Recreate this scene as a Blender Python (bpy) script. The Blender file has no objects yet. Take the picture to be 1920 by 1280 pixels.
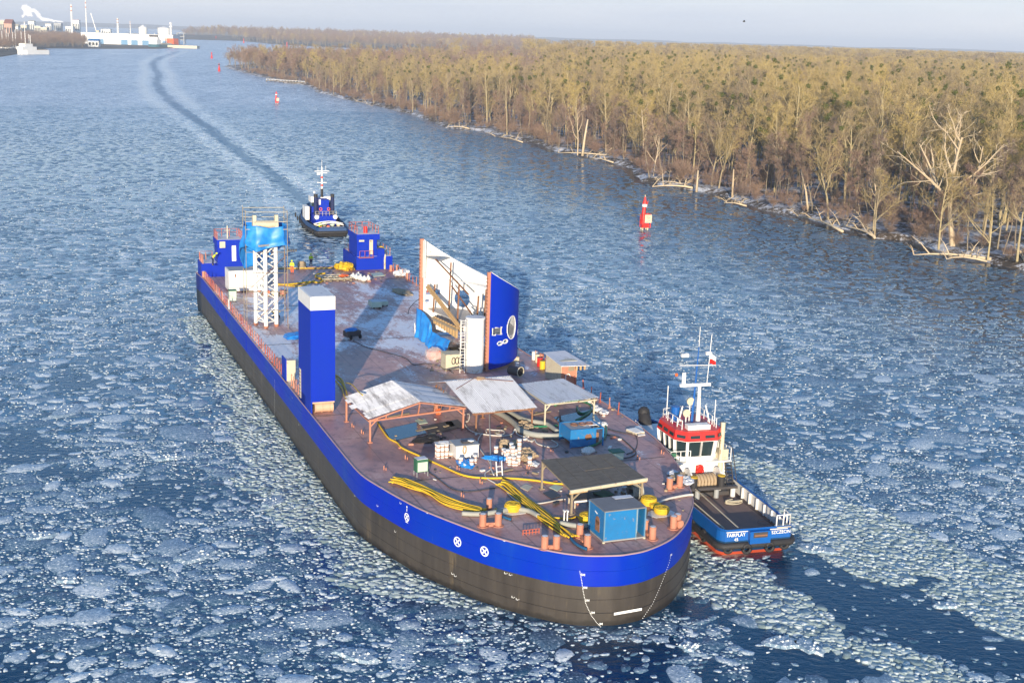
import bpy, math, random
import numpy as np
from mathutils import Vector, Matrix
R = math.radians
rng = np.random.default_rng(7)
random.seed(7)
scn = bpy.context.scene
COL = scn.collection
CAM_H = 35.7
# ------------------------------------------------------------------ camera
FPX, RX, RY = 2450.0, 1920.0, 1280.0
ROLL = math.atan(0.031)
PITCH = math.atan((640 - 66) * math.cos(ROLL) / FPX)
_F = Vector((0, math.cos(PITCH), -math.sin(PITCH)))
_R0 = Vector((1, 0, 0)); _U0 = _R0.cross(_F)
_R = math.cos(ROLL) * _R0 + math.sin(ROLL) * _U0
_U = math.cos(ROLL) * _U0 - math.sin(ROLL) * _R0
cam_d = bpy.data.cameras.new('camera')
cam = bpy.data.objects.new('camera', cam_d); COL.objects.link(cam); scn.camera = cam
cam_d.sensor_width = 36; cam_d.lens = 36 * FPX / RX
cam_d.clip_start = 1; cam_d.clip_end = 60000
cam.matrix_world = Matrix((( _R.x, _U.x, -_F.x, 0), (_R.y, _U.y, -_F.y, 0), (_R.z, _U.z, -_F.z, CAM_H), (0, 0, 0, 1)))
# ------------------------------------------------------------------ world, sun, exposure
SUN_EL, SUN_AZ_X = 9.5, 0.03      # the sun stands low behind the camera
w = bpy.data.worlds.new('World'); scn.world = w; w.use_nodes = True
wn = w.node_tree; bg = wn.nodes['Background']
sky = wn.nodes.new('ShaderNodeTexSky'); sky.sky_type = 'NISHITA'; sky.sun_disc = False
sky.sun_elevation = R(SUN_EL); sky.sun_rotation = R(180 + 1.2)
sky.altitude = 50; sky.air_density = 1.0; sky.dust_density = 0.25; sky.ozone_density = 4.0
# a pale veil of winter haze lies along the whole horizon, all the way round
_tc = wn.nodes.new('ShaderNodeTexCoord'); _sx = wn.nodes.new('ShaderNodeSeparateXYZ'); wn.links.new(_tc.outputs['Generated'], _sx.inputs[0])
_nz = wn.nodes.new('ShaderNodeTexNoise'); _mp = wn.nodes.new('ShaderNodeMapping'); _mp.inputs['Scale'].default_value = (1, 1, 9)
wn.links.new(_tc.outputs['Generated'], _mp.inputs[0]); wn.links.new(_mp.outputs[0], _nz.inputs['Vector']); _nz.inputs['Scale'].default_value = 3.4; _nz.inputs['Detail'].default_value = 5
_rp = wn.nodes.new('ShaderNodeValToRGB'); wn.links.new(_sx.outputs[2], _rp.inputs[0])
_rp.color_ramp.elements[0].position = 0.02; _rp.color_ramp.elements[0].color = (0.93, 0.93, 0.93, 1)
_rp.color_ramp.elements[1].position = 0.26; _rp.color_ramp.elements[1].color = (0, 0, 0, 1)
_cl = wn.nodes.new('ShaderNodeValToRGB'); wn.links.new(_nz.outputs['Fac'], _cl.inputs[0])
_cl.color_ramp.elements[0].position = 0.35; _cl.color_ramp.elements[0].color = (2.35, 2.52, 3.0, 1)
_cl.color_ramp.elements[1].position = 0.70; _cl.color_ramp.elements[1].color = (2.95, 3.0, 3.25, 1)
_mx = wn.nodes.new('ShaderNodeMix'); _mx.data_type = 'RGBA'
wn.links.new(_rp.outputs[0], _mx.inputs[0]); wn.links.new(sky.outputs[0], _mx.inputs[6]); wn.links.new(_cl.outputs[0], _mx.inputs[7])
wn.links.new(_mx.outputs[2], bg.inputs[0]); bg.inputs[1].default_value = 0.15
sd = bpy.data.lights.new('sun', 'SUN'); sd.energy = 4.2; sd.angle = R(0.5); sd.color = (1.0, 0.86, 0.66)
sun = bpy.data.objects.new('sun', sd); COL.objects.link(sun)
_d = Vector((SUN_AZ_X, 1, -math.tan(R(SUN_EL)))).normalized()
sun.rotation_euler = _d.to_track_quat('-Z', 'Y').to_euler(); sun.location = (0, -100, 200)
scn.view_settings.view_transform = 'Standard'; scn.view_settings.look = 'None'
scn.view_settings.gamma = 1; scn.view_settings.exposure = 0.98
scn.cycles.max_bounces = 6; scn.cycles.volume_bounces = 0; scn.cycles.use_denoising = True
scn.cycles.caustics_reflective = False; scn.cycles.caustics_refractive = False
# ------------------------------------------------------------------ survey helpers: a point of the picture -> a point of a level plane
def at(px, py, z=0.0):
    d = _F + _R * ((px - 960) / FPX) - _U * ((py - 640) / FPX)
    t = (z - CAM_H) / d.z
    return Vector((d.x * t, d.y * t, z))
def px_of(x, y, z=0.0):
    vx, vy, vz = x, y, z - CAM_H
    f = vx * _F.x + vy * _F.y + vz * _F.z
    f = np.maximum(f, 1e-3)
    return 960 + FPX * (vx * _R.x + vy * _R.y + vz * _R.z) / f, 640 - FPX * (vx * _U.x + vy * _U.y + vz * _U.z) / f
DK = 4.7                                       # deck height over the water
_a = at(420.3, 572.5, DK); _b = at(560.9, 748.7, DK)
_dx, _dy = (_b - _a).x, (_b - _a).y; _l = math.hypot(_dx, _dy); _dx /= _l; _dy /= _l
SH_ROT = math.atan2(_dy, _dx)
def W(s, t, z=DK):                              # ship frame (s towards the near end, t from port side) -> world
    return Vector((_a.x + _dx * s - _dy * t, _a.y + _dy * s + _dx * t, z))
def st(px, py, z=DK):
    p = at(px, py, z); vx, vy = p.x - _a.x, p.y - _a.y
    return vx * _dx + vy * _dy, -vx * _dy + vy * _dx
# ------------------------------------------------------------------ object helpers
def tag(o, label=None, cat=None, group=None, kind=None):
    if label: o['label'] = label
    if cat: o['category'] = cat
    if group: o['group'] = group
    if kind: o['kind'] = kind
    return o
def thing(name, label, cat, loc, rz=0, group=None):
    o = bpy.data.objects.new(name, None); COL.objects.link(o); o.empty_display_size = 0.3
    o.location = loc; o.rotation_euler = (0, 0, rz)
    return tag(o, label, cat, group)
def copy_tree(o, parent=None):
    c = o.copy(); COL.objects.link(c)
    if parent: c.parent = parent
    for ch in list(o.children): copy_tree(ch, c)
    return c
class MB:
    def __init__(s): s.v = []; s.f = []; s.m = []; s.mi = 0
    def add(s, vs, fs):
        n = len(s.v); s.v += [tuple(v) for v in vs]
        for f in fs: s.f.append(tuple(i + n for i in f)); s.m.append(s.mi)
        return s
    def box(s, c, d, rz=0, ry=0):
        m = Matrix.Rotation(rz, 3, 'Z') @ Matrix.Rotation(ry, 3, 'Y'); c = Vector(c)
        vs = [c + m @ Vector((sx * d[0] / 2, sy * d[1] / 2, sz * d[2] / 2)) for sx in (-1, 1) for sy in (-1, 1) for sz in (-1, 1)]
        return s.add(vs, [(0, 1, 3, 2), (4, 6, 7, 5), (0, 4, 5, 1), (2, 3, 7, 6), (0, 2, 6, 4), (1, 5, 7, 3)])
    def ext(s, x0, x1, y0, y1, z0, z1): return s.box(((x0 + x1) / 2, (y0 + y1) / 2, (z0 + z1) / 2), (x1 - x0, y1 - y0, z1 - z0))
    def bar(s, p, q, w, h=None):
        p, q = Vector(p), Vector(q); d = q - p; L = d.length
        if L < 1e-6: return s
        m = d.to_track_quat('X', 'Z').to_matrix(); h = h or w; c = (p + q) / 2
        vs = [c + m @ Vector((sx * L / 2, sy * w / 2, sz * h / 2)) for sx in (-1, 1) for sy in (-1, 1) for sz in (-1, 1)]
        return s.add(vs, [(0, 1, 3, 2), (4, 6, 7, 5), (0, 4, 5, 1), (2, 3, 7, 6), (0, 2, 6, 4), (1, 5, 7, 3)])
    def cyl(s, p, q, r0, r1=None, n=10, caps=True):
        p, q = Vector(p), Vector(q); r1 = r0 if r1 is None else r1
        m = (q - p).to_track_quat('Z', 'Y').to_matrix()
        a = [p + m @ Vector((r0 * math.cos(2 * math.pi * i / n), r0 * math.sin(2 * math.pi * i / n), 0)) for i in range(n)]
        b = [q + m @ Vector((r1 * math.cos(2 * math.pi * i / n), r1 * math.sin(2 * math.pi * i / n), 0)) for i in range(n)]
        f = [(i, (i + 1) % n, n + (i + 1) % n, n + i) for i in range(n)]
        if caps: f += [tuple(range(n - 1, -1, -1)), tuple(range(n, 2 * n))]
        return s.add(a + b, f)
    def tube(s, pts, r, n=6, close=False, taper=None):
        pts = [Vector(p) for p in pts]; k = len(pts); vs = []; fs = []
        for i, p in enumerate(pts):
            a = pts[i - 1] if (i > 0 or close) else p; b = pts[(i + 1) % k] if (i < k - 1 or close) else p
            d = (b - a); d = d if d.length > 1e-6 else Vector((1, 0, 0))
            m = d.to_track_quat('Z', 'Y').to_matrix()
            rr = r if taper is None else r + (taper - r) * i / (k - 1)
            vs += [p + m @ Vector((rr * math.cos(2 * math.pi * j / n), rr * math.sin(2 * math.pi * j / n), 0)) for j in range(n)]
        for i in range(k if close else k - 1):
            i2 = (i + 1) % k
            fs += [(i * n + j, i * n + (j + 1) % n, i2 * n + (j + 1) % n, i2 * n + j) for j in range(n)]
        if not close: fs += [tuple(range(n - 1, -1, -1)), tuple(range((k - 1) * n, k * n))]
        return s.add(vs, fs)
    def ball(s, c, r, n=8, m=5, sq=(1, 1, 1), jit=0):
        c = Vector(c); vs = [c + Vector((0, 0, -r * sq[2]))]; fs = []
        for i in range(1, m):
            ph = -math.pi / 2 + math.pi * i / m
            for j in range(n):
                k = 1 + random.uniform(-jit, jit)
                vs.append(c + Vector((r * k * sq[0] * math.cos(ph) * math.cos(2 * math.pi * j / n), r * k * sq[1] * math.cos(ph) * math.sin(2 * math.pi * j / n), r * k * sq[2] * math.sin(ph))))
        vs.append(c + Vector((0, 0, r * sq[2]))); L = len(vs) - 1
        for j in range(n):
            fs.append((0, 1 + (j + 1) % n, 1 + j)); fs.append((L, L - n + j, L - n + (j + 1) % n))
            for i in range(m - 2): a = 1 + i * n; fs.append((a + j, a + (j + 1) % n, a + n + (j + 1) % n, a + n + j))
        return s.add(vs, fs)
    def prism(s, poly, z0, z1):
        n = len(poly); vs = [(x, y, z0) for x, y in poly] + [(x, y, z1) for x, y in poly]
        return s.add(vs, [tuple(range(n - 1, -1, -1)), tuple(range(n, 2 * n))] + [(i, (i + 1) % n, n + (i + 1) % n, n + i) for i in range(n)])
    def sheet(s, q, th=0.05):                       # a quad or polygon given in 3-D, thickened downwards
        n = len(q); vs = [tuple(p) for p in q] + [(p[0], p[1], p[2] - th) for p in q]
        return s.add(vs, [tuple(range(n)), tuple(range(2 * n - 1, n - 1, -1))] + [((i + 1) % n, i, n + i, n + (i + 1) % n) for i in range(n)])
    def build(s, name, mat, parent=None, loc=(0, 0, 0), rz=0, smooth=False, bevel=0):
        me = bpy.data.meshes.new(name); me.from_pydata(s.v, [], s.f)
        mats = mat if isinstance(mat, (list, tuple)) else [mat]
        for m in mats: me.materials.append(m)
        if len(mats) > 1: me.polygons.foreach_set('material_index', s.m)
        if smooth: me.polygons.foreach_set('use_smooth', [True] * len(me.polygons))
        me.validate(); me.update()
        o = bpy.data.objects.new(name, me); COL.objects.link(o); o.location = loc; o.rotation_euler = (0, 0, rz)
        if parent: o.parent = parent
        if bevel:
            b = o.modifiers.new('bevel', 'BEVEL'); b.width = bevel; b.segments = 2; b.limit_method = 'ANGLE'
        return o
def np_mesh(name, V, F, mat, parent=None, attrs=None, k=None):
    """V (n,3); F list of (m,k) index arrays of equal k, joined"""
    me = bpy.data.meshes.new(name)
    V = np.asarray(V, dtype=np.float32); me.vertices.add(len(V)); me.vertices.foreach_set('co', V.ravel())
    loops = np.concatenate([f.ravel() for f in F]).astype(np.int32)
    tot = np.concatenate([np.full(len(f), f.shape[1]) for f in F]).astype(np.int32)
    start = np.concatenate([[0], np.cumsum(tot)[:-1]]).astype(np.int32)
    me.loops.add(len(loops)); me.loops.foreach_set('vertex_index', loops)
    me.polygons.add(len(tot)); me.polygons.foreach_set('loop_start', start)
    for nm, dom, arr in (attrs or []):
        at_ = me.attributes.new(nm, 'FLOAT', dom); at_.data.foreach_set('value', np.asarray(arr, dtype=np.float32))
    me.update(calc_edges=True); me.materials.append(mat)
    o = bpy.data.objects.new(name, me); COL.objects.link(o)
    if parent: o.parent = parent
    return o
# ------------------------------------------------------------------ materials
def new_mat(name):
    m = bpy.data.materials.new(name); m.use_nodes = True
    nt = m.node_tree; return m, nt, nt.nodes['Principled BSDF']
def N(nt, t, **kw):
    n = nt.nodes.new(t)
    for k, v in kw.items(): setattr(n, k, v)
    return n
def mixc(nt, fac, a, b, mode='MIX'):
    n = N(nt, 'ShaderNodeMix', data_type='RGBA', blend_type=mode)
    for i, v in ((0, fac), (6, a), (7, b)):
        if hasattr(v, 'is_linked') or hasattr(v, 'links'): nt.links.new(v, n.inputs[i])
        elif i == 0: n.inputs[0].default_value = v
        else: n.inputs[i].default_value = (*v, 1)
    return n.outputs[2]
def math_n(nt, op, a, b=0.0, c=0.0, clamp=False):
    n = N(nt, 'ShaderNodeMath', operation=op, use_clamp=clamp)
    for i, v in enumerate((a, b, c)):
        if hasattr(v, 'links'): nt.links.new(v, n.inputs[i])
        else: n.inputs[i].default_value = v
    return n.outputs[0]
def ramp(nt, fac, stops):
    n = N(nt, 'ShaderNodeValToRGB'); nt.links.new(fac, n.inputs[0]); cr = n.color_ramp
    while len(cr.elements) > 1: cr.elements.remove(cr.elements[0])
    for i, (p, c) in enumerate(stops):
        e = cr.elements[0] if i == 0 else cr.elements.new(p)
        e.position = p; c = (c, c, c) if isinstance(c, (int, float)) else c; e.color = (*c, 1)
    return n.outputs[0]
def noise(nt, vec, scale, detail=4, rough=0.6, dist=0.0):
    n = N(nt, 'ShaderNodeTexNoise'); n.inputs['Scale'].default_value = scale; n.inputs['Detail'].default_value = detail
    n.inputs['Roughness'].default_value = rough; n.inputs['Distortion'].default_value = dist
    if vec is not None: nt.links.new(vec, n.inputs['Vector'])
    return n.outputs['Fac']
def vmap(nt, vec, scale):
    n = N(nt, 'ShaderNodeMapping'); n.inputs['Scale'].default_value = scale; nt.links.new(vec, n.inputs['Vector']); return n.outputs[0]
def bump(nt, b, h, strength, dist):
    n = N(nt, 'ShaderNodeBump'); n.inputs['Strength'].default_value = strength; n.inputs['Distance'].default_value = dist
    nt.links.new(h, n.inputs['Height']); nt.links.new(n.outputs[0], b.inputs['Normal']); return n
def pm(name, c, c2=None, scale=1.5, rough=0.6, metal=0.0, amount=0.5, stretch=None, bmp=0.0, rust=None, rust_amt=0.0):
    """painted / weathered surface: base colour with a second tone in patches, optional rust and relief"""
    m, nt, b = new_mat(name)
    tc = N(nt, 'ShaderNodeTexCoord'); vec = tc.outputs['Object']
    if stretch: vec = vmap(nt, vec, stretch)
    c2 = c2 or tuple(x * 0.72 for x in c)
    f = noise(nt, vec, scale, 5, 0.65)
    f = ramp(nt, f, [(0.35, 0.0), (0.7, amount)])
    col = mixc(nt, f, c, c2)
    if rust:
        g = noise(nt, vec, scale * 2.3, 6, 0.7); g = ramp(nt, g, [(0.62 - rust_amt * 0.3, 0.0), (0.70 - rust_amt * 0.3, 1.0)])
        col = mixc(nt, g, col, rust)
    nt.links.new(col, b.inputs['Base Color']); b.inputs['Roughness'].default_value = rough; b.inputs['Metallic'].default_value = metal
    if bmp: bump(nt, b, noise(nt, vec, scale * 4, 3, 0.6), 0.5, bmp)
    return m
M = {}
M['blue'] = pm('ship_blue', (0.0, 0.022, 0.38), (0.0, 0.03, 0.30), 0.35, 0.5, amount=0.6, stretch=(1, 1, 0.35))
M['blue_edge'] = pm('primer_edge', (0.42, 0.27, 0.27), None, 1, 0.6)
M['white'] = pm('white_paint', (0.80, 0.78, 0.74), (0.62, 0.60, 0.55), 0.9, 0.5, rust=(0.45, 0.3, 0.18), rust_amt=0.02)
M['cream'] = pm('cream_paint', (0.56, 0.50, 0.36), (0.42, 0.36, 0.26), 1.2, 0.6, rust=(0.3, 0.16, 0.08), rust_amt=0.12)
M['primer'] = pm('orange_primer', (0.50, 0.21, 0.13), (0.36, 0.15, 0.10), 2.0, 0.6, amount=0.7)
M['primer_red'] = pm('red_primer', (0.42, 0.09, 0.05), (0.34, 0.12, 0.09), 2.0, 0.6)
M['rust'] = pm('rusty_steel', (0.26, 0.12, 0.06), (0.14, 0.07, 0.05), 3, 0.75)
M['light_blue'] = pm('light_blue_paint', (0.005, 0.17, 0.42), (0.02, 0.13, 0.30), 1.6, 0.55, amount=0.6, rust=(0.22, 0.2, 0.2), rust_amt=0.05)
M['yellow'] = pm('yellow_rope', (0.72, 0.46, 0.02), (0.5, 0.3, 0.02), 6, 0.7, bmp=0.02)
M['white_hose'] = pm('white_hose', (0.60, 0.56, 0.50), (0.4, 0.36, 0.33), 3, 0.6)
M['grey_pipe'] = pm('grey_pipe', (0.34, 0.34, 0.30), (0.22, 0.21, 0.19), 1.5, 0.7)
M['green_hose'] = pm('green_hose', (0.02, 0.17, 0.08), None, 2, 0.5)
M['black'] = pm('black_rubber', (0.02, 0.02, 0.022), (0.035, 0.03, 0.03), 3, 0.7)
M['wood'] = pm('raw_timber', (0.50, 0.33, 0.15), (0.34, 0.2, 0.1), 2.5, 0.8, stretch=(1, 1, 0.2))
M['old_wood'] = pm('weathered_timber', (0.30, 0.24, 0.16), (0.18, 0.14, 0.10), 2.5, 0.85)
M['grey'] = pm('grey_paint', (0.32, 0.33, 0.33), (0.2, 0.2, 0.2), 1.5, 0.6)
M['dark'] = pm('dark_steel', (0.045, 0.045, 0.05), (0.08, 0.06, 0.05), 2, 0.55)
M['green'] = pm('green_paint', (0.03, 0.13, 0.07), None, 2, 0.6)
M['palegreen'] = pm('pale_green_panel', (0.50, 0.60, 0.48), (0.36, 0.42, 0.36), 2, 0.6)
M['red'] = pm('red_paint', (0.65, 0.02, 0.015), (0.45, 0.02, 0.01), 2, 0.45)
M['orange'] = pm('orange_plastic', (0.80, 0.14, 0.03), None, 2, 0.5)
M['hivis'] = pm('hi_vis_yellow', (0.65, 0.80, 0.03), None, 6, 0.8, amount=0.3)
M['navy'] = pm('navy_trousers', (0.01, 0.02, 0.08), None, 6, 0.8)
M['skin'] = pm('skin', (0.5, 0.3, 0.22), None, 6, 0.6)
M['tarp'] = pm('blue_tarpaulin', (0.01, 0.17, 0.56), (0.03, 0.30, 0.70), 1.5, 0.45, amount=0.8)
M['white_print'] = pm('white_lettering', (0.85, 0.85, 0.82), None, 4, 0.6, amount=0.2)
M['sack'] = pm('sackcloth', (0.40, 0.30, 0.19), (0.28, 0.2, 0.13), 6, 0.9)
M['plastic'] = pm('white_plastic', (0.72, 0.70, 0.66), (0.5, 0.5, 0.5), 6, 0.4, bmp=0.02)
M['snowroof'] = None
M['tug_blue'] = pm('tug_blue', (0.003, 0.10, 0.38), (0.01, 0.07, 0.25), 0.8, 0.4, amount=0.6)
M['tug_deck'] = pm('tug_deck', (0.085, 0.055, 0.05), (0.05, 0.04, 0.045), 0.8, 0.8)
M['boot'] = pm('boot_topping', (0.65, 0.09, 0.03), (0.4, 0.08, 0.05), 1.5, 0.6)
m, nt, b = new_mat('window_glass'); b.inputs['Base Color'].default_value = (0.02, 0.035, 0.04, 1); b.inputs['Roughness'].default_value = 0.06
M['glass'] = m
# hull: dark grey-brown antifouling with vertical streaks and plate seams
m, nt, b = new_mat('hull_dark'); tc = N(nt, 'ShaderNodeTexCoord'); o_ = tc.outputs['Object']
f = noise(nt, vmap(nt, o_, (0.5, 0.5, 0.06)), 1.6, 6, 0.7)
col = ramp(nt, f, [(0.3, (0.032, 0.027, 0.023)), (0.6, (0.058, 0.049, 0.041)), (0.78, (0.09, 0.075, 0.055))])
g = ramp(nt, noise(nt, vmap(nt, o_, (0.9, 0.9, 0.12)), 1.1, 5, 0.7), [(0.57, 0.0), (0.72, 0.7)])
col = mixc(nt, g, col, (0.16, 0.12, 0.07))
sz = N(nt, 'ShaderNodeSeparateXYZ'); nt.links.new(o_, sz.inputs[0]); wl = math_n(nt, 'MULTIPLY_ADD', noise(nt, o_, 0.9, 4, 0.6), 0.9, math_n(nt, 'MULTIPLY', sz.outputs[2], -1.0)); col = mixc(nt, ramp(nt, wl, [(0.0, 0.0), (0.25, 0.8)]), col, (0.018, 0.016, 0.014))
sc2 = ramp(nt, noise(nt, vmap(nt, o_, (.35, .35, 2.6)), 1.4, 5, 0.8), [(0.68, 0.0), (0.72, 0.45)]); col = mixc(nt, sc2, col, (0.17, 0.15, 0.13))
nt.links.new(col, b.inputs['Base Color']); b.inputs['Roughness'].default_value = 0.5; bump(nt, b, noise(nt, vmap(nt, o_, (.5, .5, .6)), 1.0, 2, .5), .3, .06)
M['hull'] = m
# blue hull band
m, nt, b = new_mat('hull_blue'); tc = N(nt, 'ShaderNodeTexCoord'); o_ = tc.outputs['Object']
f = noise(nt, vmap(nt, o_, (0.25, 0.25, 0.08)), 1.3, 5, 0.6)
col = ramp(nt, f, [(0.35, (0.0, 0.020, 0.40)), (0.6, (0.0, 0.032, 0.36)), (0.8, (0.01, 0.07, 0.33))])
g = ramp(nt, noise(nt, vmap(nt, o_, (1.2, 1.2, 0.2)), 1.5, 4, 0.6), [(0.70, 0.0), (0.78, 0.5)])
col = mixc(nt, g, col, (0.10, 0.14, 0.26)); nt.links.new(col, b.inputs['Base Color']); b.inputs['Roughness'].default_value = 0.45; b.inputs['Specular IOR Level'].default_value = 0.2; bump(nt, b, noise(nt, vmap(nt, o_, (.4, .4, .5)), 1.2, 2, .5), .25, .05)
M['blue'].node_tree.nodes['Principled BSDF'].inputs['Specular IOR Level'].default_value = 0.2
M['hull_blue'] = m
# deck: purple-brown primer, worn patches, frost in the far half
m, nt, b = new_mat('deck_primer'); tc = N(nt, 'ShaderNodeTexCoord'); o_ = tc.outputs['Object']
f1 = noise(nt, o_, 0.22, 6, 0.65, 0.4); f2 = noise(nt, o_, 1.3, 5, 0.7)
col = ramp(nt, f1, [(0.33, (0.28, 0.135, 0.12)), (0.5, (0.48, 0.26, 0.22)), (0.68, (0.62, 0.41, 0.36))])
col = mixc(nt, ramp(nt, f2, [(0.52, 0.0), (0.66, 0.6)]), col, (0.13, 0.08, 0.09))
br = N(nt, 'ShaderNodeTexBrick'); br.inputs['Scale'].default_value = 1.0; br.inputs['Brick Width'].default_value = 2.4; br.inputs['Row Height'].default_value = 0.8
br.inputs['Mortar Size'].default_value = 0.10; br.inputs['Mortar Smooth'].default_value = 0.4; br.inputs['Color1'].default_value = (1, 1, 1, 1); br.inputs['Color2'].default_value = (0.78, 0.78, 0.80, 1); br.inputs['Mortar'].default_value = (0.62, 0.60, 0.62, 1)
nt.links.new(o_, br.inputs['Vector'])
wear = ramp(nt, noise(nt, o_, 0.13, 3, 0.5), [(0.42, 0.0), (0.6, 0.75)])
col = mixc(nt, wear, col, br.outputs['Color'], 'MULTIPLY')
br2 = N(nt, 'ShaderNodeTexBrick'); br2.inputs['Brick Width'].default_value = 8.0; br2.inputs['Row Height'].default_value = 2.4; br2.inputs['Mortar Size'].default_value = 0.03; br2.inputs['Scale'].default_value = 1
br2.inputs['Color1'].default_value = (1, 1, 1, 1); br2.inputs['Color2'].default_value = (0.86, 0.86, 0.88, 1); br2.inputs['Mortar'].default_value = (0.35, 0.33, 0.35, 1)
nt.links.new(o_, br2.inputs['Vector']); col = mixc(nt, 0.7, col, br2.outputs['Color'], 'MULTIPLY')
sx = N(nt, 'ShaderNodeSeparateXYZ'); nt.links.new(o_, sx.inputs[0])
zone = math_n(nt, 'MULTIPLY_ADD', sx.outputs[0], -0.045, 2.05, clamp=True)     # 1 aft of s=24, 0 from s=46 on
zend = math_n(nt, 'MULTIPLY_ADD', sx.outputs[0], 0.11, 1.85, clamp=True)
zone = math_n(nt, 'MULTIPLY', zone, zend)
fr_l = noise(nt, vmap(nt, o_, (0.6, 1.3, 1)), 0.16, 4, 0.6, 0.6); fr_s = noise(nt, o_, 2.6, 6, 0.95); fr_m = noise(nt, vmap(nt, o_, (1, 2.2, 1)), 0.75, 5, 0.75)
k = math_n(nt, 'ADD', math_n(nt, 'MULTIPLY', fr_l, 1.5), math_n(nt, 'MULTIPLY', fr_s, 1.5)); k = math_n(nt, 'ADD', k, math_n(nt, 'MULTIPLY', fr_m, 0.9))
k = math_n(nt, 'MULTIPLY_ADD', zone, 0.42, math_n(nt, 'SUBTRACT', k, 2.20))
frost = ramp(nt, k, [(0.10, 0.0), (0.26, 0.85)])
col = mixc(nt, frost, col, (0.80, 0.82, 0.86))
nt.links.new(col, b.inputs['Base Color'])
rr = ramp(nt, f1, [(0.35, 0.32), (0.6, 0.6)]); nt.links.new(rr, b.inputs['Roughness']); bump(nt, b, f2, 0.25, 0.02)
M['deck'] = m
# sheets with snow or frost lying on them
def frost_mat(name, base, snow=0.6, stretch=(1, 1, 1)):
    m, nt, b = new_mat(name); tc = N(nt, 'ShaderNodeTexCoord'); v = vmap(nt, tc.outputs['Object'], stretch)
    k = noise(nt, v, 0.9, 6, 0.7); s_ = ramp(nt, k, [(0.62 - snow * 0.45, 0.0), (0.78 - snow * 0.4, 1.0)])
    base2 = mixc(nt, ramp(nt, noise(nt, v, 3, 4, 0.7), [(0.4, 0.0), (0.65, 1.0)]), base, tuple(x * 0.6 for x in base))
    nt.links.new(mixc(nt, s_, base2, (0.62, 0.62, 0.64)), b.inputs['Base Color']); b.inputs['Roughness'].default_value = 0.7
    return m
M['roof_snow'] = frost_mat('frosted_sheet', (0.30, 0.29, 0.30), 0.62, (0.35, 2.5, 1))
M['roof_white'] = frost_mat('snowy_sheet', (0.36, 0.35, 0.36), 0.72, (0.5, 1.4, 1))
M['roof_tan'] = frost_mat('bare_ply_sheet', (0.145, 0.118, 0.085), 0.0, (2.0, 0.5, 1))
M['frost_blue'] = frost_mat('frosted_top', (0.25, 0.27, 0.30), 0.8)
# ================================================================== THE RIVER AND ITS ICE
def world_poly(pts, z=0.0): return [(at(x, y, z).x, at(x, y, z).y) for x, y in pts]
def pip(poly, x, y):
    inside = np.zeros(np.shape(x), bool); n = len(poly)
    for i in range(n):
        x0, y0 = poly[i]; x1, y1 = poly[(i + 1) % n]
        if y0 == y1: continue
        c = ((y0 > y) != (y1 > y)) & (x < (x1 - x0) * (y - y0) / (y1 - y0) + x0)
        inside ^= c
    return inside
def seg_dist(pts, x, y):
    d = np.full(np.shape(x), 1e9)
    for (x0, y0), (x1, y1) in zip(pts[:-1], pts[1:]):
        vx, vy = x1 - x0, y1 - y0; L = vx * vx + vy * vy
        t = np.clip(((x - x0) * vx + (y - y0) * vy) / L, 0, 1)
        d = np.minimum(d, np.hypot(x - x0 - t * vx, y - y0 - t * vy))
    return d
def vnoise(x, y, seed=0):                        # smooth value noise in numpy
    xi, yi = np.floor(x).astype(np.int64), np.floor(y).astype(np.int64); fx, fy = x - xi, y - yi
    fx = fx * fx * (3 - 2 * fx); fy = fy * fy * (3 - 2 * fy)
    def h(a, b): v = (a * 374761393 + b * 668265263 + seed * 974711) & 0x7fffffff; v = ((v ^ (v >> 13)) * 1274126177) & 0x7fffffff; return ((v ^ (v >> 16)) & 0xffff) / 65535.0
    return (h(xi, yi) * (1 - fx) + h(xi + 1, yi) * fx) * (1 - fy) + (h(xi, yi + 1) * (1 - fx) + h(xi + 1, yi + 1) * fx) * fy
def fbm(x, y, seed=0, o=4):
    s = 0; a = 0.5
    for i in range(o): s = s + a * vnoise(x * 2 ** i, y * 2 ** i, seed + i); a *= 0.5
    return s / (1 - 0.5 ** o)
Z_BRASH_PORT = world_poly([(392, 590), (350, 600), (385, 700), (430, 768), (452, 850), (474, 926), (530, 976), (598, 1012), (634, 1076), (700, 1100), (800, 1120), (900, 1140), (1000, 1150), (1030, 1150), (960, 1110), (860, 1090), (700, 990), (560, 830), (480, 720)])
Z_BRASH_STAR = world_poly([(1340, 860), (1384, 845), (1440, 870), (1537, 918), (1650, 965), (1744, 1010), (1837, 1046), (1960, 1090), (2100, 1160), (2100, 1300), (1920, 1185), (1800, 1121), (1706, 1095), (1612, 1057), (1522, 1027), (1480, 990), (1400, 900)])
Z_BRASH_BOW = world_poly([(1270, 960), (1330, 1000), (1402, 1056), (1428, 1080), (1425, 1118), (1380, 1128), (1300, 1112), (1235, 1110), (1250, 1060)])
Z_MED = world_poly([(1400, 1110), (1462, 1108), (1560, 1150), (1650, 1195), (1720, 1225), (1850, 1290), (1620, 1290), (1575, 1237), (1500, 1190), (1410, 1162), (1340, 1130)])
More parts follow.
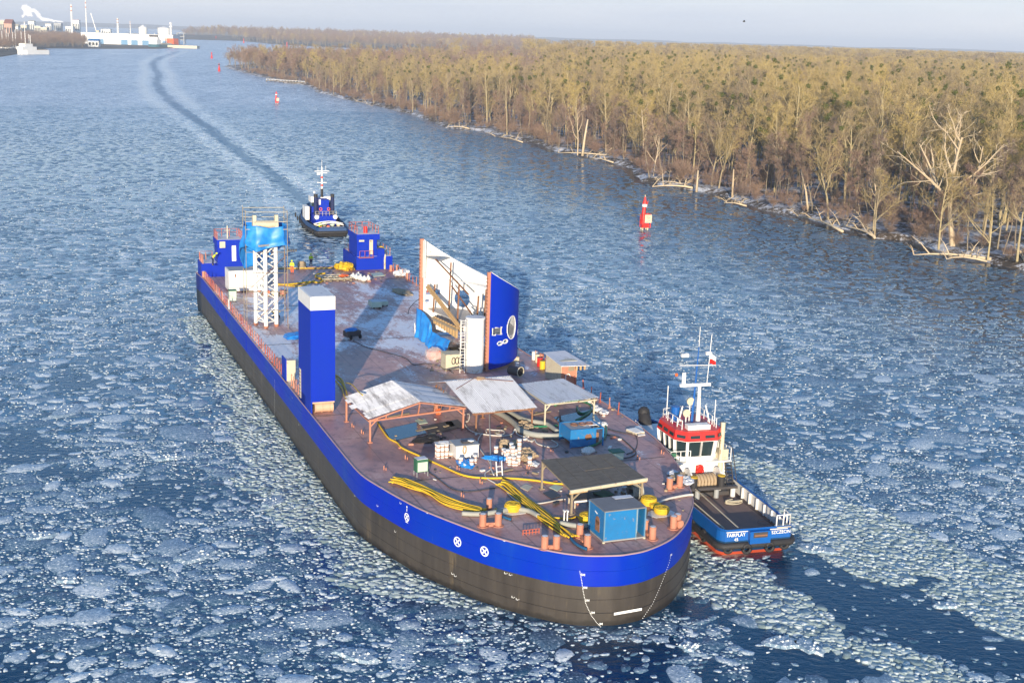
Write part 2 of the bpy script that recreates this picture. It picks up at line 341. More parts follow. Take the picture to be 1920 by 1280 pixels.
Z_OPEN = [world_poly(p) for p in (
    [(1400, 1054), (1470, 1045), (1492, 1010), (1522, 1027), (1612, 1057), (1706, 1095), (1800, 1121), (1920, 1185), (2100, 1300), (1880, 1300), (1856, 1275), (1762, 1222), (1650, 1192), (1537, 1140), (1462, 1110), (1425, 1076)],
    [(1249, 1114), (1312, 1121), (1369, 1145), (1410, 1168), (1537, 1206), (1575, 1240), (1640, 1290), (1481, 1290), (1425, 1240), (1369, 1205), (1312, 1158), (1265, 1140)],
    [(1275, 1219), (1350, 1226), (1357, 1290), (1267, 1290)],
    [(-20, 793), (75, 795), (112, 822), (150, 838), (90, 872), (-20, 860)], [(100, 868), (195, 880), (150, 900), (105, 892)],
    [(930, 1150), (1060, 1190), (1240, 1180), (1250, 1230), (1200, 1290), (1130, 1290), (1090, 1215), (960, 1180)])]
TRACK = [(at(x, y).x, at(x, y).y) for x, y in [(338, 96), (300, 108), (286, 120), (297, 140), (293, 155), (304, 175), (330, 200), (362, 220), (410, 255), (470, 300), (530, 345), (575, 385)]]
SHORE_PX = [(420, 125), (432, 130), (455, 136), (480, 143), (530, 156), (575, 160), (590, 172), (640, 186), (700, 198), (760, 213), (800, 225), (830, 240), (900, 246), (960, 262), (1000, 270), (1040, 285), (1090, 291), (1140, 305), (1180, 318), (1200, 340), (1260, 352), (1330, 362), (1400, 385), (1450, 400), (1500, 408), (1560, 428), (1600, 438), (1640, 448), (1700, 452), (1740, 470), (1790, 482), (1850, 496), (1920, 508)]
SHORE = [(at(x, y).x, at(x, y).y) for x, y in SHORE_PX] + [(98, 190), (125, 150), (170, 90), (260, 0)]
def zones(x, y):
    """ice cover 0..1, brash 0..1"""
    wx = x + (fbm(x / 5, y / 5, 3) - 0.5) * 5; wy = y + (fbm(x / 5, y / 5, 9) - 0.5) * 9
    far = np.clip((np.hypot(x, y) - 120) / 120, 0, 1)
    pool = fbm(x / 9 + 7, y / 16, 21)
    cover = np.clip(1.28 - 1.25 * np.clip((pool - 0.48) * 3.2, 0, 1) * (1 - far * 0.75), 0.12, 1)
    brash = np.zeros_like(cover)
    for p in (Z_BRASH_PORT, Z_BRASH_STAR, Z_BRASH_BOW):
        m = pip(p, wx, wy); brash[m] = 1; cover[m] = 1
    m = pip(Z_MED, wx, wy); cover[m] = 0.62; brash[m] = 0.4
    for i, p in enumerate(Z_OPEN): m = pip(p, wx, wy); cover[m] = 0.035 if i < 3 else 0.1; brash[m] = 0
    return cover, brash
ang = np.concatenate([np.linspace(-180, -32, 40), np.linspace(-31.9, 31.9, 620), np.linspace(32, 179, 40)]) * math.pi / 180
rad = np.concatenate([[0, 20, 40], np.geomspace(52, 900, 330), np.geomspace(915, 26000, 90)])
RR, AA = np.meshgrid(rad, ang, indexing='ij'); X = RR * np.sin(AA); Y = RR * np.cos(AA)
cov, bra = zones(X.ravel(), Y.ravel())
Dv = np.hypot(X, Y).ravel()
td = seg_dist(TRACK, X.ravel() + (fbm(X.ravel() / 20, Y.ravel() / 20, 5) - 0.5) * 4, Y.ravel())
tw = np.clip((Dv - 300) / 400, 0, 1) * 2.2 + 2.2
trk = np.clip(1 - np.abs(td) / (tw * .75), 0, 1); trk = np.clip(trk * 2.2, 0, 1) * np.where(Dv > 250, 1, 0)
edge = np.clip(1 - np.abs(td - tw * 1.9) / (tw * 1.5), 0, 1) * np.where(Dv > 250, 1, 0)
sh = seg_dist(SHORE, X.ravel(), Y.ravel())
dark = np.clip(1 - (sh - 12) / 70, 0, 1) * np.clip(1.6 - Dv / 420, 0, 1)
farice = np.clip((Dv - 380) / 280, 0, 1)
nr, na = len(rad), len(ang)
idx = np.arange(nr * na).reshape(nr, na)
F1 = np.stack([idx[:-1, :-1], idx[1:, :-1], idx[1:, 1:], idx[:-1, 1:]], -1).reshape(-1, 4)[:, ::-1]
F2 = np.stack([idx[:-1, -1], idx[1:, -1], idx[1:, 0], idx[:-1, 0]], -1)[:, ::-1]
m, nt, b = new_mat('river_water_and_thin_ice')
tc = N(nt, 'ShaderNodeTexCoord'); P = tc.outputs['Object']
def attr(nm): n = N(nt, 'ShaderNodeAttribute', attribute_name=nm); return n.outputs['Fac']
aI, aB, aC, aT, aE, aD = attr('farice'), attr('brash'), attr('cover'), attr('track'), attr('edge'), attr('dark')
def vor(scale, feat='F1', vec=P, out='Color'):
    n = N(nt, 'ShaderNodeTexVoronoi', feature=feat); n.inputs['Scale'].default_value = scale
    nt.links.new(vec, n.inputs['Vector']); return n.outputs[out]
wv = N(nt, 'ShaderNodeVectorMath', operation='MULTIPLY_ADD'); nz = N(nt, 'ShaderNodeTexNoise'); nz.inputs['Scale'].default_value = 1.2; nt.links.new(P, nz.inputs['Vector'])
nt.links.new(nz.outputs['Color'], wv.inputs[0]); wv.inputs[1].default_value = (1.1, 1.1, 0); nt.links.new(P, wv.inputs[2]); PW = wv.outputs[0]
def chan(c):
    n = N(nt, 'ShaderNodeSeparateColor'); nt.links.new(c, n.inputs[0]); return n.outputs[0]
c1 = chan(vor(0.55, vec=PW)); c2 = chan(vor(1.9, vec=PW)); e1 = vor(0.55, 'DISTANCE_TO_EDGE', PW, 'Distance'); e2 = vor(1.9, 'DISTANCE_TO_EDGE', PW, 'Distance')
mix12 = math_n(nt, 'MULTIPLY_ADD', c1, 0.5, math_n(nt, 'MULTIPLY', c2, 0.5))
big = noise(nt, vmap(nt, P, (1, 0.35, 1)), 0.035, 5, 0.6, 0.5)
mid = noise(nt, vmap(nt, P, (1, 0.8, 1)), 0.20, 4, 0.7, 0.6)
v = math_n(nt, 'MULTIPLY_ADD', big, 0.8, math_n(nt, 'SUBTRACT', math_n(nt, 'MULTIPLY_ADD', mid, 1.7, math_n(nt, 'MULTIPLY', mix12, 0.8)), 1.15))
icecol = ramp(nt, v, [(0.04, (0.06, 0.12, 0.20)), (0.28, (0.27, 0.34, 0.43)), (0.52, (0.56, 0.61, 0.66)), (0.82, (0.92, 0.92, 0.92))])
crack = math_n(nt, 'MULTIPLY', ramp(nt, e1, [(0.0, 0.0), (0.07, 1.0)]), ramp(nt, e2, [(0.0, 0.35), (0.06, 1.0)]))
water_c = (0.0, 0.036, 0.085)
ice = mixc(nt, crack, mixc(nt, aI, water_c, (0.05, 0.10, 0.16)), icecol)
flk = ramp(nt, noise(nt, vmap(nt, P, (1, 1.4, 1)), 1.7, 3, 0.8), [(0.62, 0.0), (0.70, 1.0)])
ice = mixc(nt, math_n(nt, 'MULTIPLY', flk, 0.55), ice, (0.72, 0.72, 0.72))
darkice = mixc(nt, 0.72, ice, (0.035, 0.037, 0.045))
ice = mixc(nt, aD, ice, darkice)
ice = mixc(nt, math_n(nt, 'MULTIPLY', aE, 0.8), ice, (0.80, 0.78, 0.72))
ice = mixc(nt, math_n(nt, 'MULTIPLY', aT, 0.5), ice, (0.10, 0.15, 0.20))
slush_f = math_n(nt, 'MULTIPLY', ramp(nt, noise(nt, P, 0.8, 6, 0.75), [(0.34, 0.0), (0.56, 1.0)]), math_n(nt, 'MULTIPLY_ADD', aC, 0.70, -0.10, clamp=True))
near = mixc(nt, slush_f, water_c, mixc(nt, ramp(nt, noise(nt, P, 3.5, 5, 0.8), [(0.38, 0.0), (0.62, 1.0)]), (0.02, 0.08, 0.15), (0.15, 0.26, 0.35)))
near = mixc(nt, math_n(nt, 'MULTIPLY', aB, 0.85), near, mixc(nt, ramp(nt, noise(nt, P, 2.2, 5, 0.8), [(0.35, 0.0), (0.62, 1.0)]), (0.07, 0.13, 0.13), (0.46, 0.52, 0.46)))
ii = math_n(nt, 'MULTIPLY', aI, aC)
near = mixc(nt, math_n(nt, 'MULTIPLY', aE, 0.75), near, (0.50, 0.52, 0.50)); near = mixc(nt, math_n(nt, 'MULTIPLY', aT, 0.45), near, (0.02, 0.06, 0.10))
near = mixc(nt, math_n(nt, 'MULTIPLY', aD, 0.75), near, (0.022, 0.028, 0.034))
base = mixc(nt, ii, near, ice); nt.links.new(base, b.inputs['Base Color'])
wetness = math_n(nt, 'MULTIPLY', ii, crack)
b_r = ramp(nt, math_n(nt, 'ADD', wetness, math_n(nt, 'MULTIPLY', aT, 0.5), 0.0, True), [(0.0, 0.10), (1.0, 0.45)]); nt.links.new(b_r, b.inputs['Roughness']); b.inputs['IOR'].default_value = 1.33
h1 = noise(nt, vmap(nt, P, (1, 1.6, 1)), 1.4, 4, 0.6, 0.4); h2 = mix12
hh = math_n(nt, 'ADD', math_n(nt, 'MULTIPLY', h1, math_n(nt, 'MULTIPLY_ADD', aC, -0.085, 0.11)), math_n(nt, 'MULTIPLY', math_n(nt, 'MULTIPLY', h2, ii), 0.10))
hh = math_n(nt, 'ADD', hh, math_n(nt, 'MULTIPLY', math_n(nt, 'MULTIPLY', flk, ii), 0.05))
bump(nt, b, hh, 0.55, 1.0)
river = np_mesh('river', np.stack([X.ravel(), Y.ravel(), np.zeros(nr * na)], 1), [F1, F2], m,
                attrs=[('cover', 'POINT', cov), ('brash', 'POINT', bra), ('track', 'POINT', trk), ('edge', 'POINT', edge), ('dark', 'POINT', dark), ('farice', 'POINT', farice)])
tag(river, kind='structure')
# --- hull footprints keep the floes out
def hw_lists():
    port = [(-21.3, -0.25), (-17.6, 0.0), (0, 0), (40, 0), (57, 0.02), (61.2, 0.14), (64.6, 0.86), (67.5, 1.65), (69.7, 2.4), (73, 3.95), (75.3, 5.25), (78, 7.4), (79.5, 9.2), (80.15, 11.2)]
    star = [(80.2, 12.2), (79.95, 13.6), (78.8, 15.8), (77.1, 17.65), (75, 19.3), (72.3, 20.95), (66.8, 23.0), (60.2, 24.64), (54.3, 25.19), (40, 25.25), (0, 25.25), (-18, 25.25), (-26.5, 25.3), (-26.5, 20.3), (-22.2, 20.0), (-22.2, 5.6), (-21.3, 5.4)]
    return port, star
def smooth_line(pts, n=6):
    out = []
    for i in range(len(pts) - 1):
        p0 = pts[max(i - 1, 0)]; p1 = pts[i]; p2 = pts[i + 1]; p3 = pts[min(i + 2, len(pts) - 1)]
        for k in range(n):
            t = k / n; t2 = t * t; t3 = t2 * t
            out.append(tuple(0.5 * (2 * p1[j] + (p2[j] - p0[j]) * t + (2 * p0[j] - 5 * p1[j] + 4 * p2[j] - p3[j]) * t2 + (3 * p1[j] - p0[j] - 3 * p2[j] + p3[j]) * t3) for j in range(len(p1))))
    out.append(tuple(pts[-1])); return out
_port, _star = hw_lists()
OUT = _port[:4] + smooth_line(_port[4:] + _star[:9], 5) + _star[9:]
HULL_W = [(W(s, t).x, W(s, t).y) for s, t in OUT]
TUG_O = W(72.9, 26.1, 0); _tb = W(50.4, 28.2, 0); TUG_ROT = math.atan2((_tb - TUG_O).y, (_tb - TUG_O).x)
def loc2w(o, rot, x, y): c, s_ = math.cos(rot), math.sin(rot); return (o.x + c * x - s_ * y, o.y + s_ * x + c * y)
def hull_plan(L, B, tr):                         # half-breadths of a tug, stern at x=0
    pr = [(0, tr * 0.86), (0.5, tr * 0.98), (1.5, tr), (L * 0.3, B), (L * 0.62, B), (L * 0.78, B * 0.86), (L * 0.9, B * 0.56), (L * 0.97, B * 0.25), (L, 0)]
    return smooth_line(pr, 4)
TUG1 = hull_plan(23, 3.05, 2.95); TUG1_W = [loc2w(TUG_O, TUG_ROT, x, y) for x, y in TUG1 + [(x, -y) for x, y in TUG1[::-1]]]
T2_O = Vector((-32.2, 228.5, 0)); T2_ROT = math.atan2(25.5, -8.6)
TUG2 = hull_plan(27, 4.2, 3.6); TUG2_W = [loc2w(T2_O, T2_ROT, x * .8, y * .8) for x, y in TUG2 + [(x, -y) for x, y in TUG2[::-1]]]
# --- floes
GX0, GX1, GY0, GY1, GS = -290.0, 290.0, 52.0, 612.0, 0.2
occ = np.zeros((int((GY1 - GY0) / GS) + 1, int((GX1 - GX0) / GS) + 1), bool)
def cells(x, y): return np.clip(((y - GY0) / GS).astype(int), 0, occ.shape[0] - 1), np.clip(((x - GX0) / GS).astype(int), 0, occ.shape[1] - 1)
def stamp(x, y, r):
    k = int(r / GS) + 1
    for i in range(-k, k + 1):
        for j in range(-k, k + 1):
            if (i * GS) ** 2 + (j * GS) ** 2 <= r * r:
                a, c = cells(x + j * GS, y + i * GS); occ[a, c] = True
IX, IY, IR, IN, IV, IH, IT = [], [], [], [], [], [], []
def scatter(r, prob, dmax, nside, hgt, tilt, over=False, brash_only=False, cmin=0.0, pack=2.0, dmin=0, val=(0, 1)):
    n0 = 0
    sp = r * pack
    xs = np.arange(-dmax * 0.47, dmax * 0.47, sp); ys = np.arange(58, dmax, sp)
    gx, gy = np.meshgrid(xs, ys); gx = gx.ravel() + rng.uniform(-.42, .42, gx.size) * sp; gy = gy.ravel() + rng.uniform(-.42, .42, gy.size) * sp
    px, py = px_of(gx, gy)
    k = (px > -60) & (px < 1980) & (py < 1310) & (np.hypot(gx, gy) < dmax) & (np.hypot(gx, gy) > dmin) & (rng.random(gx.size) < prob * 1.0)
    gx, gy = gx[k], gy[k]
    cv, br = zones(gx, gy)
    if brash_only: k = br > 0.3
    else: k = (rng.random(gx.size) < np.clip(cv * 1.0, 0, 1)) & ((cv > cmin) | (rng.random(gx.size) < 0.02)) & ((r < 0.45) | (br < 0.5))
    k &= ~pip(HULL_W, gx, gy) & ~pip(TUG1_W, gx, gy) & ~pip(TUG2_W, gx, gy)
    k &= seg_dist([HULL_W[-1]] + HULL_W, gx, gy) > r * 0.8
    k &= seg_dist(SHORE, gx, gy) > 1.5 + r
    k &= (seg_dist(TRACK, gx, gy) > 0.9) | (gy < 245)
    if r > 2: _px, _py = px_of(gx, gy); k &= ~((_px > 880) & (_py > 1050))
    gx, gy = gx[k], gy[k]
    if not over:
        ok = np.ones(gx.size, bool)
        for a in [None] + list(np.arange(8) * math.pi / 4):
            dx, dy = (0, 0) if a is None else (0.8 * r * math.cos(a), 0.8 * r * math.sin(a))
            i, j = cells(gx + dx, gy + dy); ok &= ~occ[i, j]
        gx, gy = gx[ok], gy[ok]; stamp(gx, gy, r * 0.9)
    n = gx.size; vv = rng.uniform(*val, n)
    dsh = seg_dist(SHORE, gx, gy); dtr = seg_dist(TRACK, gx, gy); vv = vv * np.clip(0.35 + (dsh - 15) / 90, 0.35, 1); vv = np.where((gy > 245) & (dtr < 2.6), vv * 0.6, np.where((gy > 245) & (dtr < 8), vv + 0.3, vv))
    IX.append(gx); IY.append(gy); IR.append(r * rng.uniform(0.75, 1.12, n)); IN.append(nside); IV.append(vv); IH.append(hgt * rng.uniform(0.5, 1.4, n)); IT.append(tilt)
def floe_geo(x, y, r, n, h, tilt, v, z0=0.0):
    """n-sided irregular slab, numpy: top n-gon slightly inset and tilted, sides down to the water"""
    k = x.size; a = np.arange(n) / n * 2 * math.pi + rng.uniform(-0.25, 0.25, (k, n)) * (6.0 / n) + rng.uniform(0, 6.28, (k, 1))
    rr = r[:, None] * rng.uniform(0.66, 1.12, (k, n)); el = rng.uniform(1.0, 1.55, (k, 1)); th = rng.uniform(0, 3.14, (k, 1))
    ux, uy = rr * np.cos(a) * el, rr * np.sin(a) / el ** 0.5
    ox = ux * np.cos(th) - uy * np.sin(th); oy = ux * np.sin(th) + uy * np.cos(th)
    ta = rng.uniform(0, 6.28, (k, 1)); tm = np.abs(rng.normal(0, tilt, (k, 1)))
    z = h[:, None] + (ox * np.cos(ta) + oy * np.sin(ta)) * tm * 0.9
    z = np.maximum(z, 0.015)
    top = np.stack([x[:, None] + ox * 0.88, y[:, None] + oy * 0.88, z + z0], -1)
    bot = np.stack([x[:, None] + ox * 1.15, y[:, None] + oy * 1.15, np.full_like(z, -0.05)], -1)
    V = np.concatenate([top, bot], 1).reshape(-1, 3)
    base = (np.arange(k) * 2 * n)[:, None]
    Ft = base + np.arange(n)[None, :]
    j = np.arange(n); j2 = (j + 1) % n
    Fs = (base[:, :, None] + np.stack([j, j + n, j2 + n, j2], -1)[None]).reshape(-1, 4)
    return V, Ft, Fs, np.repeat(v, 1), np.repeat(v, n)
scatter(2.4, 0.06, 420, 17, 0.04, 0.0015, pack=2.1, cmin=0.5, val=(0.25, 0.7))
scatter(1.6, 0.18, 600, 14, 0.04, 0.004, pack=2.0, cmin=0.4, val=(0.2, 0.95))
scatter(1.05, 0.45, 600, 11, 0.035, 0.008, pack=1.85, cmin=0.3, val=(0.1, 1.05))
scatter(0.7, 0.62, 480, 10, 0.03, 0.012, pack=1.75, val=(0.0, 1.1))
scatter(0.42, 0.95, 270, 8, 0.03, 0.02, pack=1.65, val=(0.0, 1.05))
scatter(0.25, 0.9, 175, 7, 0.028, 0.04, pack=1.75, val=(0.05, 0.95))
scatter(0.13, 0.45, 118, 6, 0.03, 0.08, pack=2.1, over=True, val=(0.3, 1.05))
scatter(0.12, 0.09, 190, 6, 0.06, 0.12, pack=2.5, over=True, val=(0.8, 1.05), cmin=0.2)
scatter(0.22, 0.05, 330, 6, 0.05, 0.05, pack=2.3, over=True, val=(0.8, 1.1), cmin=0.2, dmin=150)
NCLS = len(IX)
scatter(0.5, 0.9, 230, 9, 0.06, 0.07, pack=1.5, over=True, brash_only=True, val=(0.35, 0.9))
scatter(0.24, 0.8, 195, 6, 0.08, 0.12, pack=1.7, over=True, brash_only=True, val=(0.55, 1.1))
m, nt, b = new_mat('river_ice'); n = N(nt, 'ShaderNodeAttribute', attribute_name='tone'); tc = N(nt, 'ShaderNodeTexCoord')
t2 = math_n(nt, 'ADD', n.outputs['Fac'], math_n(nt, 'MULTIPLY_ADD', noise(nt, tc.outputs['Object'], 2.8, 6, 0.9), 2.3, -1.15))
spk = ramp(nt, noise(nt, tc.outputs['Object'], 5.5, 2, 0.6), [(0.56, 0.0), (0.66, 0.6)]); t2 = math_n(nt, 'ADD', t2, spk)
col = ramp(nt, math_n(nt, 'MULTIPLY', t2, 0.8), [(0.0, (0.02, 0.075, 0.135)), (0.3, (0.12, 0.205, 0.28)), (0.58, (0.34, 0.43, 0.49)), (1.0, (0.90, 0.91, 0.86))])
nt.links.new(col, b.inputs['Base Color']); b.inputs['Roughness'].default_value = 0.38; b.inputs['IOR'].default_value = 1.31
bump(nt, b, noise(nt, tc.outputs['Object'], 6, 3, 0.7), 0.4, 0.05)
M['ice'] = m
def ice_object(name, lo, hi, mat, label, cat):
    VV, FF, TT, off = [], [], [], 0
    for gx, gy, r, ns, v, h, tl in list(zip(IX, IY, IR, IN, IV, IH, IT))[lo:hi]:
        if not gx.size: continue
        V, Ft, Fs, vt, vs = floe_geo(gx, gy, r, ns, h, tl, v)
        VV.append(V); FF += [Ft + off, Fs + off]; TT += [vt, vs * 0.8]; off += len(V)
    o = np_mesh(name, np.concatenate(VV), FF, mat, attrs=[('tone', 'FACE', np.concatenate(TT))])
    tag(o, label, cat, kind='stuff'); return o
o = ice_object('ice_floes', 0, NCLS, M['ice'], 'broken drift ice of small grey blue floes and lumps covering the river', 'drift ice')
m, nt, b = new_mat('churned_brash_ice'); n = N(nt, 'ShaderNodeAttribute', attribute_name='tone'); tc = N(nt, 'ShaderNodeTexCoord')
t2 = math_n(nt, 'ADD', n.outputs['Fac'], math_n(nt, 'MULTIPLY_ADD', noise(nt, tc.outputs['Object'], 3.0, 5, 0.8), 1.3, -0.65))
nt.links.new(ramp(nt, math_n(nt, 'MULTIPLY', t2, 0.8), [(0.0, (0.085, 0.125, 0.13)), (0.35, (0.25, 0.32, 0.31)), (0.65, (0.47, 0.54, 0.52)), (1.0, (0.86, 0.88, 0.85))]), b.inputs['Base Color']); b.inputs['Roughness'].default_value = 0.4
bump(nt, b, noise(nt, tc.outputs['Object'], 6, 3, 0.7), 0.4, 0.05)
ice_object('brash_ice', NCLS, None, m, 'churned greenish white brash ice pushed aside by the barge and the near tug', 'brash ice')
print('ICE', [g.size for g in IX], 'faces', len(o.data.polygons))
# --- the large floes one can tell apart
big = [(370, 1040, 1.25, 'largest pale floe left of the barge, crumbs of ice round its rim'), (127, 1085, 0.8, 'pale floe near the left edge, below the level of the thruster marks'), (317, 858, 0.85, 'pale round floe midway between the left edge and the brash along the hull'),
       (670, 1230, 0.95, 'broad pale floe at the bottom below the middle of the barge side'), (512, 942, 0.9, 'pale floe at the outer edge of the greenish brash along the hull'), (75, 1005, 0.8, 'pale floe with crumbs, nearest the left edge below the dark open pools'),
       (1532, 1030, 0.95, 'smooth pale floe lying in open water right behind the near tug'), (1465, 1205, 0.8, 'round pale floe at the left of a pair below the tug wake'), (1515, 1212, 0.75, 'ragged pale floe at the right of a pair below the tug wake'),
       (1775, 1136, 0.55, 'lone small floe drifting in the dark open wake'), (125, 770, 1.5, 'long pale floe just above the dark open pools'), (860, 1195, 0.6, 'small pale floe below the middle of the dark hull'), (1290, 1212, 0.6, 'dim low floe in dark water under the rounded end of the barge')]
for px, py, r, lab_ in big:
    p = at(px, py); n = 13
    V, Ft, Fs, vt, vs = floe_geo(np.zeros(1), np.zeros(1), np.array([r * 1.12]), n, np.array([0.13]), 0.0, np.array([0.75]))
    mb = MB(); mb.add([tuple(q) for q in V], [tuple(Ft[0])] + [tuple(f) for f in Fs])
    for k in range(random.randint(5, 12)):
        a, q = random.uniform(0, 6.28), random.uniform(0, r * 0.95); z = random.uniform(0.03, 0.09)
        mb.ball((q * math.cos(a), q * math.sin(a), 0.13), z * 1.3, 5, 3, jit=0.3)
    o = mb.build('ice_floe', M['ice'], loc=(p.x, p.y, 0.02)); at_ = o.data.attributes.new('tone', 'FLOAT', 'FACE')
    at_.data.foreach_set('value', np.array([0.62] * (1 + n) + [1.0] * (len(o.data.polygons) - 1 - n), dtype=np.float32))
    tag(o, lab_, 'ice floe', 'large ice floes')
# ================================================================== LAND
m, nt, b = new_mat('snowy_forest_floor'); tc = N(nt, 'ShaderNodeTexCoord'); o_ = tc.outputs['Object']
f = noise(nt, o_, 0.12, 6, 0.7); g = noise(nt, o_, 1.1, 5, 0.75)
col = ramp(nt, math_n(nt, 'ADD', math_n(nt, 'MULTIPLY', f, 0.6), math_n(nt, 'MULTIPLY', g, 0.5)), [(0.48, (0.055, 0.040, 0.028)), (0.54, (0.13, 0.095, 0.065)), (0.57, (0.50, 0.50, 0.52)), (0.68, (0.72, 0.73, 0.76))])
nt.links.new(col, b.inputs['Base Color']); b.inputs['Roughness'].default_value = 0.9; bump(nt, b, g, 0.6, 0.3)
M['forest_floor'] = m
m, nt, b = new_mat('far_land'); tc = N(nt, 'ShaderNodeTexCoord'); o_ = tc.outputs['Object']
col = ramp(nt, noise(nt, o_, 0.02, 6, 0.7), [(0.35, (0.05, 0.045, 0.035)), (0.55, (0.12, 0.10, 0.075)), (0.72, (0.42, 0.40, 0.38))])
nt.links.new(col, b.inputs['Base Color']); b.inputs['Roughness'].default_value = 0.95; M['far_land'] = m
def jitter_line(pts, amp, step, seed):
    out = []
    for (x0, y0), (x1, y1) in zip(pts[:-1], pts[1:]):
        L = math.hypot(x1 - x0, y1 - y0); n = max(1, int(L / step))
        for k in range(n):
            t = k / n; x, y = x0 + (x1 - x0) * t, y0 + (y1 - y0) * t
            a = (float(fbm(np.array(x / 9), np.array(y / 9), seed)) - 0.5) * 2 * amp
            nx, ny = -(y1 - y0) / L, (x1 - x0) / L; out.append((x + nx * a, y + ny * a))
    out.append(pts[-1]); return out
def land(name, front, back, z, mat, slope=3.0):
    """land sheet: a shelving bank along the front line, then level ground"""
    mb = MB(); n = len(front); c = Vector((sum(p[0] for p in back) / len(back), sum(p[1] for p in back) / len(back)))
    inner = []
    for i, p in enumerate(front):
        a = front[max(i - 1, 0)]; q = front[min(i + 1, n - 1)]; tx, ty = q[0] - a[0], q[1] - a[1]; L = math.hypot(tx, ty) or 1
        inner.append((p[0] + ty / L * slope * -1, p[1] + tx / L * slope))
    vs = [(p[0], p[1], -0.3) for p in front] + [(p[0], p[1], z + random.uniform(-.12, .12)) for p in inner]
    mb.add(vs, [(i, i + 1, n + i + 1, n + i) for i in range(n - 1)])
    poly = inner + back
    mb.add([(x, y, z) for x, y in poly], [tuple(range(len(poly)))])
    o = mb.build(name, mat); tag(o, kind='structure'); return o
SH2 = jitter_line(SHORE, 2.2, 3.0, 3)
# the front line runs from far left to near right; land lies to its left-hand side (inland)
land('wooded_island', SH2[::-1], [(-269, 1214), (-262, 1300), (-215, 1420), (-120, 1600), (60, 1900), (900, 3000), (3200, 7200), (9000, 12000), (9000, 0)], 0.8, M['forest_floor'], slope=-3.0)
def px_line(pts): return [(at(x, y).x, at(x, y).y) for x, y in pts]
FAR_FRONT = px_line([(344, 70), (400, 73), (470, 79), (520, 84), (590, 88), (650, 90), (760, 96)])
land('far_bank', FAR_FRONT, [(9000, 12500), (9000, 16000), (-6000, 16000), (-2300, 9000), (-1500, 6000)], 0.9, M['far_land'], slope=6)
LEFT_FRONT = [(-900, 800), (-560, 1190)] + px_line([(0, 108), (25, 104), (60, 97), (92, 91), (150, 92), (210, 92), (262, 92), (300, 92), (366, 88)])
land('left_bank', LEFT_FRONT, [(-640, 2480), (-1000, 3300), (-1550, 4600), (-3200, 6000), (-6000, 4000), (-5000, 800)], 0.9, M['far_land'], slope=6)
def hill(name, pts, depth, mat):
    """a long low ridge: pts are (x, y, height) along its crest, sloping down both ways"""
    mb = MB(); n = len(pts); rows = [(-1.0, 0), (-0.55, 0.55), (0, 1), (0.6, 0.6), (1.1, 0)]
    vs = []
    for i, (x, y, h) in enumerate(pts):
        for d, k in rows: vs.append((x + x / math.hypot(x, y) * d * depth, y + y / math.hypot(x, y) * d * depth, 0.5 + h * k))
    fs = [(i * 5 + j, (i + 1) * 5 + j, (i + 1) * 5 + j + 1, i * 5 + j + 1) for i in range(n - 1) for j in range(4)]
    mb.add(vs, fs); o = mb.build(name, mat, smooth=True); tag(o, kind='structure'); return o
def crest(y_at, x0, x1, D, n, amp, seed):
    out = []
    for i in range(n):
        px = x0 + (x1 - x0) * i / (n - 1); d = _F + _R * ((px - 960) / FPX); a = math.atan2(d.x, d.y)
        x, y = D * math.sin(a), D * math.cos(a); py = y_at(px) + (float(fbm(np.array(px / 60.0), np.array(seed * 1.0), seed)) - 0.5) * amp
        lo, hi = 0.0, 400.0
        for _ in range(30):
            mid = (lo + hi) / 2
            if float(px_of(np.float64(x), np.float64(y), mid)[1]) > py: lo = mid
            else: hi = mid
        out.append((x, y, max(lo, 2)))
    return out
wood_mat = pm('distant_wood', (0.085, 0.070, 0.055), (0.05, 0.045, 0.04), 0.01, 0.95)
hill('distant_hills', crest(lambda x: 44 + 0.0305 * max(0, x - 130) - 3 * math.exp(-((x - 150) / 300) ** 2), -300, 2300, 11500, 90, 4, 5), 1500, wood_mat)
hill('far_ridge', crest(lambda x: 63 + 0.031 * (x - 270) if x > 250 else 63, 250, 1050, 3900, 60, 3, 8), 420, M['far_land'])
hill('left_hill', [(-1700, 2700, 4), (-1500, 2900, 20), (-1380, 3100, 24), (-1340, 3300, 18), (-1300, 3600, 10), (-1300, 3900, 4)], 180, M['far_land'])
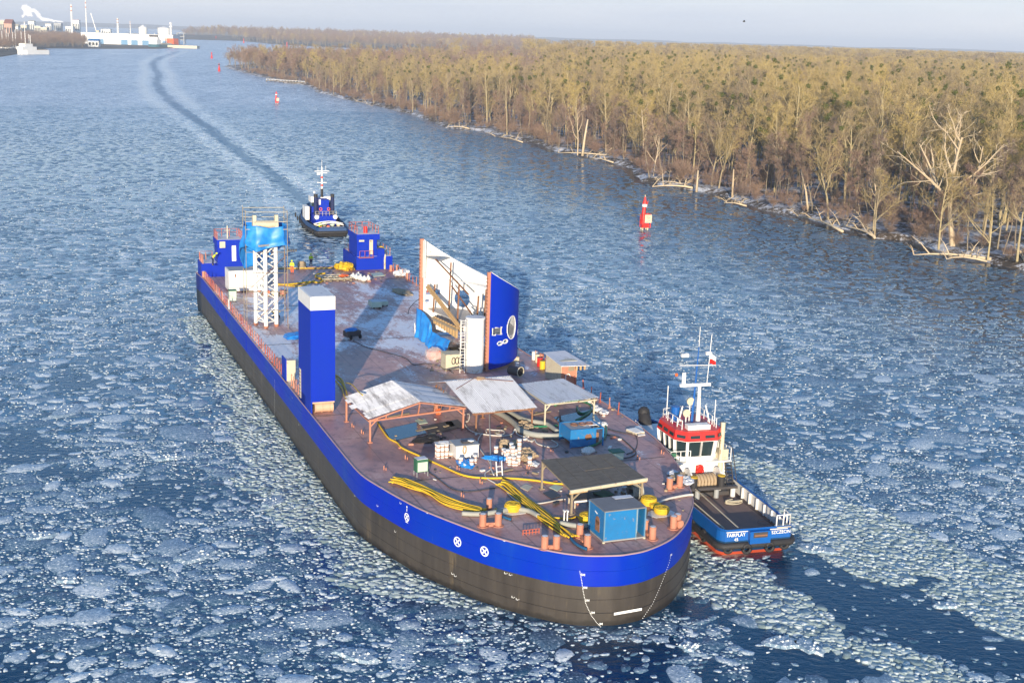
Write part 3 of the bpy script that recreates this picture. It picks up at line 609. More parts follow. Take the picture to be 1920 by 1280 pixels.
# ================================================================== BARE TREES
def tree_skel(seed, H, style):
    r = random.Random(seed); T = []; C = []                    # segment lists: (points, radii, sides); twigs: triangles
    tw = []
    def rot(d, a, az):
        d = d.normalized(); o = d.orthogonal().normalized(); o.rotate(Matrix.Rotation(az, 3, d)); return (d * math.cos(a) + o * math.sin(a)).normalized()
    def grow(p, d, L, rad, lev, up):
        n = (7, 5, 4, 3)[min(lev, 3)]; pts = [p.copy()]; rs = [rad]; dirs = []
        wob = (0.07, 0.20, 0.26, 0.3)[min(lev, 3)]
        for i in range(n):
            d = (d + Vector((r.gauss(0, wob), r.gauss(0, wob), r.gauss(0, wob * 0.6) + up))).normalized(); dirs.append(d.copy())
            p = p + d * L / n; pts.append(p.copy()); rs.append(rad * (1 - 0.72 * (i + 1) / n))
        (T if lev <= 1 else C).append((pts, rs, (6, 5, 3, 3)[min(lev, 3)])); return pts, dirs, rs
    cfg = dict(tall=dict(f=0.42, n1=9, a=(0.35, 0.75), l1=0.34, b=7), spread=dict(f=0.22, n1=11, a=(0.55, 1.05), l1=0.48, b=8), slim=dict(f=0.38, n1=12, a=(0.45, 0.8), l1=0.2, b=5), bush=dict(f=0.05, n1=12, a=(0.3, 0.9), l1=0.75, b=7), dead=dict(f=0.3, n1=6, a=(0.4, 0.9), l1=0.42, b=4), dead_big=dict(f=0.2, n1=10, a=(0.5, 0.95), l1=0.62, b=6))[style]
    trunk_L = H * (0.86 if style != 'bush' else 0.35)
    trunk_r = H * (0.013 if style != 'dead_big' else 0.022) * (0.6 if style in ('slim', 'bush') else 1)
    p, ds, rs = grow(Vector((0, 0, -0.3)), Vector((r.gauss(0, .05), r.gauss(0, .05), 1)), trunk_L, trunk_r, 0, 0.03)
    for i in range(cfg['n1']):
        t = cfg['f'] + (1 - cfg['f']) * (i + r.random()) / cfg['n1']; k = min(int(t * 7), 6); q = p[k].lerp(p[k + 1], t * 7 - k) if t < 1 else p[-1]
        d1 = rot(ds[k], r.uniform(*cfg['a']), r.uniform(0, 6.28)); L1 = H * cfg['l1'] * (1.25 - 0.75 * t) * r.uniform(.75, 1.2)
        p1, d1s, r1 = grow(q, d1, L1, rs[k] * r.uniform(.5, .78), 1, 0.10 if style != 'spread' else 0.07)
        if style == 'dead' and r.random() < 0.3: continue
        for j in range(cfg['b']):
            t2 = 0.22 + 0.78 * (j + r.random()) / cfg['b']; k2 = min(int(t2 * 5), 4); q2 = p1[k2].lerp(p1[k2 + 1], min(t2 * 5 - k2, 1))
            d2 = rot(d1s[k2], r.uniform(.35, .95), r.uniform(0, 6.28)); L2 = L1 * r.uniform(.28, .5) * (1.2 - 0.5 * t2)
            p2, d2s, r2 = grow(q2, d2, L2, max(r1[k2] * .5, .022), 2, 0.06)
            n3 = 2 if style.startswith('dead') else 5
            for l in range(n3):
                k3 = r.randrange(1, 4); d3 = rot(d2s[k3 - 1], r.uniform(.3, .9), r.uniform(0, 6.28)); L3 = max(L2 * r.uniform(.3, .6), 0.5)
                p3, d3s, r3 = grow(p2[k3], d3, L3, max(r2[k3] * .6, .014), 3, 0.05)
                for u in range(3 if style.startswith('dead') else 7):
                    k4 = r.randrange(1, 4); d4 = rot(d3s[k4 - 1], r.uniform(.25, .9), r.uniform(0, 6.28)); L4 = r.uniform(.45, 1.15)
                    tw.append((p3[k4], p3[k4] + (d4 + Vector((0, 0, .15))).normalized() * L4, r.uniform(.012, .024)))
                    if r.random() < 0.6:
                        d5 = rot(d4, r.uniform(.3, .8), r.uniform(0, 6.28)); tw.append((p3[k4] + d4 * L4 * .45, p3[k4] + d4 * L4 * .45 + d5 * L4 * .7, .011))
    return T, C, tw
def tree_meshes(seed, H, style, thin=1.0, keep=1.0):
    T, C, tw = tree_skel(seed, H, style)
    def tubes(segs):
        mb = MB()
        for pts, rs, n in segs:
            k = len(pts); vs = []
            for i, p in enumerate(pts):
                d = (pts[min(i + 1, k - 1)] - pts[max(i - 1, 0)]); mt = d.to_track_quat('Z', 'Y').to_matrix()
                vs += [p + mt @ Vector((rs[i] * math.cos(2 * math.pi * j / n), rs[i] * math.sin(2 * math.pi * j / n), 0)) for j in range(n)]
            mb.add(vs, [(i * n + j, i * n + (j + 1) % n, (i + 1) * n + (j + 1) % n, (i + 1) * n + j) for i in range(k - 1) for j in range(n)])
        return mb
    a, c = tubes(T), tubes(C)
    rr = random.Random(seed + 1)
    for p, q, wd in tw:
        if rr.random() > keep: continue
        d = (q - p); o = d.orthogonal().normalized(); o.rotate(Matrix.Rotation(rr.uniform(0, 6.28), 3, d.normalized())); o = o * wd * thin
        c.add([p - o, p + o, q], [(0, 1, 2)])
    return a, c
def tree_mat(name, c1, c2, c3):
    m, nt, b = new_mat(name); oi = N(nt, 'ShaderNodeObjectInfo'); tc = N(nt, 'ShaderNodeTexCoord')
    col = ramp(nt, oi.outputs['Random'], [(0.0, c1), (0.5, c2), (1.0, c3)])
    f = noise(nt, tc.outputs['Object'], 0.6, 4, 0.7); col = mixc(nt, ramp(nt, f, [(0.4, 0.0), (0.7, 0.5)]), col, tuple(x * 0.55 for x in c2))
    nt.links.new(col, b.inputs['Base Color']); b.inputs['Roughness'].default_value = 0.85; return m
M['bark'] = tree_mat('lichen_bark', (0.46, 0.37, 0.19), (0.37, 0.30, 0.17), (0.28, 0.22, 0.15))
M['twig'] = tree_mat('golden_twigs', (0.47, 0.35, 0.12), (0.36, 0.27, 0.125), (0.23, 0.175, 0.12))
M['bark_dark'] = tree_mat('alder_bark', (0.21, 0.17, 0.12), (0.26, 0.21, 0.14), (0.17, 0.135, 0.11))
M['twig_red'] = tree_mat('alder_twigs', (0.235, 0.15, 0.12), (0.30, 0.20, 0.14), (0.19, 0.14, 0.12))
M['deadwood'] = tree_mat('bleached_wood', (0.56, 0.44, 0.29), (0.62, 0.50, 0.34), (0.50, 0.38, 0.24))
M['mistletoe'] = pm('mistletoe_leaf', (0.055, 0.075, 0.008), (0.10, 0.10, 0.01), 2, 0.7)
def leaf_ball(mb, c, r, n, rr):
    for _ in range(n):
        d = Vector((rr.gauss(0, 1), rr.gauss(0, 1), rr.gauss(0, 1))).normalized() * r * rr.uniform(.5, 1)
        e = Vector((rr.gauss(0, 1), rr.gauss(0, 1), rr.gauss(0, 1))).normalized(); g = d.cross(e).normalized() * r * .16; e = e * r * .3
        mb.add([c + d - g, c + d + g, c + d + e], [(0, 1, 2)])
PROTO = {}
def proto(key, seed, H, style, bark, twig, thin=1.0, keep=1.0, mist=0):
    a, c = tree_meshes(seed, H, style, thin, keep)
    def me(mb, name, mat):
        q = bpy.data.meshes.new(name); q.from_pydata(mb.v, [], mb.f); q.materials.append(mat); q.update(); return q
    r = dict(trunk=me(a, 'trunk', bark), crown=me(c, 'crown', twig), H=H)
    if mist:
        mb = MB(); rr = random.Random(seed); cs = [Vector(c.v[rr.randrange(len(c.v))]) for _ in range(400)]; cs = [q for q in cs if q.z > H * .6][:mist]
        for q in cs: leaf_ball(mb, q, rr.uniform(.45, .95), 130, rr)
        r['mistletoe'] = me(mb, 'mistletoe', M['mistletoe'])
    PROTO[key] = r
for i in range(4): proto('tall%d' % i, 11 + i, (24, 26, 22, 25)[i], 'tall', M['bark'], M['twig'], 1.15, .65, mist=(3, 0, 1, 5)[i])
for i in range(3): proto('spread%d' % i, 31 + i, (21, 23, 19)[i], 'spread', M['bark'], M['twig'], 1.1, .65, mist=(2, 1, 0)[i])
for i in range(3): proto('slim%d' % i, 51 + i, (16, 14, 18)[i], 'slim', M['bark_dark'], M['twig_red'], 1.1, .7)
for i in range(2): proto('bush%d' % i, 61 + i, (6.5, 9)[i], 'bush', M['bark_dark'], M['twig_red'], 1.0, .6)
for i in range(3): proto('far%d' % i, 71 + i, (23, 25, 20)[i], ('tall', 'spread', 'tall')[i], M['bark'], M['twig'], 5.0, 0.35, mist=(0, 1, 0)[i])
for i in range(2): proto('fardark%d' % i, 81 + i, (21, 18)[i], ('spread', 'tall')[i], M['bark_dark'], M['twig_red'], 5.0, 0.35)
TREE_LABEL = {'tall': ('tall bare tree with golden twigs in the forest along the river', 'bare_tree', 'tall bare trees of the riverside forest'),
              'spread': ('broad bare tree with spreading golden limbs in the riverside forest', 'bare_tree', 'broad bare trees of the riverside forest'),
              'slim': ('slender dark bare tree with reddish twigs near the water edge', 'slender_tree', 'slender dark trees near the water edge'),
              'bush': ('low leafless brown bush at the edge of the riverside forest', 'bare_bush', 'leafless bushes along the bank')}
def place_tree(key, x, y, z, sc, rz, label=None, group=None, name=None, cat='tree'):
    k = key.rstrip('0123456789'); lb, nm, gr = TREE_LABEL.get(k, (label, name, group))
    r = thing(name or nm, label or lb, cat, (x, y, z), rz, group or gr); r.scale = (sc, sc, sc * random.uniform(.92, 1.08)); pr = PROTO[key]
    for part in ('trunk', 'crown', 'mistletoe'):
        if part in pr:
            q = bpy.data.objects.new(part, pr[part]); COL.objects.link(q); q.parent = r
            if part == 'mistletoe': q['kind'] = 'stuff'
    return r
FOREST = SHORE + [(9000, 0), (9000, 12000), (3200, 7000), (900, 2900), (60, 1850), (-120, 1560), (-215, 1390), (-262, 1280)]
def sample_band(d0, d1, spacing, x0=380, x1=2020):
    """jittered points at the given spacing inside the view wedge, ground distance d0..d1"""
    y = np.arange(d0 * 0.9, d1, spacing); pts = []
    for yy in y:
        xs = np.arange(-yy * .46, yy * .47, spacing); pts.append(np.stack([xs, np.full(xs.size, yy)], 1))
    p = np.concatenate(pts); p += rng.uniform(-.45, .45, p.shape) * spacing
    D = np.hypot(p[:, 0], p[:, 1]); px, _ = px_of(p[:, 0], p[:, 1], 0.0)
    return p[(D >= d0) & (D < d1) & (px > x0) & (px < x1)]
pts = sample_band(200, 560, 6.0); ins = pip(FOREST, pts[:, 0], pts[:, 1]); pts = pts[ins]
sd_ = seg_dist(SHORE, pts[:, 0], pts[:, 1]); keep = sd_ > 2.2; pts, sd_ = pts[keep], sd_[keep]
order = np.argsort(np.hypot(pts[:, 0], pts[:, 1]) + sd_ * 6.0)
def kind_for(x, y, s_):
    left = np.clip((y - 380) / 200, 0, 1)
    u = random.random()
    if s_ < 9: return random.choice(['bush0', 'slim0', 'slim1', 'slim2']) if u < 0.7 else random.choice(['slim2', 'spread2', 'tall2'])
    if s_ < 26: return random.choice(['slim0', 'slim1', 'slim2', 'bush1']) if u < 0.5 + left * .3 else random.choice(['tall0', 'tall2', 'spread0', 'spread2', 'tall1'])
    return random.choice(['slim2', 'slim0']) if u < 0.06 + left * .62 else random.choice(['tall0', 'tall1', 'tall2', 'tall3', 'spread0', 'spread1'])
inst = []                                                    # (key, x, y, z, scale, rz) of the trees past the limit
for n_, i in enumerate(order):
    x, y = pts[i]; k = kind_for(x, y, sd_[i]); sc = random.uniform(.66, 1.16)
    if n_ < 285: place_tree(k, x, y, 0.75, sc, random.uniform(0, 6.28))
    elif sd_[i] < 150 or random.random() < 0.8: inst.append((k, x, y, 0.75, sc, random.uniform(0, 6.28)))
for d0, d1, spc, lod in ((560, 900, 7.5, 0), (900, 1500, 10.5, 1), (1500, 2600, 17, 1), (2600, 5200, 36, 1)):
    p = sample_band(d0, d1, spc); p = p[pip(FOREST, p[:, 0], p[:, 1])]; s_ = seg_dist(SHORE, p[:, 0], p[:, 1]); k = s_ > 3; p, s_ = p[k], s_[k]
    for (x, y), q in zip(p, s_):
        left = x < y * -0.02 + 40
        dk = random.random() < (0.80 if left else 0.25)
        key = (random.choice(['slim0', 'slim1', 'slim2', 'spread2', 'tall2']) if dk else random.choice(['tall0', 'tall1', 'tall2', 'tall3', 'spread0', 'spread1'])) if lod == 0 else (random.choice(['fardark0', 'fardark1']) if dk else random.choice(['far0', 'far1', 'far2']))
        sc = random.uniform(.75, 1.1) * (0.85 if left else 1.05) * (0.9 if q < 15 else 1) * (1 + 0.35 * (d0 >= 1500) + .5 * (d0 > 2000))
        if d0 >= 1500: sc = min(sc, 1.25)
        inst.append((key, x, y, 0.7, sc, random.uniform(0, 6.28)))
# undergrowth along the bank: small bushes beyond counting
under = []
p = sample_band(200, 1100, 3.6); p = p[pip(FOREST, p[:, 0], p[:, 1])]; s_ = seg_dist(SHORE, p[:, 0], p[:, 1])
for (x, y), q in zip(p, s_):
    if 1.0 < q < 26 and random.random() < (0.5 if q < 10 else 0.2): under.append((random.choice(['bush0', 'bush1']), x, y, 0.6, random.uniform(.25, .62), random.uniform(0, 6.28)))
def instancer(name, items, label, cat):
    """one object that repeats the tree meshes on points"""
    g = bpy.data.node_groups.new(name, 'GeometryNodeTree'); g.interface.new_socket('Geometry', in_out='OUTPUT', socket_type='NodeSocketGeometry'); g.interface.new_socket('Geometry', in_out='INPUT', socket_type='NodeSocketGeometry')
    gi, go = g.nodes.new('NodeGroupInput'), g.nodes.new('NodeGroupOutput'); jn = g.nodes.new('GeometryNodeJoinGeometry')
    keys = sorted({i[0] for i in items}); me = bpy.data.meshes.new(name); A = np.array([i[1:] for i in items], dtype=np.float32)
    me.vertices.add(len(items)); me.vertices.foreach_set('co', A[:, :3].ravel())
    for nm, arr, ty in (('kind_id', np.array([keys.index(i[0]) for i in items], dtype=np.int32), 'INT'), ('sc', A[:, 3].copy(), 'FLOAT'), ('rz', A[:, 4].copy(), 'FLOAT')):
        a_ = me.attributes.new(nm, ty, 'POINT'); a_.data.foreach_set('value', arr)
    def named(nm, ty): n_ = g.nodes.new('GeometryNodeInputNamedAttribute'); n_.data_type = ty; n_.inputs[0].default_value = nm; return n_.outputs[0]
    for ki, key in enumerate(keys):
        pr = PROTO[key]
        cmpn = g.nodes.new('FunctionNodeCompare'); cmpn.data_type = 'INT'; cmpn.operation = 'EQUAL'; g.links.new(named('kind_id', 'INT'), cmpn.inputs[2]); cmpn.inputs[3].default_value = ki
        oj = g.nodes.new('GeometryNodeJoinGeometry')
        for part in ('trunk', 'crown', 'mistletoe'):
            if part not in pr: continue
            if 'src_' + part not in pr:
                q = bpy.data.objects.new('tree_source_mesh', pr[part]); pr['src_' + part] = q
            ob = g.nodes.new('GeometryNodeObjectInfo'); ob.inputs['Object'].default_value = pr['src_' + part]; g.links.new(ob.outputs['Geometry'], oj.inputs[0])
        ip = g.nodes.new('GeometryNodeInstanceOnPoints'); g.links.new(gi.outputs[0], ip.inputs['Points']); g.links.new(cmpn.outputs[0], ip.inputs['Selection'])
        gti = g.nodes.new('GeometryNodeGeometryToInstance'); g.links.new(oj.outputs[0], gti.inputs[0])
        g.links.new(oj.outputs[0], ip.inputs['Instance'])
        cx = g.nodes.new('ShaderNodeCombineXYZ'); g.links.new(named('rz', 'FLOAT'), cx.inputs[2]); g.links.new(cx.outputs[0], ip.inputs['Rotation'])
        g.links.new(named('sc', 'FLOAT'), ip.inputs['Scale']); g.links.new(ip.outputs[0], jn.inputs[0])
    g.links.new(jn.outputs[0], go.inputs[0])
    o = bpy.data.objects.new(name, me); COL.objects.link(o); md = o.modifiers.new('trees', 'NODES'); md.node_group = g
    return tag(o, label, cat, kind='stuff')
instancer('forest', inst, 'deep leafless forest of golden and brown trees behind the river bank', 'forest')
instancer('undergrowth', under, 'tangled brown brushwood along the foot of the forest', 'brushwood')
print('TREES inst', len(inst), 'under', len(under))
# far woods on the other banks
fw = []
def fill(poly, d0, d1, spc, keys, zf, x0, x1, smin=.8, smax=1.2):
    p = sample_band(d0, d1, spc, x0, x1); p = p[pip(poly, p[:, 0], p[:, 1])]
    for x, y in p: fw.append((random.choice(keys), x, y, zf(x, y), random.uniform(smin, smax), random.uniform(0, 6.28)))
farpoly = FAR_FRONT + [(9000, 12500), (9000, 16000), (-6000, 16000), (-2300, 9000), (-1500, 6000)]
leftpoly = px_line([(-60, 104), (0, 100), (22, 99), (60, 94), (95, 90), (140, 90.5), (156, 90.5), (160, 84), (150, 74), (120, 69), (60, 60), (-60, 60)])
def ridge_z(x, y):
    D = math.hypot(x, y); return 1 + max(0, 14 * (1 - abs(D - 3900) / 420))
fill(farpoly, 2700, 4400, 24, ['fardark0', 'fardark1', 'fardark0', 'far2'], ridge_z, 200, 1000, .9, 1.3)
fill(leftpoly, 1180, 3000, 12, ['fardark0', 'fardark1', 'fardark0'], lambda x, y: 1, -60, 165, .45, .75)
instancer('distant_wood', fw, 'distant leafless woods on the far banks of the river', 'woodland')
print('FAR', len(fw))
# ================================================================== THE BARGE
BARGE = thing('barge', 'huge blue and black deck barge with a bare brown deck under tow through the ice', 'barge', W(0, 0, 0), SH_ROT)
OUTR = []
for i in range(len(OUT)):                         # outline resampled at most 2 m apart
    p, q = OUT[i], OUT[(i + 1) % len(OUT)]; n = max(1, int(math.hypot(q[0] - p[0], q[1] - p[1]) / 2))
    OUTR += [(p[0] + (q[0] - p[0]) * k / n, p[1] + (q[1] - p[1]) * k / n) for k in range(n)]
mb = MB(); n = len(OUTR); levels = [(-1.2, 1.0), (0.0, 0.45), (1.3, 0.12), (2.68, 0), (DK, 0)]
for z, c in levels:
    for s_, t_ in OUTR:
        sc_ = s_ + (2.0 * c if s_ < -17 else (-0.35 * c if s_ > 60 else 0)); mb.v.append((sc_, t_, z))
for r_ in range(len(levels) - 1):
    for i in range(n): mb.f.append((r_ * n + i, (r_ + 1) * n + i, (r_ + 1) * n + (i + 1) % n, r_ * n + (i + 1) % n)); mb.m.append(1 if r_ == 3 else 0)
hull = mb.build('hull', [M['hull'], M['hull_blue']], BARGE, smooth=False)
for p in hull.data.polygons: p.use_smooth = abs(p.normal.y) < 0.999
mb = MB(); mb.add([(s_, t_, DK) for s_, t_ in OUTR], [tuple(range(n))]); mb.build('deck', M['deck'], BARGE)
mb = MB(); mb.tube([(s_, t_, DK + 0.02) for s_, t_ in OUTR], 0.055, 5, close=True); mb.build('deck_edge', M['blue_edge'], BARGE)
# weld seams standing a little proud of the plates
mb = MB()
for s_, w_ in ((20.3, .10), (46.0, .05), (63.5, .05), (2.0, .04), (-12, .04)): mb.box((s_, 12.6, DK + .012), (w_, 24.6 if s_ < 57 else 21.5, .02))
mb.build('weld_seam', M['dark'], BARGE); 
for z in (0.9, 1.8, 2.7, 3.7):                     # plate seams round the hull
    mb = MB(); mb.tube([(s_, t_, z) for s_, t_ in [p for p in OUTR if p[0] > -15 and p[1] < 24.5 or p[0] > 50]], 0.018, 4); mb.build('plate_seam', M['hull'] if z < 2.7 else M['hull_blue'], BARGE)
def hull_hit(px, py):
    """where a picture point meets the hull side: (s, t, z, tangent angle)"""
    d = _F + _R * ((px - 960) / FPX) - _U * ((py - 640) / FPX); best = None
    ox, oy = 0 - _a.x, 0 - _a.y
    # ray in ship frame
    def fr(x, y): return x * _dx + y * _dy, -x * _dy + y * _dx
    o2 = fr(ox, oy); d2 = fr(d.x, d.y)
    for i in range(n):
        p, q = OUTR[i], OUTR[(i + 1) % n]; ex, ey = q[0] - p[0], q[1] - p[1]
        den = d2[0] * ey - d2[1] * ex
        if abs(den) < 1e-9: continue
        t = ((p[0] - o2[0]) * ey - (p[1] - o2[1]) * ex) / den; u = ((p[0] - o2[0]) * d2[1] - (p[1] - o2[1]) * d2[0]) / den
        z = CAM_H + d.z * t
        if 0 <= u <= 1 and t > 0 and -0.2 < z < DK + 2.2 and (best is None or t < best[0]): best = (t, p[0] + ex * u, p[1] + ey * u, z, math.atan2(ey, ex))
    return best[1:] if best else None
def on_hull(mb, hit, shapes, off=0.012):
    """shapes: list of polygons in (u, v) metres on the hull surface, u to the right seen from outside"""
    s_, t_, z, a = hit; nx, ny = math.sin(a), -math.cos(a); ux, uy = math.cos(a), math.sin(a)
    for poly in shapes: mb.add([(s_ + ux * u + nx * off, t_ + uy * u + ny * off, z + v) for u, v in poly], [tuple(range(len(poly)))])
def rect(u, v, w_, h_, a=0.0):
    c, s_ = math.cos(a), math.sin(a); return [(u + x * c - y * s_, v + x * s_ + y * c) for x, y in ((-w_ / 2, -h_ / 2), (w_ / 2, -h_ / 2), (w_ / 2, h_ / 2), (-w_ / 2, h_ / 2))]
def ring(r0, r1, k=28): return [[(r0 * math.cos(a), r0 * math.sin(a)), (r1 * math.cos(a), r1 * math.sin(a)), (r1 * math.cos(b_), r1 * math.sin(b_)), (r0 * math.cos(b_), r0 * math.sin(b_))] for a, b_ in [(2 * math.pi * i / k, 2 * math.pi * (i + 1) / k) for i in range(k)]]
for px, py, r_ in ((858, 1015, .34), (908.5, 1033, .34), (763, 969, .30)):
    h = hull_hit(px, py); mb = MB(); on_hull(mb, h, ring(r_ * .78, r_)); on_hull(mb, h, [rect(0, 0, r_ * 1.7, .10, R(45)), rect(0, 0, r_ * 1.7, .10, R(-45))], .016)
    if px == 763: on_hull(mb, h, [rect(0.0, .52, .07, .22), rect(0, .74, .12, .12), rect(0, -.36, .30, .06)], .016)
    mb.build('thruster_mark', M['white_print'], BARGE)
def text_mesh(txt, size, depth=0.0):
    cu = bpy.data.curves.new('lettering', 'FONT'); cu.body = txt; cu.size = size; cu.align_x = 'CENTER'; cu.align_y = 'CENTER'; cu.extrude = depth; cu.offset = size * 0.008
    o = bpy.data.objects.new('lettering', cu); COL.objects.link(o); dg = bpy.context.evaluated_depsgraph_get(); dg.update()
    me = bpy.data.meshes.new_from_object(o.evaluated_get(dg)); bpy.data.objects.remove(o); return me
def text_on_hull(txt, px, py, size, name='draught_figure'):
    h = hull_hit(px, py)
    if not h: return
    me = text_mesh(txt, size); me.materials.append(M['white_print']); o = bpy.data.objects.new(name, me); COL.objects.link(o); o.parent = BARGE
    s_, t_, z, a = h; nx, ny = math.sin(a), -math.cos(a)
    o.matrix_local = Matrix(((math.cos(a), 0, nx, s_ + nx * .015), (math.sin(a), 0, ny, t_ + ny * .015), (0, 1, 0, z), (0, 0, 0, 1)))
def marks_line(name, pts, k, w_, h_, figs):
    mb = MB(); P_ = [Vector((x, y)) for x, y in pts]; seg = [(P_[i + 1] - P_[i]).length for i in range(len(P_) - 1)]; tot = sum(seg)
    for i in range(k):
        d = tot * i / (k - 1); j = 0
        while j < len(seg) - 1 and d > seg[j]: d -= seg[j]; j += 1
        q = P_[j].lerp(P_[j + 1], d / seg[j]); h = hull_hit(q.x, q.y)
        if h: on_hull(mb, h, [rect(0, 0, w_, h_)])
    mb.build(name, M['white_print'], BARGE)
    for f_, x, y in figs: text_on_hull(f_, x, y, .22)
marks_line('draught_scale', [(1087, 1070), (1091, 1090), (1093, 1105), (1098, 1130), (1108, 1152), (1120, 1168), (1126, 1174)], 40, .05, .04, [('5M', 1093, 1077), ('4M', 1097, 1101), ('3M', 1101, 1125), ('2M', 1111, 1148), ('1M', 1126, 1169)])
marks_line('draught_scale', [(1257, 1045), (1254, 1056), (1247, 1075), (1236, 1103), (1224, 1130), (1205, 1158)], 28, .07, .05, [('5M', 1258, 1040)])
marks_line('draught_scale', [(515, 712), (515, 785)], 34, .06, .06, [])
h = hull_hit(1177, 1145.5); mb = MB(); on_hull(mb, h, [rect(0, 0, 2.0, .17)], .03); mb.build('white_stripe', M['white_print'], BARGE)
for px, py in ((707, 947), (740, 995), (847, 1074), (852, 1078), (946, 1073), (955, 1076), (960, 1118), (968, 1122), (944, 1012), (716, 914), (750, 942), (800, 960), (560, 795), (548, 745), (526, 700), (665, 928)):
    h = hull_hit(px, py)
    if h: mb = MB(); on_hull(mb, h, [rect(0, 0, .03, .14), rect(.09, -.04, .10, .035), rect(.2, .02, .035, .06)]); mb.build('frame_mark', M['white_print'], BARGE)
for s_, z in ((1.0, 3.4), (14, 3.6), (-6, 3.5)): mb = MB(); mb.box((s_, -.02, z), (.9, .03, 1.6)); mb.build('faded_patch', M['hull_blue'], BARGE)
# railings: every stanchion a part
rail_mats = [M['primer_red'], M['primer'], M['primer_red'], M['white']]
def rail_run(p0, p1, step, hgt=1.05, z=DK, every=(0, 1), mat=None, parent=BARGE, rails=(1.0, .55)):
    L = math.hypot(p1[0] - p0[0], p1[1] - p0[1]); k = max(1, int(L / step))
    for i in range(k + 1):
        s_, t_ = p0[0] + (p1[0] - p0[0]) * i / k, p0[1] + (p1[1] - p0[1]) * i / k
        h = hgt * random.uniform(.85, 1.08); mb = MB(); mb.bar((s_, t_, z), (s_ + random.uniform(-.06, .06), t_ + random.uniform(-.05, .05), z + h), .07); mb.box((s_, t_, z + .02), (.2, .2, .05))
        if mat is None and random.random() < .4: mb.bar((s_, t_, z + h * .9), (s_ + .28, t_, z + .05), .05)
        mb.build('stanchion', mat or random.choice(rail_mats[:3] if random.random() < .9 else rail_mats), parent)
    for r_ in rails: mb = MB(); mb.tube([(p0[0] + (p1[0] - p0[0]) * i / k, p0[1] + (p1[1] - p0[1]) * i / k, z + hgt * r_ + random.uniform(-.03, .03)) for i in range(k + 1)], .018, 4); mb.build('rail', mat or M['primer_red'], parent)
rail_run((-16.5, .25), (33, .25), 1.15); rail_run((36, .3), (40, .3), .9)
rail_run((-17.5, 25.0), (20, 25.0), 1.5, rails=(1.0,)); rail_run((33, 25.0), (38, 25.0), 1.2, rails=(1.0,)); rail_run((42.6, 25.0), (52, 24.9), 1.7, rails=())
# bollards, each welded to the deck
def bollard(px, py, r_=.23, h_=.82, pair=None, mat=None):
    s_, t_ = st(px, py); mb = MB(); mb.cyl((s_, t_, DK), (s_, t_, DK + h_), r_, r_, 14); mb.cyl((s_, t_, DK + h_), (s_, t_, DK + h_ + .03), r_ * 1.12, r_ * 1.12, 14); mb.cyl((s_, t_, DK), (s_, t_, DK + .04), r_ * 1.7, r_ * 1.7, 12)
    o = mb.build('bollard', mat or M['primer'], BARGE, smooth=False); mb = MB(); mb.cyl((s_, t_, DK + h_ + .032), (s_, t_, DK + h_ + .045), r_ * .8, r_ * .8, 12); mb.build('frosted_cap', M['frost_blue'], o)
    return s_, t_
for a, b_ in (((905, 986), (934, 985)), ((1087, 1006), (1101, 1026)), ((1209, 997), (1223, 1010)), ((1021, 1028), (1043, 1028)), ((1255, 917), (1274, 912)), ((1262, 990), (1270, 986))):
    p, q = bollard(*a), bollard(*b_)
    if a[0] != 1262: mb = MB(); mb.box(((p[0] + q[0]) / 2, (p[1] + q[1]) / 2, DK + .1), (.3, .3, .18)); mb.bar((*p, DK + .16), (*q, DK + .16), .16); mb.build('bollard_bracket', M['primer'], BARGE)
for px, py in ((382, 520), (401, 518), (733, 508), (745, 507), (917, 955)): bollard(px, py, .2, .75)
# panama lead in the starboard bow
s_, t_ = st(1277, 984); mb = MB(); mb.cyl((s_, t_ - .05, DK), (s_ + .5, t_ - .5, DK), .01, .01, 4); mb.ext(s_ - .7, s_ + .5, t_ - .5, t_ - .2, DK, DK + .5); mb.cyl((s_ - .6, t_ - .3, DK + .25), (s_ + .4, t_ - .3, DK + .25), .28, .28, 12); mb.build('fairlead', M['primer'], BARGE)
# pillar on the port side
pil = MB(); pil.ext(40.6, 45.3, 0.0, 2.05, DK + 1.0, DK + 8.75); pil.ext(40.6, 43.2, 0.0, .12, DK - .02, DK + 1.0); pil.ext(40.6, 45.3, 0, .12, DK - .02, DK + 1.0)
P1 = pil.build('pillar', M['blue'], BARGE)
mb = MB(); mb.ext(40.59, 45.31, -.012, 2.062, DK + 8.75, DK + 9.85); mb.build('pillar_cap', M['white'], P1)
mb = MB(); mb.box((42.95, 1.02, DK + 9.856), (4.3, 1.8, .012)); mb.build('frosted_top', M['frost_blue'], P1)
mb = MB(); mb.ext(40.9, 41.5, -.03, 0.0, DK + .35, DK + 2.9); mb.build('ladder_slot', M['cream'], P1)
for i in range(8): mb = MB(); mb.ext(40.95, 41.45, -.05, -.03, DK + .5 + i * .3, DK + .56 + i * .3); mb.build('rung', M['rust'], P1)
mb = MB(); mb.cyl((44.9, .35, DK + .45), (44.9, 1.9, DK + .45), .42, .42, 16); mb.ext(44.2, 45.25, .15, 2.0, DK + .86, DK + .99)
for t_ in (.35, .95, 1.55, 1.85): mb.cyl((44.9, t_, DK + .45), (44.9, t_ + .06, DK + .45), .47, .47, 16)
mb.ext(44.5, 44.7, .2, .35, DK, DK + .3); mb.ext(44.5, 44.7, 1.7, 1.85, DK, DK + .3); mb.build('drum_base', pm('salmon_primer', (0.62, 0.40, 0.27), (0.5, 0.28, 0.18), 1.2, 0.6), P1)
mb = MB(); mb.ext(32.7, 34.4, .1, .2, DK, DK + 2.0); B1 = mb.build('bulwark_plate', M['blue'], BARGE); mb = MB(); mb.ext(34.35, 34.45, .2, 1.0, DK, DK + 1.9); mb.build('end_plate', M['cream'], B1)
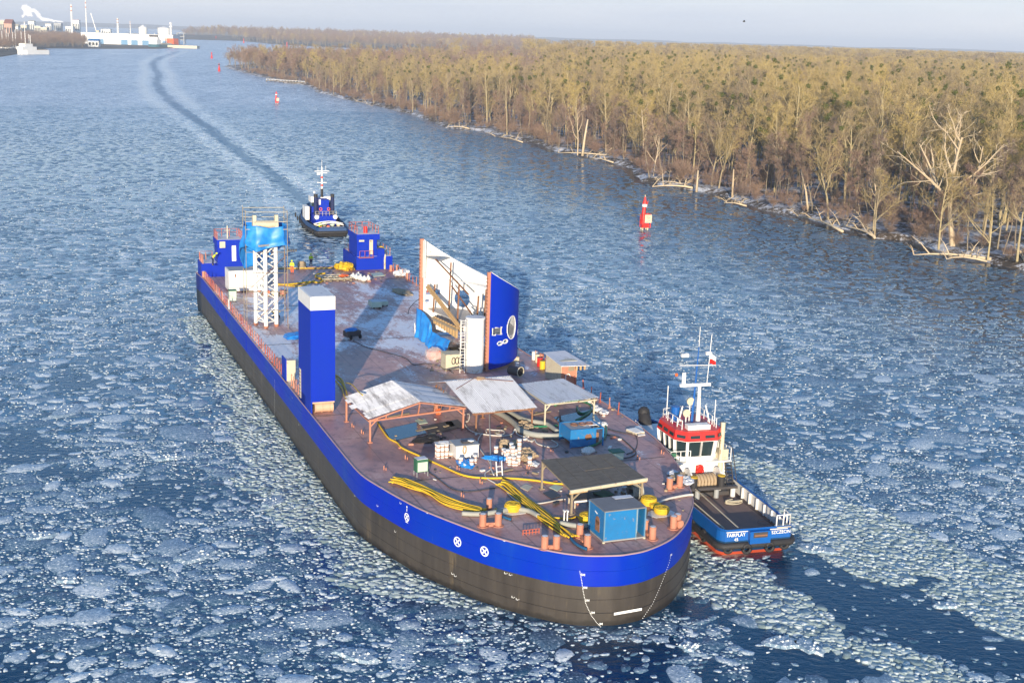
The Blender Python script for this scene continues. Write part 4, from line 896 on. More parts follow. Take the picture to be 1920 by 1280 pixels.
# stern blocks with their towers
def stern_block(s0, s1, t0, t1, tow, port):
    mb = MB(); mb.ext(s0, s1, t0, t1, DK - (.6 if port else 0), DK + 1.75); o = mb.build('stern_block', M['blue'], BARGE)
    mb = MB(); mb.ext(s0 + .15, s1 - .15, t0 + .15, t1 - .15, DK + 1.75, DK + 1.765); mb.build('block_top', M['frost_blue'], o)
    a, b_, c, d, zt = tow; mb = MB(); mb.ext(a, b_, c, d, DK + 1.75, DK + zt); mb.ext(a - .25, b_ + .18, c - .1, d + .35, DK + zt - .75, DK + zt); tw_ = mb.build('stern_tower', M['blue'], BARGE)
    mb = MB(); mb.ext(a - .15, b_ + .1, c, d + .25, DK + zt, DK + zt + .015); mb.build('tower_top', M['frost_blue'], tw_)
    mb = MB(); mb.ext(b_, b_ + .03, c + (d - c) * .62, c + (d - c) * .80, DK + 2.0, DK + 3.9); mb.cyl((b_ + .015, c + (d - c) * .71, DK + 3.9), (b_ + .03, c + (d - c) * .71, DK + 3.9), (d - c) * .09, n=10); mb.build('doorway', M['cream'] if not port else M['white'], tw_)
    mb = MB(); mb.ext(b_ + .06 if not port else b_ + .2, b_ + .1 if not port else b_ + .24, c + .25, c + .95, DK + zt - 1.0, DK + zt - .2); mb.build('notice_board', M['cream'], tw_)
    for (p, q) in (((a, c), (b_, c)), ((a, d + .2), (b_, d + .2)), ((a, c), (a, d))):
        k = 3
        for i in range(k + 1):
            x, y = p[0] + (q[0] - p[0]) * i / k, p[1] + (q[1] - p[1]) * i / k; mb = MB(); mb.bar((x, y, DK + zt), (x, y, DK + zt + 1.05), .07); mb.build('stanchion', M['primer_red'], tw_)
        for r_ in (.55, 1.0): mb = MB(); mb.bar((*p, DK + zt + r_), (*q, DK + zt + r_), .045); mb.build('rail', M['primer_red'], tw_)
    return o, tw_
sb, stw = stern_block(-26.4, -19.0, 20.35, 25.3, (-23.6, -19.3, 20.5, 23.2, 4.75), False)
mb = MB(); mb.cyl((-20.3, 21.9, DK + 4.75), (-20.3, 21.9, DK + 5.65), .28, .28, 12); mb.build('red_drum', M['red'], stw)
mb = MB(); mb.ext(-20.6, -19.02, 23.2, 24.2, DK + 1.76, DK + 2.7); mb.build('locker', M['blue'], sb)
mb = MB(); mb.ext(-18.98, -18.6, 20.6, 22.6, DK + 1.65, DK + 1.72)
for t_ in (20.7, 21.4, 22.0, 22.5): mb.bar((-18.65, t_, DK + 1.7), (-18.65, t_, DK + 2.6), .05)
mb.bar((-18.65, 20.7, DK + 2.6), (-18.65, 22.5, DK + 2.6), .05); mb.build('balcony', M['primer_red'], sb)
mb = MB(); mb.tube([(-19.8, 24.4, DK + 2.0), (-19.1, 24.3, DK + 1.9), (-18.9, 24.2, DK + 1.2), (-18.85, 24.2, DK + .05)], .13, 7); mb.build('hanging_hose', M['cream'], sb)
rail_run((-26, 25.1), (-19.6, 25.1), 1.3, z=DK + 1.75, parent=sb); rail_run((-26.2, 20.6), (-24.2, 20.6), .7, z=DK + 1.75, parent=sb)
pb, ptw = stern_block(-21.2, -17.9, -.02, 5.5, (-20.3, -17.7, 2.0, 4.9, 4.75), True)
rail_run((-21, .2), (-17.9, .2), .75, z=DK + 1.75, parent=pb); rail_run((-21, .2), (-21, 1.8), .8, z=DK + 1.75, parent=pb)
mb = MB(); mb.bar((-18.6, 3.4, DK + 4.75), (-18.6, 3.4, DK + 6.4), .12); mb.bar((-18.6, 3.0, DK + 5.8), (-18.6, 3.8, DK + 5.8), .06); mb.build('light_mast', M['cream'], ptw)
# hatches and glass panels set in the deck
for pts, mt in (([(721, 806), (782, 792), (800, 812), (735, 828)], 'glass'), ([(790, 800), (858, 787), (872, 800), (808, 815)], 'dark'), ([(1038, 783), (1108, 768), (1135, 800), (1066, 812)], 'glass'), ([(1018, 925), (1036, 919), (1052, 930), (1034, 936)], 'dark'), ([(1030, 914), (1040, 908), (1056, 913), (1045, 921)], 'palegreen'),
                ([(778, 788), (796, 785), (802, 793), (784, 796)], 'palegreen'), ([(834, 792), (846, 790), (854, 799), (842, 801)], 'palegreen'), ([(975, 914), (985, 908), (999, 912), (990, 921)], 'cream'), ([(1190, 800), (1202, 798), (1210, 816), (1196, 818)], 'white'), ([(695, 513), (715, 511), (722, 517), (700, 519)], 'palegreen')):
    q = [(*st(x, y, DK), DK + .05) for x, y in pts]; mb = MB(); mb.sheet(q, .04); mb.build('hatch', M[mt], BARGE)
for px, py in ((660, 800), (678, 812), (760, 860), (900, 905), (1150, 850), (1240, 850), (1170, 880), (865, 930), (988, 878), (1078, 862), (720, 880), (1033, 845), (857, 880), (1195, 860)):   # small welded stubs
    s_, t_ = st(px, py); mb = MB(); mb.cyl((s_, t_, DK), (s_, t_, DK + .3), .05, .05, 6); mb.cyl((s_ + .2, t_ + .1, DK), (s_ + .2, t_ + .1, DK + .2), .04, .04, 6); mb.build('deck_stub', M['primer'], BARGE)
mb = MB(); s_, t_ = st(994, 1001)
for i in range(6): mb.bar((s_, t_ - .5 + i * .22, DK), (s_, t_ - .5 + i * .22, DK + .34), .06)
mb.bar((s_, t_ - .55, DK + .32), (s_, t_ + .65, DK + .32), .05); mb.bar((s_, t_ - .55, DK + .12), (s_, t_ + .65, DK + .12), .05); mb.build('cable_rack', M['primer_red'], BARGE)
# ================================================================== THINGS ON THE DECK
def T(name, label, cat, s_, t_, rz=0.0, z=DK, group=None): return thing(name, label, cat, W(s_, t_, z), SH_ROT + rz, group)
def TP(name, label, cat, px, py, rz=0.0, z=DK, group=None): s_, t_ = st(px, py, z); return T(name, label, cat, s_, t_, rz, z, group)
# ---- the half-built wheelhouse front
_bx, _by = 15.1, 1.9; BRZ = math.atan2(1.9, 15.1); BL = 15.25
BR = T('wheelhouse_shell', 'half-built curved wheelhouse shell, blue outside and white inside, open to the deck', 'wheelhouse', 20.4, 17.2, BRZ)
def arc(u): th = u * math.pi; return BL / 2 * (1 - math.cos(th)), 5.5 * math.sin(th) ** .8 if 0 < u < 1 else 0.0
def ztop(u): return 10.3 - 0.8 * u - 3.5 * math.sin(u * math.pi) ** 0.75 * 0.95
def bridge_hit(px, py, near):
    best = None
    for i in range(200):
        u = (i + .5) / 200; x, y = arc(u); c, s__ = math.cos(BRZ), math.sin(BRZ)
        w_ = W(20.4 + x * c - y * s__, 17.2 + x * s__ + y * c, 0)
        for j in range(90):
            z = DK + j * .1; q = px_of(w_.x, w_.y, z); e = (q[0] - px) ** 2 + (q[1] - py) ** 2
            if (u > .6) == near and (best is None or e < best[0]): best = (e, u, z - DK)
    return best[1], best[2]
holes = []
def arclen(u): 
    tot = 0; p = arc(0)
    for i in range(1, 61): q = arc(u * i / 60); tot += math.hypot(q[0] - p[0], q[1] - p[1]); p = q
    return tot
for px, py, near, w_, h_, rd in ((866, 560, False, .95, .95, True), (910, 560, False, .55, .38, False), (811, 547, False, .95, .36, False), (957, 613, True, .8, 1.12, True), (930, 620, True, .62, .42, False), (800, 564, False, .3, .2, True), (934, 644, True, .30, .19, True), (944.5, 639.5, True, .32, .19, True), (968, 622, True, .3, .3, True)):
    u, z = bridge_hit(px, py, near); holes.append((arclen(u), z, w_, h_, rd)); print('HOLE', px, py, round(u, 2), round(z, 2))
NU, NZ = 170, 64; us = [i / NU for i in range(NU + 1)]; al = []; tot = 0
for i, u in enumerate(us):
    if i: a, b_ = arc(us[i - 1]), arc(u); tot += math.hypot(a[0] - b_[0], a[1] - b_[1])
    al.append(tot)
def in_hole(a, z, pad=0.0):
    for ha, hz, w_, h_, rd in holes:
        dx, dz = (a - ha) / (w_ + pad), (z - hz) / (h_ + pad)
        if rd and dx * dx + dz * dz < 1: return True
        if not rd and abs(dx) < .85 and abs(dz) < .85: return True
    return False
def shell(off, z_lo):
    mb = MB(); idx = {}
    def vtx(i, j):
        if (i, j) not in idx:
            x, y = arc(us[i]); cx = BL / 2; dx, dy = x - cx, y * 1.2; L = math.hypot(dx, dy) or 1
            z = z_lo(us[i]) + (ztop(us[i]) - z_lo(us[i])) * j / NZ; idx[i, j] = len(mb.v); mb.v.append((x + dx / L * off, y + dy / L * off, z))
        return idx[i, j]
    for i in range(NU):
        for j in range(NZ):
            zl = z_lo(us[i]); z = zl + (ztop(us[i]) - zl) * (j + .5) / NZ
            if in_hole((al[i] + al[i + 1]) / 2, z): continue
            mb.f.append((vtx(i, j), vtx(i + 1, j), vtx(i + 1, j + 1), vtx(i, j + 1))); mb.m.append(0)
    return mb
zlo = lambda u: 0.15 + 0.75 * math.sin(u * math.pi)
shell(0.16, zlo).build('outer_plating', M['blue'], BR); shell(0.0, zlo).build('inner_lining', M['white'], BR)
mb = MB()
for i in range(NU):
    a, b_ = arc(us[i]), arc(us[i + 1]); mb.bar((a[0], a[1] + .06, ztop(us[i])), (b_[0], b_[1] + .06, ztop(us[i + 1])), .2, .06)
mb.build('top_edge', M['white'], BR)
for ha, hz, w_, h_, rd in holes:
    mb = MB(); k = 32 if rd else 4; pts = []
    for i in range(k + 1):
        th = 2 * math.pi * i / k + (0 if rd else math.pi / 4); a = ha + w_ * math.cos(th) * (1.0 if rd else 1.2); z = hz + h_ * math.sin(th) * (1.0 if rd else 1.2)
        u = float(np.interp(a, al, us)); x, y = arc(u); pts.append((x + .1 * (x - BL / 2) / 7, y + .1, z))
    mb.tube(pts, .055, 5, close=False); mb.build('window_rim', M['white'], BR)
for x, h_, nm in ((0, 10.35, 'end_post'), (BL, 9.5, 'end_post')):
    mb = MB(); mb.ext(x - .12, x + .12, -.28, .10, -.02, h_); o = mb.build(nm, M['primer'], BR)
    for k in range(26): mb = MB(); mb.ext(x - .17, x + .17, -.31, -.27, .2 + k * (h_ - .5) / 26, .28 + k * (h_ - .5) / 26); mb.build('stiffener', M['rust'], o)
mb = MB(); mb.ext(.13, .75, -.02, .04, 6.3, 10.2); mb.build('inner_frame', M['white'], BR)
poly = [(x, y * .985) for x, y in [arc(i / 40) for i in range(1, 40)]]
def deckslab(name, z, pts, mat, th=.14): mb = MB(); mb.prism(pts, z - th, z); return mb.build(name, mat, BR)
deckslab('floor', 3.05, poly, pm('dusty_floor', (.42, .40, .38), (.30, .28, .26), .8, .8))
deckslab('upper_shelf', 8.6, [(.2, .15), (3.0, .5), (1.6, 2.3), (.5, 1.4)], M['grey'])
deckslab('side_shelf', 6.6, [(BL - 5.0, 4.6), (BL - .5, .4), (BL - .2, 1.4), (BL - 2.2, 3.9), (BL - 4, 4.9)], M['grey'])
ro = [arc(i / 40) for i in range(1, 40)]; ri = [(BL / 2 + (x - BL / 2) * .92, y * .82) for x, y in ro]
deckslab('ledge', 6.05, ro[:26] + ri[:26][::-1], M['white'])
for x, y, a, b_ in ((3.4, 1.5, 3.05, 8.4), (2.2, .3, 3.05, 6.0), (7.6, .4, 1.5, 6.9), (9.2, 2.6, 3.05, 6.6), (10.9, .9, 3.05, 6.4)):
    mb = MB(); mb.bar((x, y, a), (x + .3, y, b_), .13); mb.build('strut', M['rust'], BR)
for p, q, mt in (((3.0, .1, 8.7), (11.0, -.1, 6.6), 'rust'), ((2.2, -.35, 5.95), (10.3, -.45, 3.2), 'wood'), ((2.4, -.6, 5.8), (10.5, -.6, 3.0), 'wood'), ((5.2, .9, 6.3), (12.6, .2, 4.1), 'rust')):
    mb = MB(); mb.bar(p, q, .17 if mt == 'wood' else .12); mb.build('brace', M[mt], BR)
for k in range(9):
    mb = MB(); x = 3.6 + k * .62; mb.ext(x, x + .4, -.35, -.15, 2.25 - k * .05, 2.95); mb.build('floor_frame', M['wood'], BR)
mb = MB(); mb.ext(3.4, 9.2, -.45, -.33, 2.6, 2.85); mb.build('floor_beam', M['old_wood'], BR)
for x, y in ((4.8, 3.6), (5.9, 3.9)): mb = MB(); mb.cyl((x, y, 3.05), (x, y, 3.9), .3, .25, 10); mb.build('ventilator', M['white'], BR)
def drape(name, label, cat, top, bottom, seed, parent=None, mat=None, n=60, m_=14, fold=.22, loc=None, rz=0.0):
    """hanging cloth between a top line and a bottom line, with folds"""
    rr = random.Random(seed); mb = MB(); ph = [rr.uniform(0, 6.28) for _ in range(4)]
    def lerp_line(L, u):
        x = u * (len(L) - 1); i = min(int(x), len(L) - 2); return Vector(L[i]).lerp(Vector(L[i + 1]), x - i)
    for j in range(m_ + 1):
        v = j / m_
        for i in range(n + 1):
            u = i / n; p = lerp_line(top, u).lerp(lerp_line(bottom, u), v); q = lerp_line(top, min(u + .01, 1)) - lerp_line(top, max(u - .01, 0)); nn = Vector((q.y, -q.x, 0)); nn = nn.normalized() if nn.length > 0 else Vector((0, 1, 0))
            f = (math.sin(u * 31 + ph[0]) + .6 * math.sin(u * 57 + ph[1] + v * 3) + .5 * math.sin(u * 13 + v * 5 + ph[2]) + .5 * math.sin(v * 9 + u * 8 + ph[3])) * fold * (.25 + .75 * math.sin(min(v, .8) * math.pi * .6))
            mb.v.append(tuple(p + nn * f))
    w_ = n + 1
    for j in range(m_):
        for i in range(n): mb.f.append((j * w_ + i, j * w_ + i + 1, (j + 1) * w_ + i + 1, (j + 1) * w_ + i)); mb.m.append(0)
    o = mb.build(name, mat or M['tarp'], parent, loc=loc or (0, 0, 0), rz=rz, smooth=True); s2 = o.modifiers.new('thick', 'SOLIDIFY'); s2.thickness = .03
    if label: tag(o, label, cat)
    return o
drape('tarpaulin', 'wrinkled bright blue tarpaulin hung over the lower front of the open wheelhouse shell', 'tarpaulin', [(-.1, -.5, 3.1), (1.5, -.5, 3.0), (3.6, -.5, 2.3), (3.9, -.6, 1.5), (6.0, -.6, 1.4), (8.3, -.6, 1.5)], [(0, -.6, .05), (2, -.9, .1), (4, -1.2, .05), (5.4, -1.5, .02), (6.8, -1.7, .05), (9.0, -1.6, .2)], 3, fold=.12, loc=BR.location, rz=SH_ROT + BRZ)
# ---- silo with its caged ladder
o = TP('silo', 'tall white cylindrical silo with a caged ladder beside the wheelhouse shell', 'silo', 889, 696)
mb = MB(); mb.cyl((0, 0, .3), (0, 0, 5.1), .86, .86, 28); mb.cyl((0, 0, 5.1), (0, 0, 5.25), .93, .93, 28); mb.cyl((0, 0, 2.6), (0, 0, 2.68), .89, .89, 28); mb.cyl((0, 0, 0), (0, 0, .3), .8, .8, 24); mb.build('tank', M['white'], o)
mb = MB(); mb.cyl((0, 0, 5.25), (0, 0, 5.27), .8, .8, 24); mb.build('tank_lid', M['frost_blue'], o)
for y in (-1.05, -1.5): mb = MB(); mb.bar((.2, y, 0), (.2, y, 5.1), .06); mb.build('ladder_rail', M['white'], o)
for k in range(16): mb = MB(); mb.bar((.2, -1.5, .25 + k * .3), (.2, -1.05, .25 + k * .3), .04); mb.build('rung', M['white'], o)
for z in (2.4, 3.1, 3.8, 4.5, 5.1):
    mb = MB(); mb.tube([(.2 + .55 * math.sin(a), -1.27 + .38 * math.cos(a), z) for a in [math.pi * i / 8 for i in range(9)]], .03, 4); mb.build('cage_hoop', M['white'], o)
for a in (.25, .5, .75): mb = MB(); mb.bar((.2 + .55 * math.sin(math.pi * a), -1.27 + .38 * math.cos(math.pi * a), 2.4), (.2 + .55 * math.sin(math.pi * a), -1.27 + .38 * math.cos(math.pi * a), 5.1), .03); mb.build('cage_bar', M['white'], o)
for z in (1.2, 2.9): mb = MB(); mb.box((.2, -.95, z), (.12, .25, .08)); mb.build('bracket', M['grey'], o)
# ---- ladder and boxes near the shell
def ladder(label, px, py, L, w_, lean, rz=0.0, flat=False, group=None):
    o = TP('ladder', label, 'ladder', px, py, rz); n_ = int(L / .32)
    for y in (-w_ / 2, w_ / 2): mb = MB(); mb.bar((0, y, 0), (-lean, y, L), .07); mb.build('side_rail', M['white'], o)
    for k in range(1, n_): mb = MB(); z = k * L / n_; mb.bar((-lean * z / L, -w_ / 2, z), (-lean * z / L, w_ / 2, z), .045); mb.build('rung', M['white'], o)
ladder('short white ladder leaning at the end of the blue tarpaulin', 782, 630, 1.35, .42, .25)
ladder('short white ladder standing beside the paint pots and the bare ply shelter', 937, 893, 1.05, .42, .3)
o = TP('cabinet', 'beige steel cabinet with coiled cables hung on its side near the silo', 'cabinet', 846, 691)
mb = MB(); mb.ext(-.75, .75, -.8, .8, .12, 1.5); mb.ext(-.82, .82, -.87, .87, 1.5, 1.58); mb.build('casing', M['cream'], o, bevel=.02)
mb = MB(); mb.ext(-.8, .8, -.85, -.7, 0, .12); mb.ext(-.8, .8, .7, .85, 0, .12); mb.build('skid', M['old_wood'], o)
for y in (-.05, .3, .6): mb = MB(); mb.tube([(.79, y + .16 * math.cos(a), .95 + .33 * math.sin(a)) for a in [2 * math.pi * i / 16 for i in range(16)]], .045, 5, close=True); mb.build('cable_coil', M['dark'], o)
o = TP('wrapped_crate', 'orange crate wrapped in clear frosted plastic near the beige cabinet', 'crate', 813, 672); mb = MB(); mb.ext(-.55, .55, -.55, .55, .05, .85); mb.build('crate_body', M['orange'], o)
mb = MB(); mb.ball((0, 0, .4), 1.0, 10, 6, sq=(.95, .9, .75), jit=.12); q = mb.build('plastic_wrap', M['plastic'], o); 
m, nt, b = new_mat('thin_plastic'); b.inputs['Base Color'].default_value = (.7, .7, .7, 1); b.inputs['Roughness'].default_value = .25; b.inputs['Alpha'].default_value = .45; q.data.materials[0] = m; M['film'] = m
for px, py in ((828, 644), (856, 655)):
    o = TP('pallet', 'empty timber pallet under the hem of the blue tarpaulin, ' + ('nearer the white ladder' if px < 840 else 'nearer the white silo'), 'pallet', px, py, .2, group='timber pallets')
    for k in range(6): mb = MB(); mb.box((-.5 + k * .2, 0, .14), (.12, 1.3, .03)); mb.build('board', M['wood'], o)
    for y in (-.55, 0, .55): mb = MB(); mb.box((0, y, .07), (1.15, .1, .1)); mb.build('bearer', M['old_wood'], o)
# ---- lattice tower, its scaffold and tarpaulin
LT0 = (11.3, 1.5); o = T('lattice_tower', 'tall white lattice tower of round tubes with a winch platform on top', 'tower', *LT0)
cor = [(-.3, .15), (1.45, .9), (.7, 2.15), (-.95, 1.3)]
for x, y in cor:
    mb = MB(); mb.cyl((x, y, .25), (x, y, 8.9), .21, .21, 14); q = mb.build('leg', M['white'], o); mb = MB(); mb.cyl((x, y, 0), (x, y, .25), .2, .3, 10); mb.build('foot', M['primer'], q)
for i in range(4):
    (x0, y0), (x1, y1) = cor[i], cor[(i + 1) % 4]; k = 5; d = 8.2 / k
    for j in range(k):
        z = .55 + j * d; p, q = ((x0, y0), (x1, y1)) if j % 2 else ((x1, y1), (x0, y0))
        mb = MB(); mb.cyl((*p, z), (*q, z + d * .5), .075, .075, 8); mb.build('brace', M['white'], o); mb = MB(); mb.cyl((*q, z + d * .5), (*p, z + d), .075, .075, 8); mb.build('brace', M['white'], o)
    mb = MB(); mb.cyl((x0, y0, .6), (x1, y1, .6), .07, .07, 8); mb.build('brace', M['white'], o)
pc = (.25, 1.15)
mb = MB(); mb.box((pc[0], pc[1], 9.0), (3.4, 4.0, .2), R(27)); mb.build('platform', M['grey'], o)
for y in (-1.05, 1.05): mb = MB(); mb.prism([(-.6, -.3), (.6, -.3), (.3, .3), (-.3, .3)], 0, .1); 
c, s__ = math.cos(R(-60)), math.sin(R(-60))
for sgn in (-1, 1):
    bx_, by_ = pc[0] + .1, pc[1] + sgn * 1.15; mb = MB(); mb.add([(bx_ - .6, by_ - .18, 9.1), (bx_ + .6, by_ - .18, 9.1), (bx_ + .2, by_ - .18, 11.9), (bx_ - .2, by_ - .18, 11.9), (bx_ - .6, by_ + .18, 9.1), (bx_ + .6, by_ + .18, 9.1), (bx_ + .2, by_ + .18, 11.9), (bx_ - .2, by_ + .18, 11.9)], [(0, 1, 2, 3), (7, 6, 5, 4), (0, 4, 5, 1), (1, 5, 6, 2), (2, 6, 7, 3), (3, 7, 4, 0)]); mb.build('winch_cheek', M['cream'], o)
mb = MB(); mb.cyl((pc[0] + .1, pc[1] - 1.0, 10.9), (pc[0] + .1, pc[1] + 1.0, 10.9), .42, .42, 14); mb.build('winch_drum', M['cream'], o)
sc = T('scaffold', 'thin steel scaffold standing round the white lattice tower', 'scaffold', *LT0)
sp = [(-2.0, -.8), (1.5, -1.1), (2.2, 3.1), (-1.5, 3.5)]
for x, y in sp: mb = MB(); mb.cyl((x, y, 0), (x, y, 12.6), .035, .035, 5); mb.build('pole', M['old_wood'], sc)
for z in (2.0, 4.0, 6.0, 8.2, 10.6, 11.4, 12.4):
    for i in range(4): mb = MB(); mb.cyl((*sp[i], z), (*sp[(i + 1) % 4], z), .03, .03, 5); mb.build('ledger', M['old_wood'] if z < 10 else M['cream'], sc)
for i in (1, 2): mb = MB(); mb.cyl((*sp[i], 0), (*sp[(i + 1) % 4], 4), .025, .025, 5); mb.build('diagonal', M['rust'], sc); mb = MB(); mb.cyl((*sp[i], 4), (*sp[(i + 1) % 4], 8), .025, .025, 5); mb.build('diagonal', M['rust'], sc)
for k in range(4): mb = MB(); mb.bar((2.3, 3.2 + k * .25, 8.3), (1.0, 3.5 + k * .25, 8.3), .2, .04); mb.build('board', M['old_wood'], sc)
ring_ = [(-2.1, .6), (-1.7, -.9), (-.2, -1.3), (1.5, -1.2), (2.2, -.2), (2.4, 1.2), (2.3, 2.8), (1.4, 3.5), (0, 3.7), (-1.4, 3.4), (-2.1, 2.0), (-2.2, .6)]
top = [(x, y, 10.9 + .15 * math.sin(i * 2.1)) for i, (x, y) in enumerate(ring_)]
ring_ = [(x * .88, (y - 1.2) * .88 + 1.2) for x, y in ring_]; top = [(x * .88, (y - 1.2) * .88 + 1.2, z) for x, y, z in top]
bot = [(x * 1.12 + .05, (y - 1.2) * 1.12 + 1.2, z) for (x, y), z in zip(ring_, (6.2, 5.9, 8.4, 8.9, 8.3, 8.7, 9.0, 8.6, 8.8, 8.4, 6.8, 6.2))]
drape('tarpaulin', 'billowing bright blue tarpaulin wrapped round the top of the white lattice tower', 'tarpaulin', top, bot, 9, n=130, m_=20, fold=.13, loc=W(*LT0), rz=SH_ROT)
# ---- container, bin, people and stores on the far deck
o = T('container', 'white steel store container standing behind the lattice tower', 'container', -8.5, 3.7)
mb = MB(); mb.ext(-1.5, 1.5, -2.0, 2.0, .2, 2.65); mb.build('body', M['white'], o)
mb = MB(); mb.ext(-1.4, 1.4, -1.85, 1.9, 2.65, 2.68); mb.build('roof_panel', M['grey'], o)
for y in (-1.6, 1.6): mb = MB(); mb.ext(-1.4, 1.4, y - .15, y + .15, 0, .2); mb.build('skid', M['primer'], o)
mb = MB(); mb.ext(1.5, 1.53, -1.3, -1.15, 1.9, 2.3); mb.build('rusty_lock', M['rust'], o); mb = MB(); mb.ext(1.5, 1.54, -1.99, 1.99, .6, .68); mb.build('rub_rail', M['grey'], o)
mb = MB(); mb.ext(-2.4, -2.3, 2.5, 2.8, .2, 2.0)
o = TP('store_cabinet', 'small pale green wheeled cabinet beside the white container', 'cabinet', 436, 566); mb = MB(); mb.ext(-.35, .35, -.4, .4, .2, 1.35); mb.build('body', M['palegreen'], o); mb = MB(); mb.ext(-.4, .4, -.45, .45, 1.35, 1.45); mb.build('lid', M['green'], o)
for y in (-.3, .3): mb = MB(); mb.cyl((.3, y, .12), (.3, y + .06, .12), .12, .12, 8); mb.build('wheel', M['black'], o)
o = T('timber_stack', 'low stack of timber and orange boxes beyond the lattice tower', 'timber stack', -4.5, 6.5)
for k in range(7): mb = MB(); mb.box((random.uniform(-.2, .2), -1.2 + k * .38, .12 + .1 * (k % 2)), (2.2, .2, .16)); mb.build('plank', random.choice([M['wood'], M['old_wood']]), o)
for k in range(3): mb = MB(); mb.box((.9, -1 + k, .55), (.7, .7, .5)); mb.build('box', (M['orange'], M['cream'], M['primer'])[k], o)
def person(label, px, py, z, vest, legs, rz=0.0, helmet=None, bend=0.0, h=1.76):
    s_, t_ = st(px, py, z); o = thing('person', label, 'person', W(s_, t_, z), SH_ROT + rz); k = h / 1.76
    def skin_body(J, E, name, mat, par):
        me = bpy.data.meshes.new(name); me.from_pydata([tuple(Vector(j[0]) * k) for j in J], E, []); q = bpy.data.objects.new(name, me); COL.objects.link(q); q.parent = par
        md = q.modifiers.new('skin', 'SKIN'); md.use_smooth_shade = True
        for i, j in enumerate(J): me.skin_vertices[0].data[i].radius = (j[1] * k, (j[2] if len(j) > 2 else j[1]) * k)
        me.skin_vertices[0].data[0].use_root = True; sb_ = q.modifiers.new('sub', 'SUBSURF'); sb_.levels = 1; sb_.render_levels = 1
        if isinstance(mat, list):
            for mm in mat: me.materials.append(mm)
        else: me.materials.append(mat)
        return q
    b_ = bend
    def up(x, y, zz):                                  # bend forward at the hip
        dz = zz - .95; return (x + dz * math.sin(b_) if dz > 0 else x, y, .95 + dz * math.cos(b_) if dz > 0 else zz)
    J = [(up(0, 0, .97), .135, .16), (up(0, 0, 1.18), .13, .16), (up(0, 0, 1.40), .12, .19), (up(0, 0, 1.50), .06), (up(.01, 0, 1.63), .095, .08), (up(.01, 0, 1.74), .07, .065),
         (up(0, .2, 1.42), .065), (up(.03, .27, 1.15), .05), (up(.15, .25, .95), .042), (up(.2, .24, .88), .04), (up(0, -.2, 1.42), .065), (up(.03, -.27, 1.15), .05), (up(.15, -.25, .95), .042), (up(.2, -.24, .88), .04),
         ((0, .1, .90), .10), ((.02, .12, .50), .075), ((0, .13, .1), .055), ((.13, .14, .05), .05, .045), ((0, -.1, .90), .10), ((.04, -.12, .50), .075), ((-.03, -.13, .1), .055), ((.1, -.14, .05), .05, .045)]
    E = [(0, 1), (1, 2), (2, 3), (3, 4), (4, 5), (2, 6), (6, 7), (7, 8), (8, 9), (2, 10), (10, 11), (11, 12), (12, 13), (0, 14), (14, 15), (15, 16), (16, 17), (0, 18), (18, 19), (19, 20), (20, 21)]
    skin_body(J, E, 'body', M['skin'], o)
    Jt = [(up(0, 0, .98), .15, .175), (up(0, 0, 1.18), .145, .175), (up(0, 0, 1.38), .14, .205), (up(0, 0, 1.47), .08), (up(0, .2, 1.42), .082), (up(.03, .27, 1.15), .068), (up(.14, .25, .97), .055), (up(0, -.2, 1.42), .082), (up(.03, -.27, 1.15), .068), (up(.14, -.25, .97), .055)]
    skin_body(Jt, [(0, 1), (1, 2), (2, 3), (2, 4), (4, 5), (5, 6), (2, 7), (7, 8), (8, 9)], 'hi_vis_jacket', vest, o)
    Jl = [((0, 0, .97), .145, .165), ((0, .1, .88), .112), ((.02, .12, .50), .09), ((0, .13, .12), .075), ((0, -.1, .88), .112), ((.04, -.12, .50), .09), ((-.03, -.13, .12), .075)]
    skin_body(Jl, [(0, 1), (1, 2), (2, 3), (0, 4), (4, 5), (5, 6)], 'trousers', legs, o)
    p = Vector(up(.01, 0, 1.70)) * k; mb = MB(); mb.ball(p + Vector((0, 0, .02)), .125, 10, 6, sq=(1.1, .95, .9)); mb.cyl(p, p + Vector((0, 0, .02)), .15, .15, 12); mb.build('helmet', helmet or M['hivis'], o, smooth=True)
    for y in (.13, -.13): mb = MB(); mb.ball((.05, y, .06), .1, 8, 5, sq=(1.5, .7, .7)); mb.build('boot', M['black'], o)
    return o
person('worker in a yellow hi-vis jacket and dark trousers standing at the far deck edge', 583, 500, DK, M['hivis'], M['navy'], .2)
person('worker in a yellow vest and orange trousers walking across the far deck', 548, 513, DK, M['hivis'], M['orange'], -.6, bend=.12)
person('worker in a yellow hi-vis jacket bending over ropes on the port stern block', 399, 497, DK + 1.765, M['hivis'], M['navy'], 1.2, bend=.75)
o = TP('crate', 'small brown plywood crate on the far edge of the deck', 'crate', 566, 503); mb = MB(); mb.ext(-.4, .4, -.5, .5, 0, .75); mb.build('box', M['old_wood'], o, bevel=.03); mb = MB(); mb.prism([(-.4, -.5), (.4, -.5), (.4, .5), (-.4, .5)], .75, .8); mb.ext(-.3, .3, -.3, .3, .8, .95); mb.build('lid', M['sack'], o)
o = TP('steel_grating', 'steel grating frame with orange sacking lying on timber beside the yellow hoses', 'grating', 627, 523)
mb = MB(); mb.ext(-1.4, 1.4, -1.9, 1.9, .22, .3)
mb = MB()
for k in range(6): mb.bar((-1.4, -1.9 + k * .76, .3), (1.4, -1.7 + k * .76, .3), .08)
for x in (-1.4, 0, 1.4): mb.bar((x, -1.9, .3), (x, 1.9, .3), .08)
mb.build('frame', M['cream'], o)
for k in range(5): mb = MB(); mb.box((1.5, -1.7 + k * .85, .1), (.5, .2, .2), .2); mb.build('timber_block', M['old_wood'], o)
mb = MB(); mb.box((0, 0, .12), (2.6, 3.4, .12)); mb.build('base_board', M['old_wood'], o)
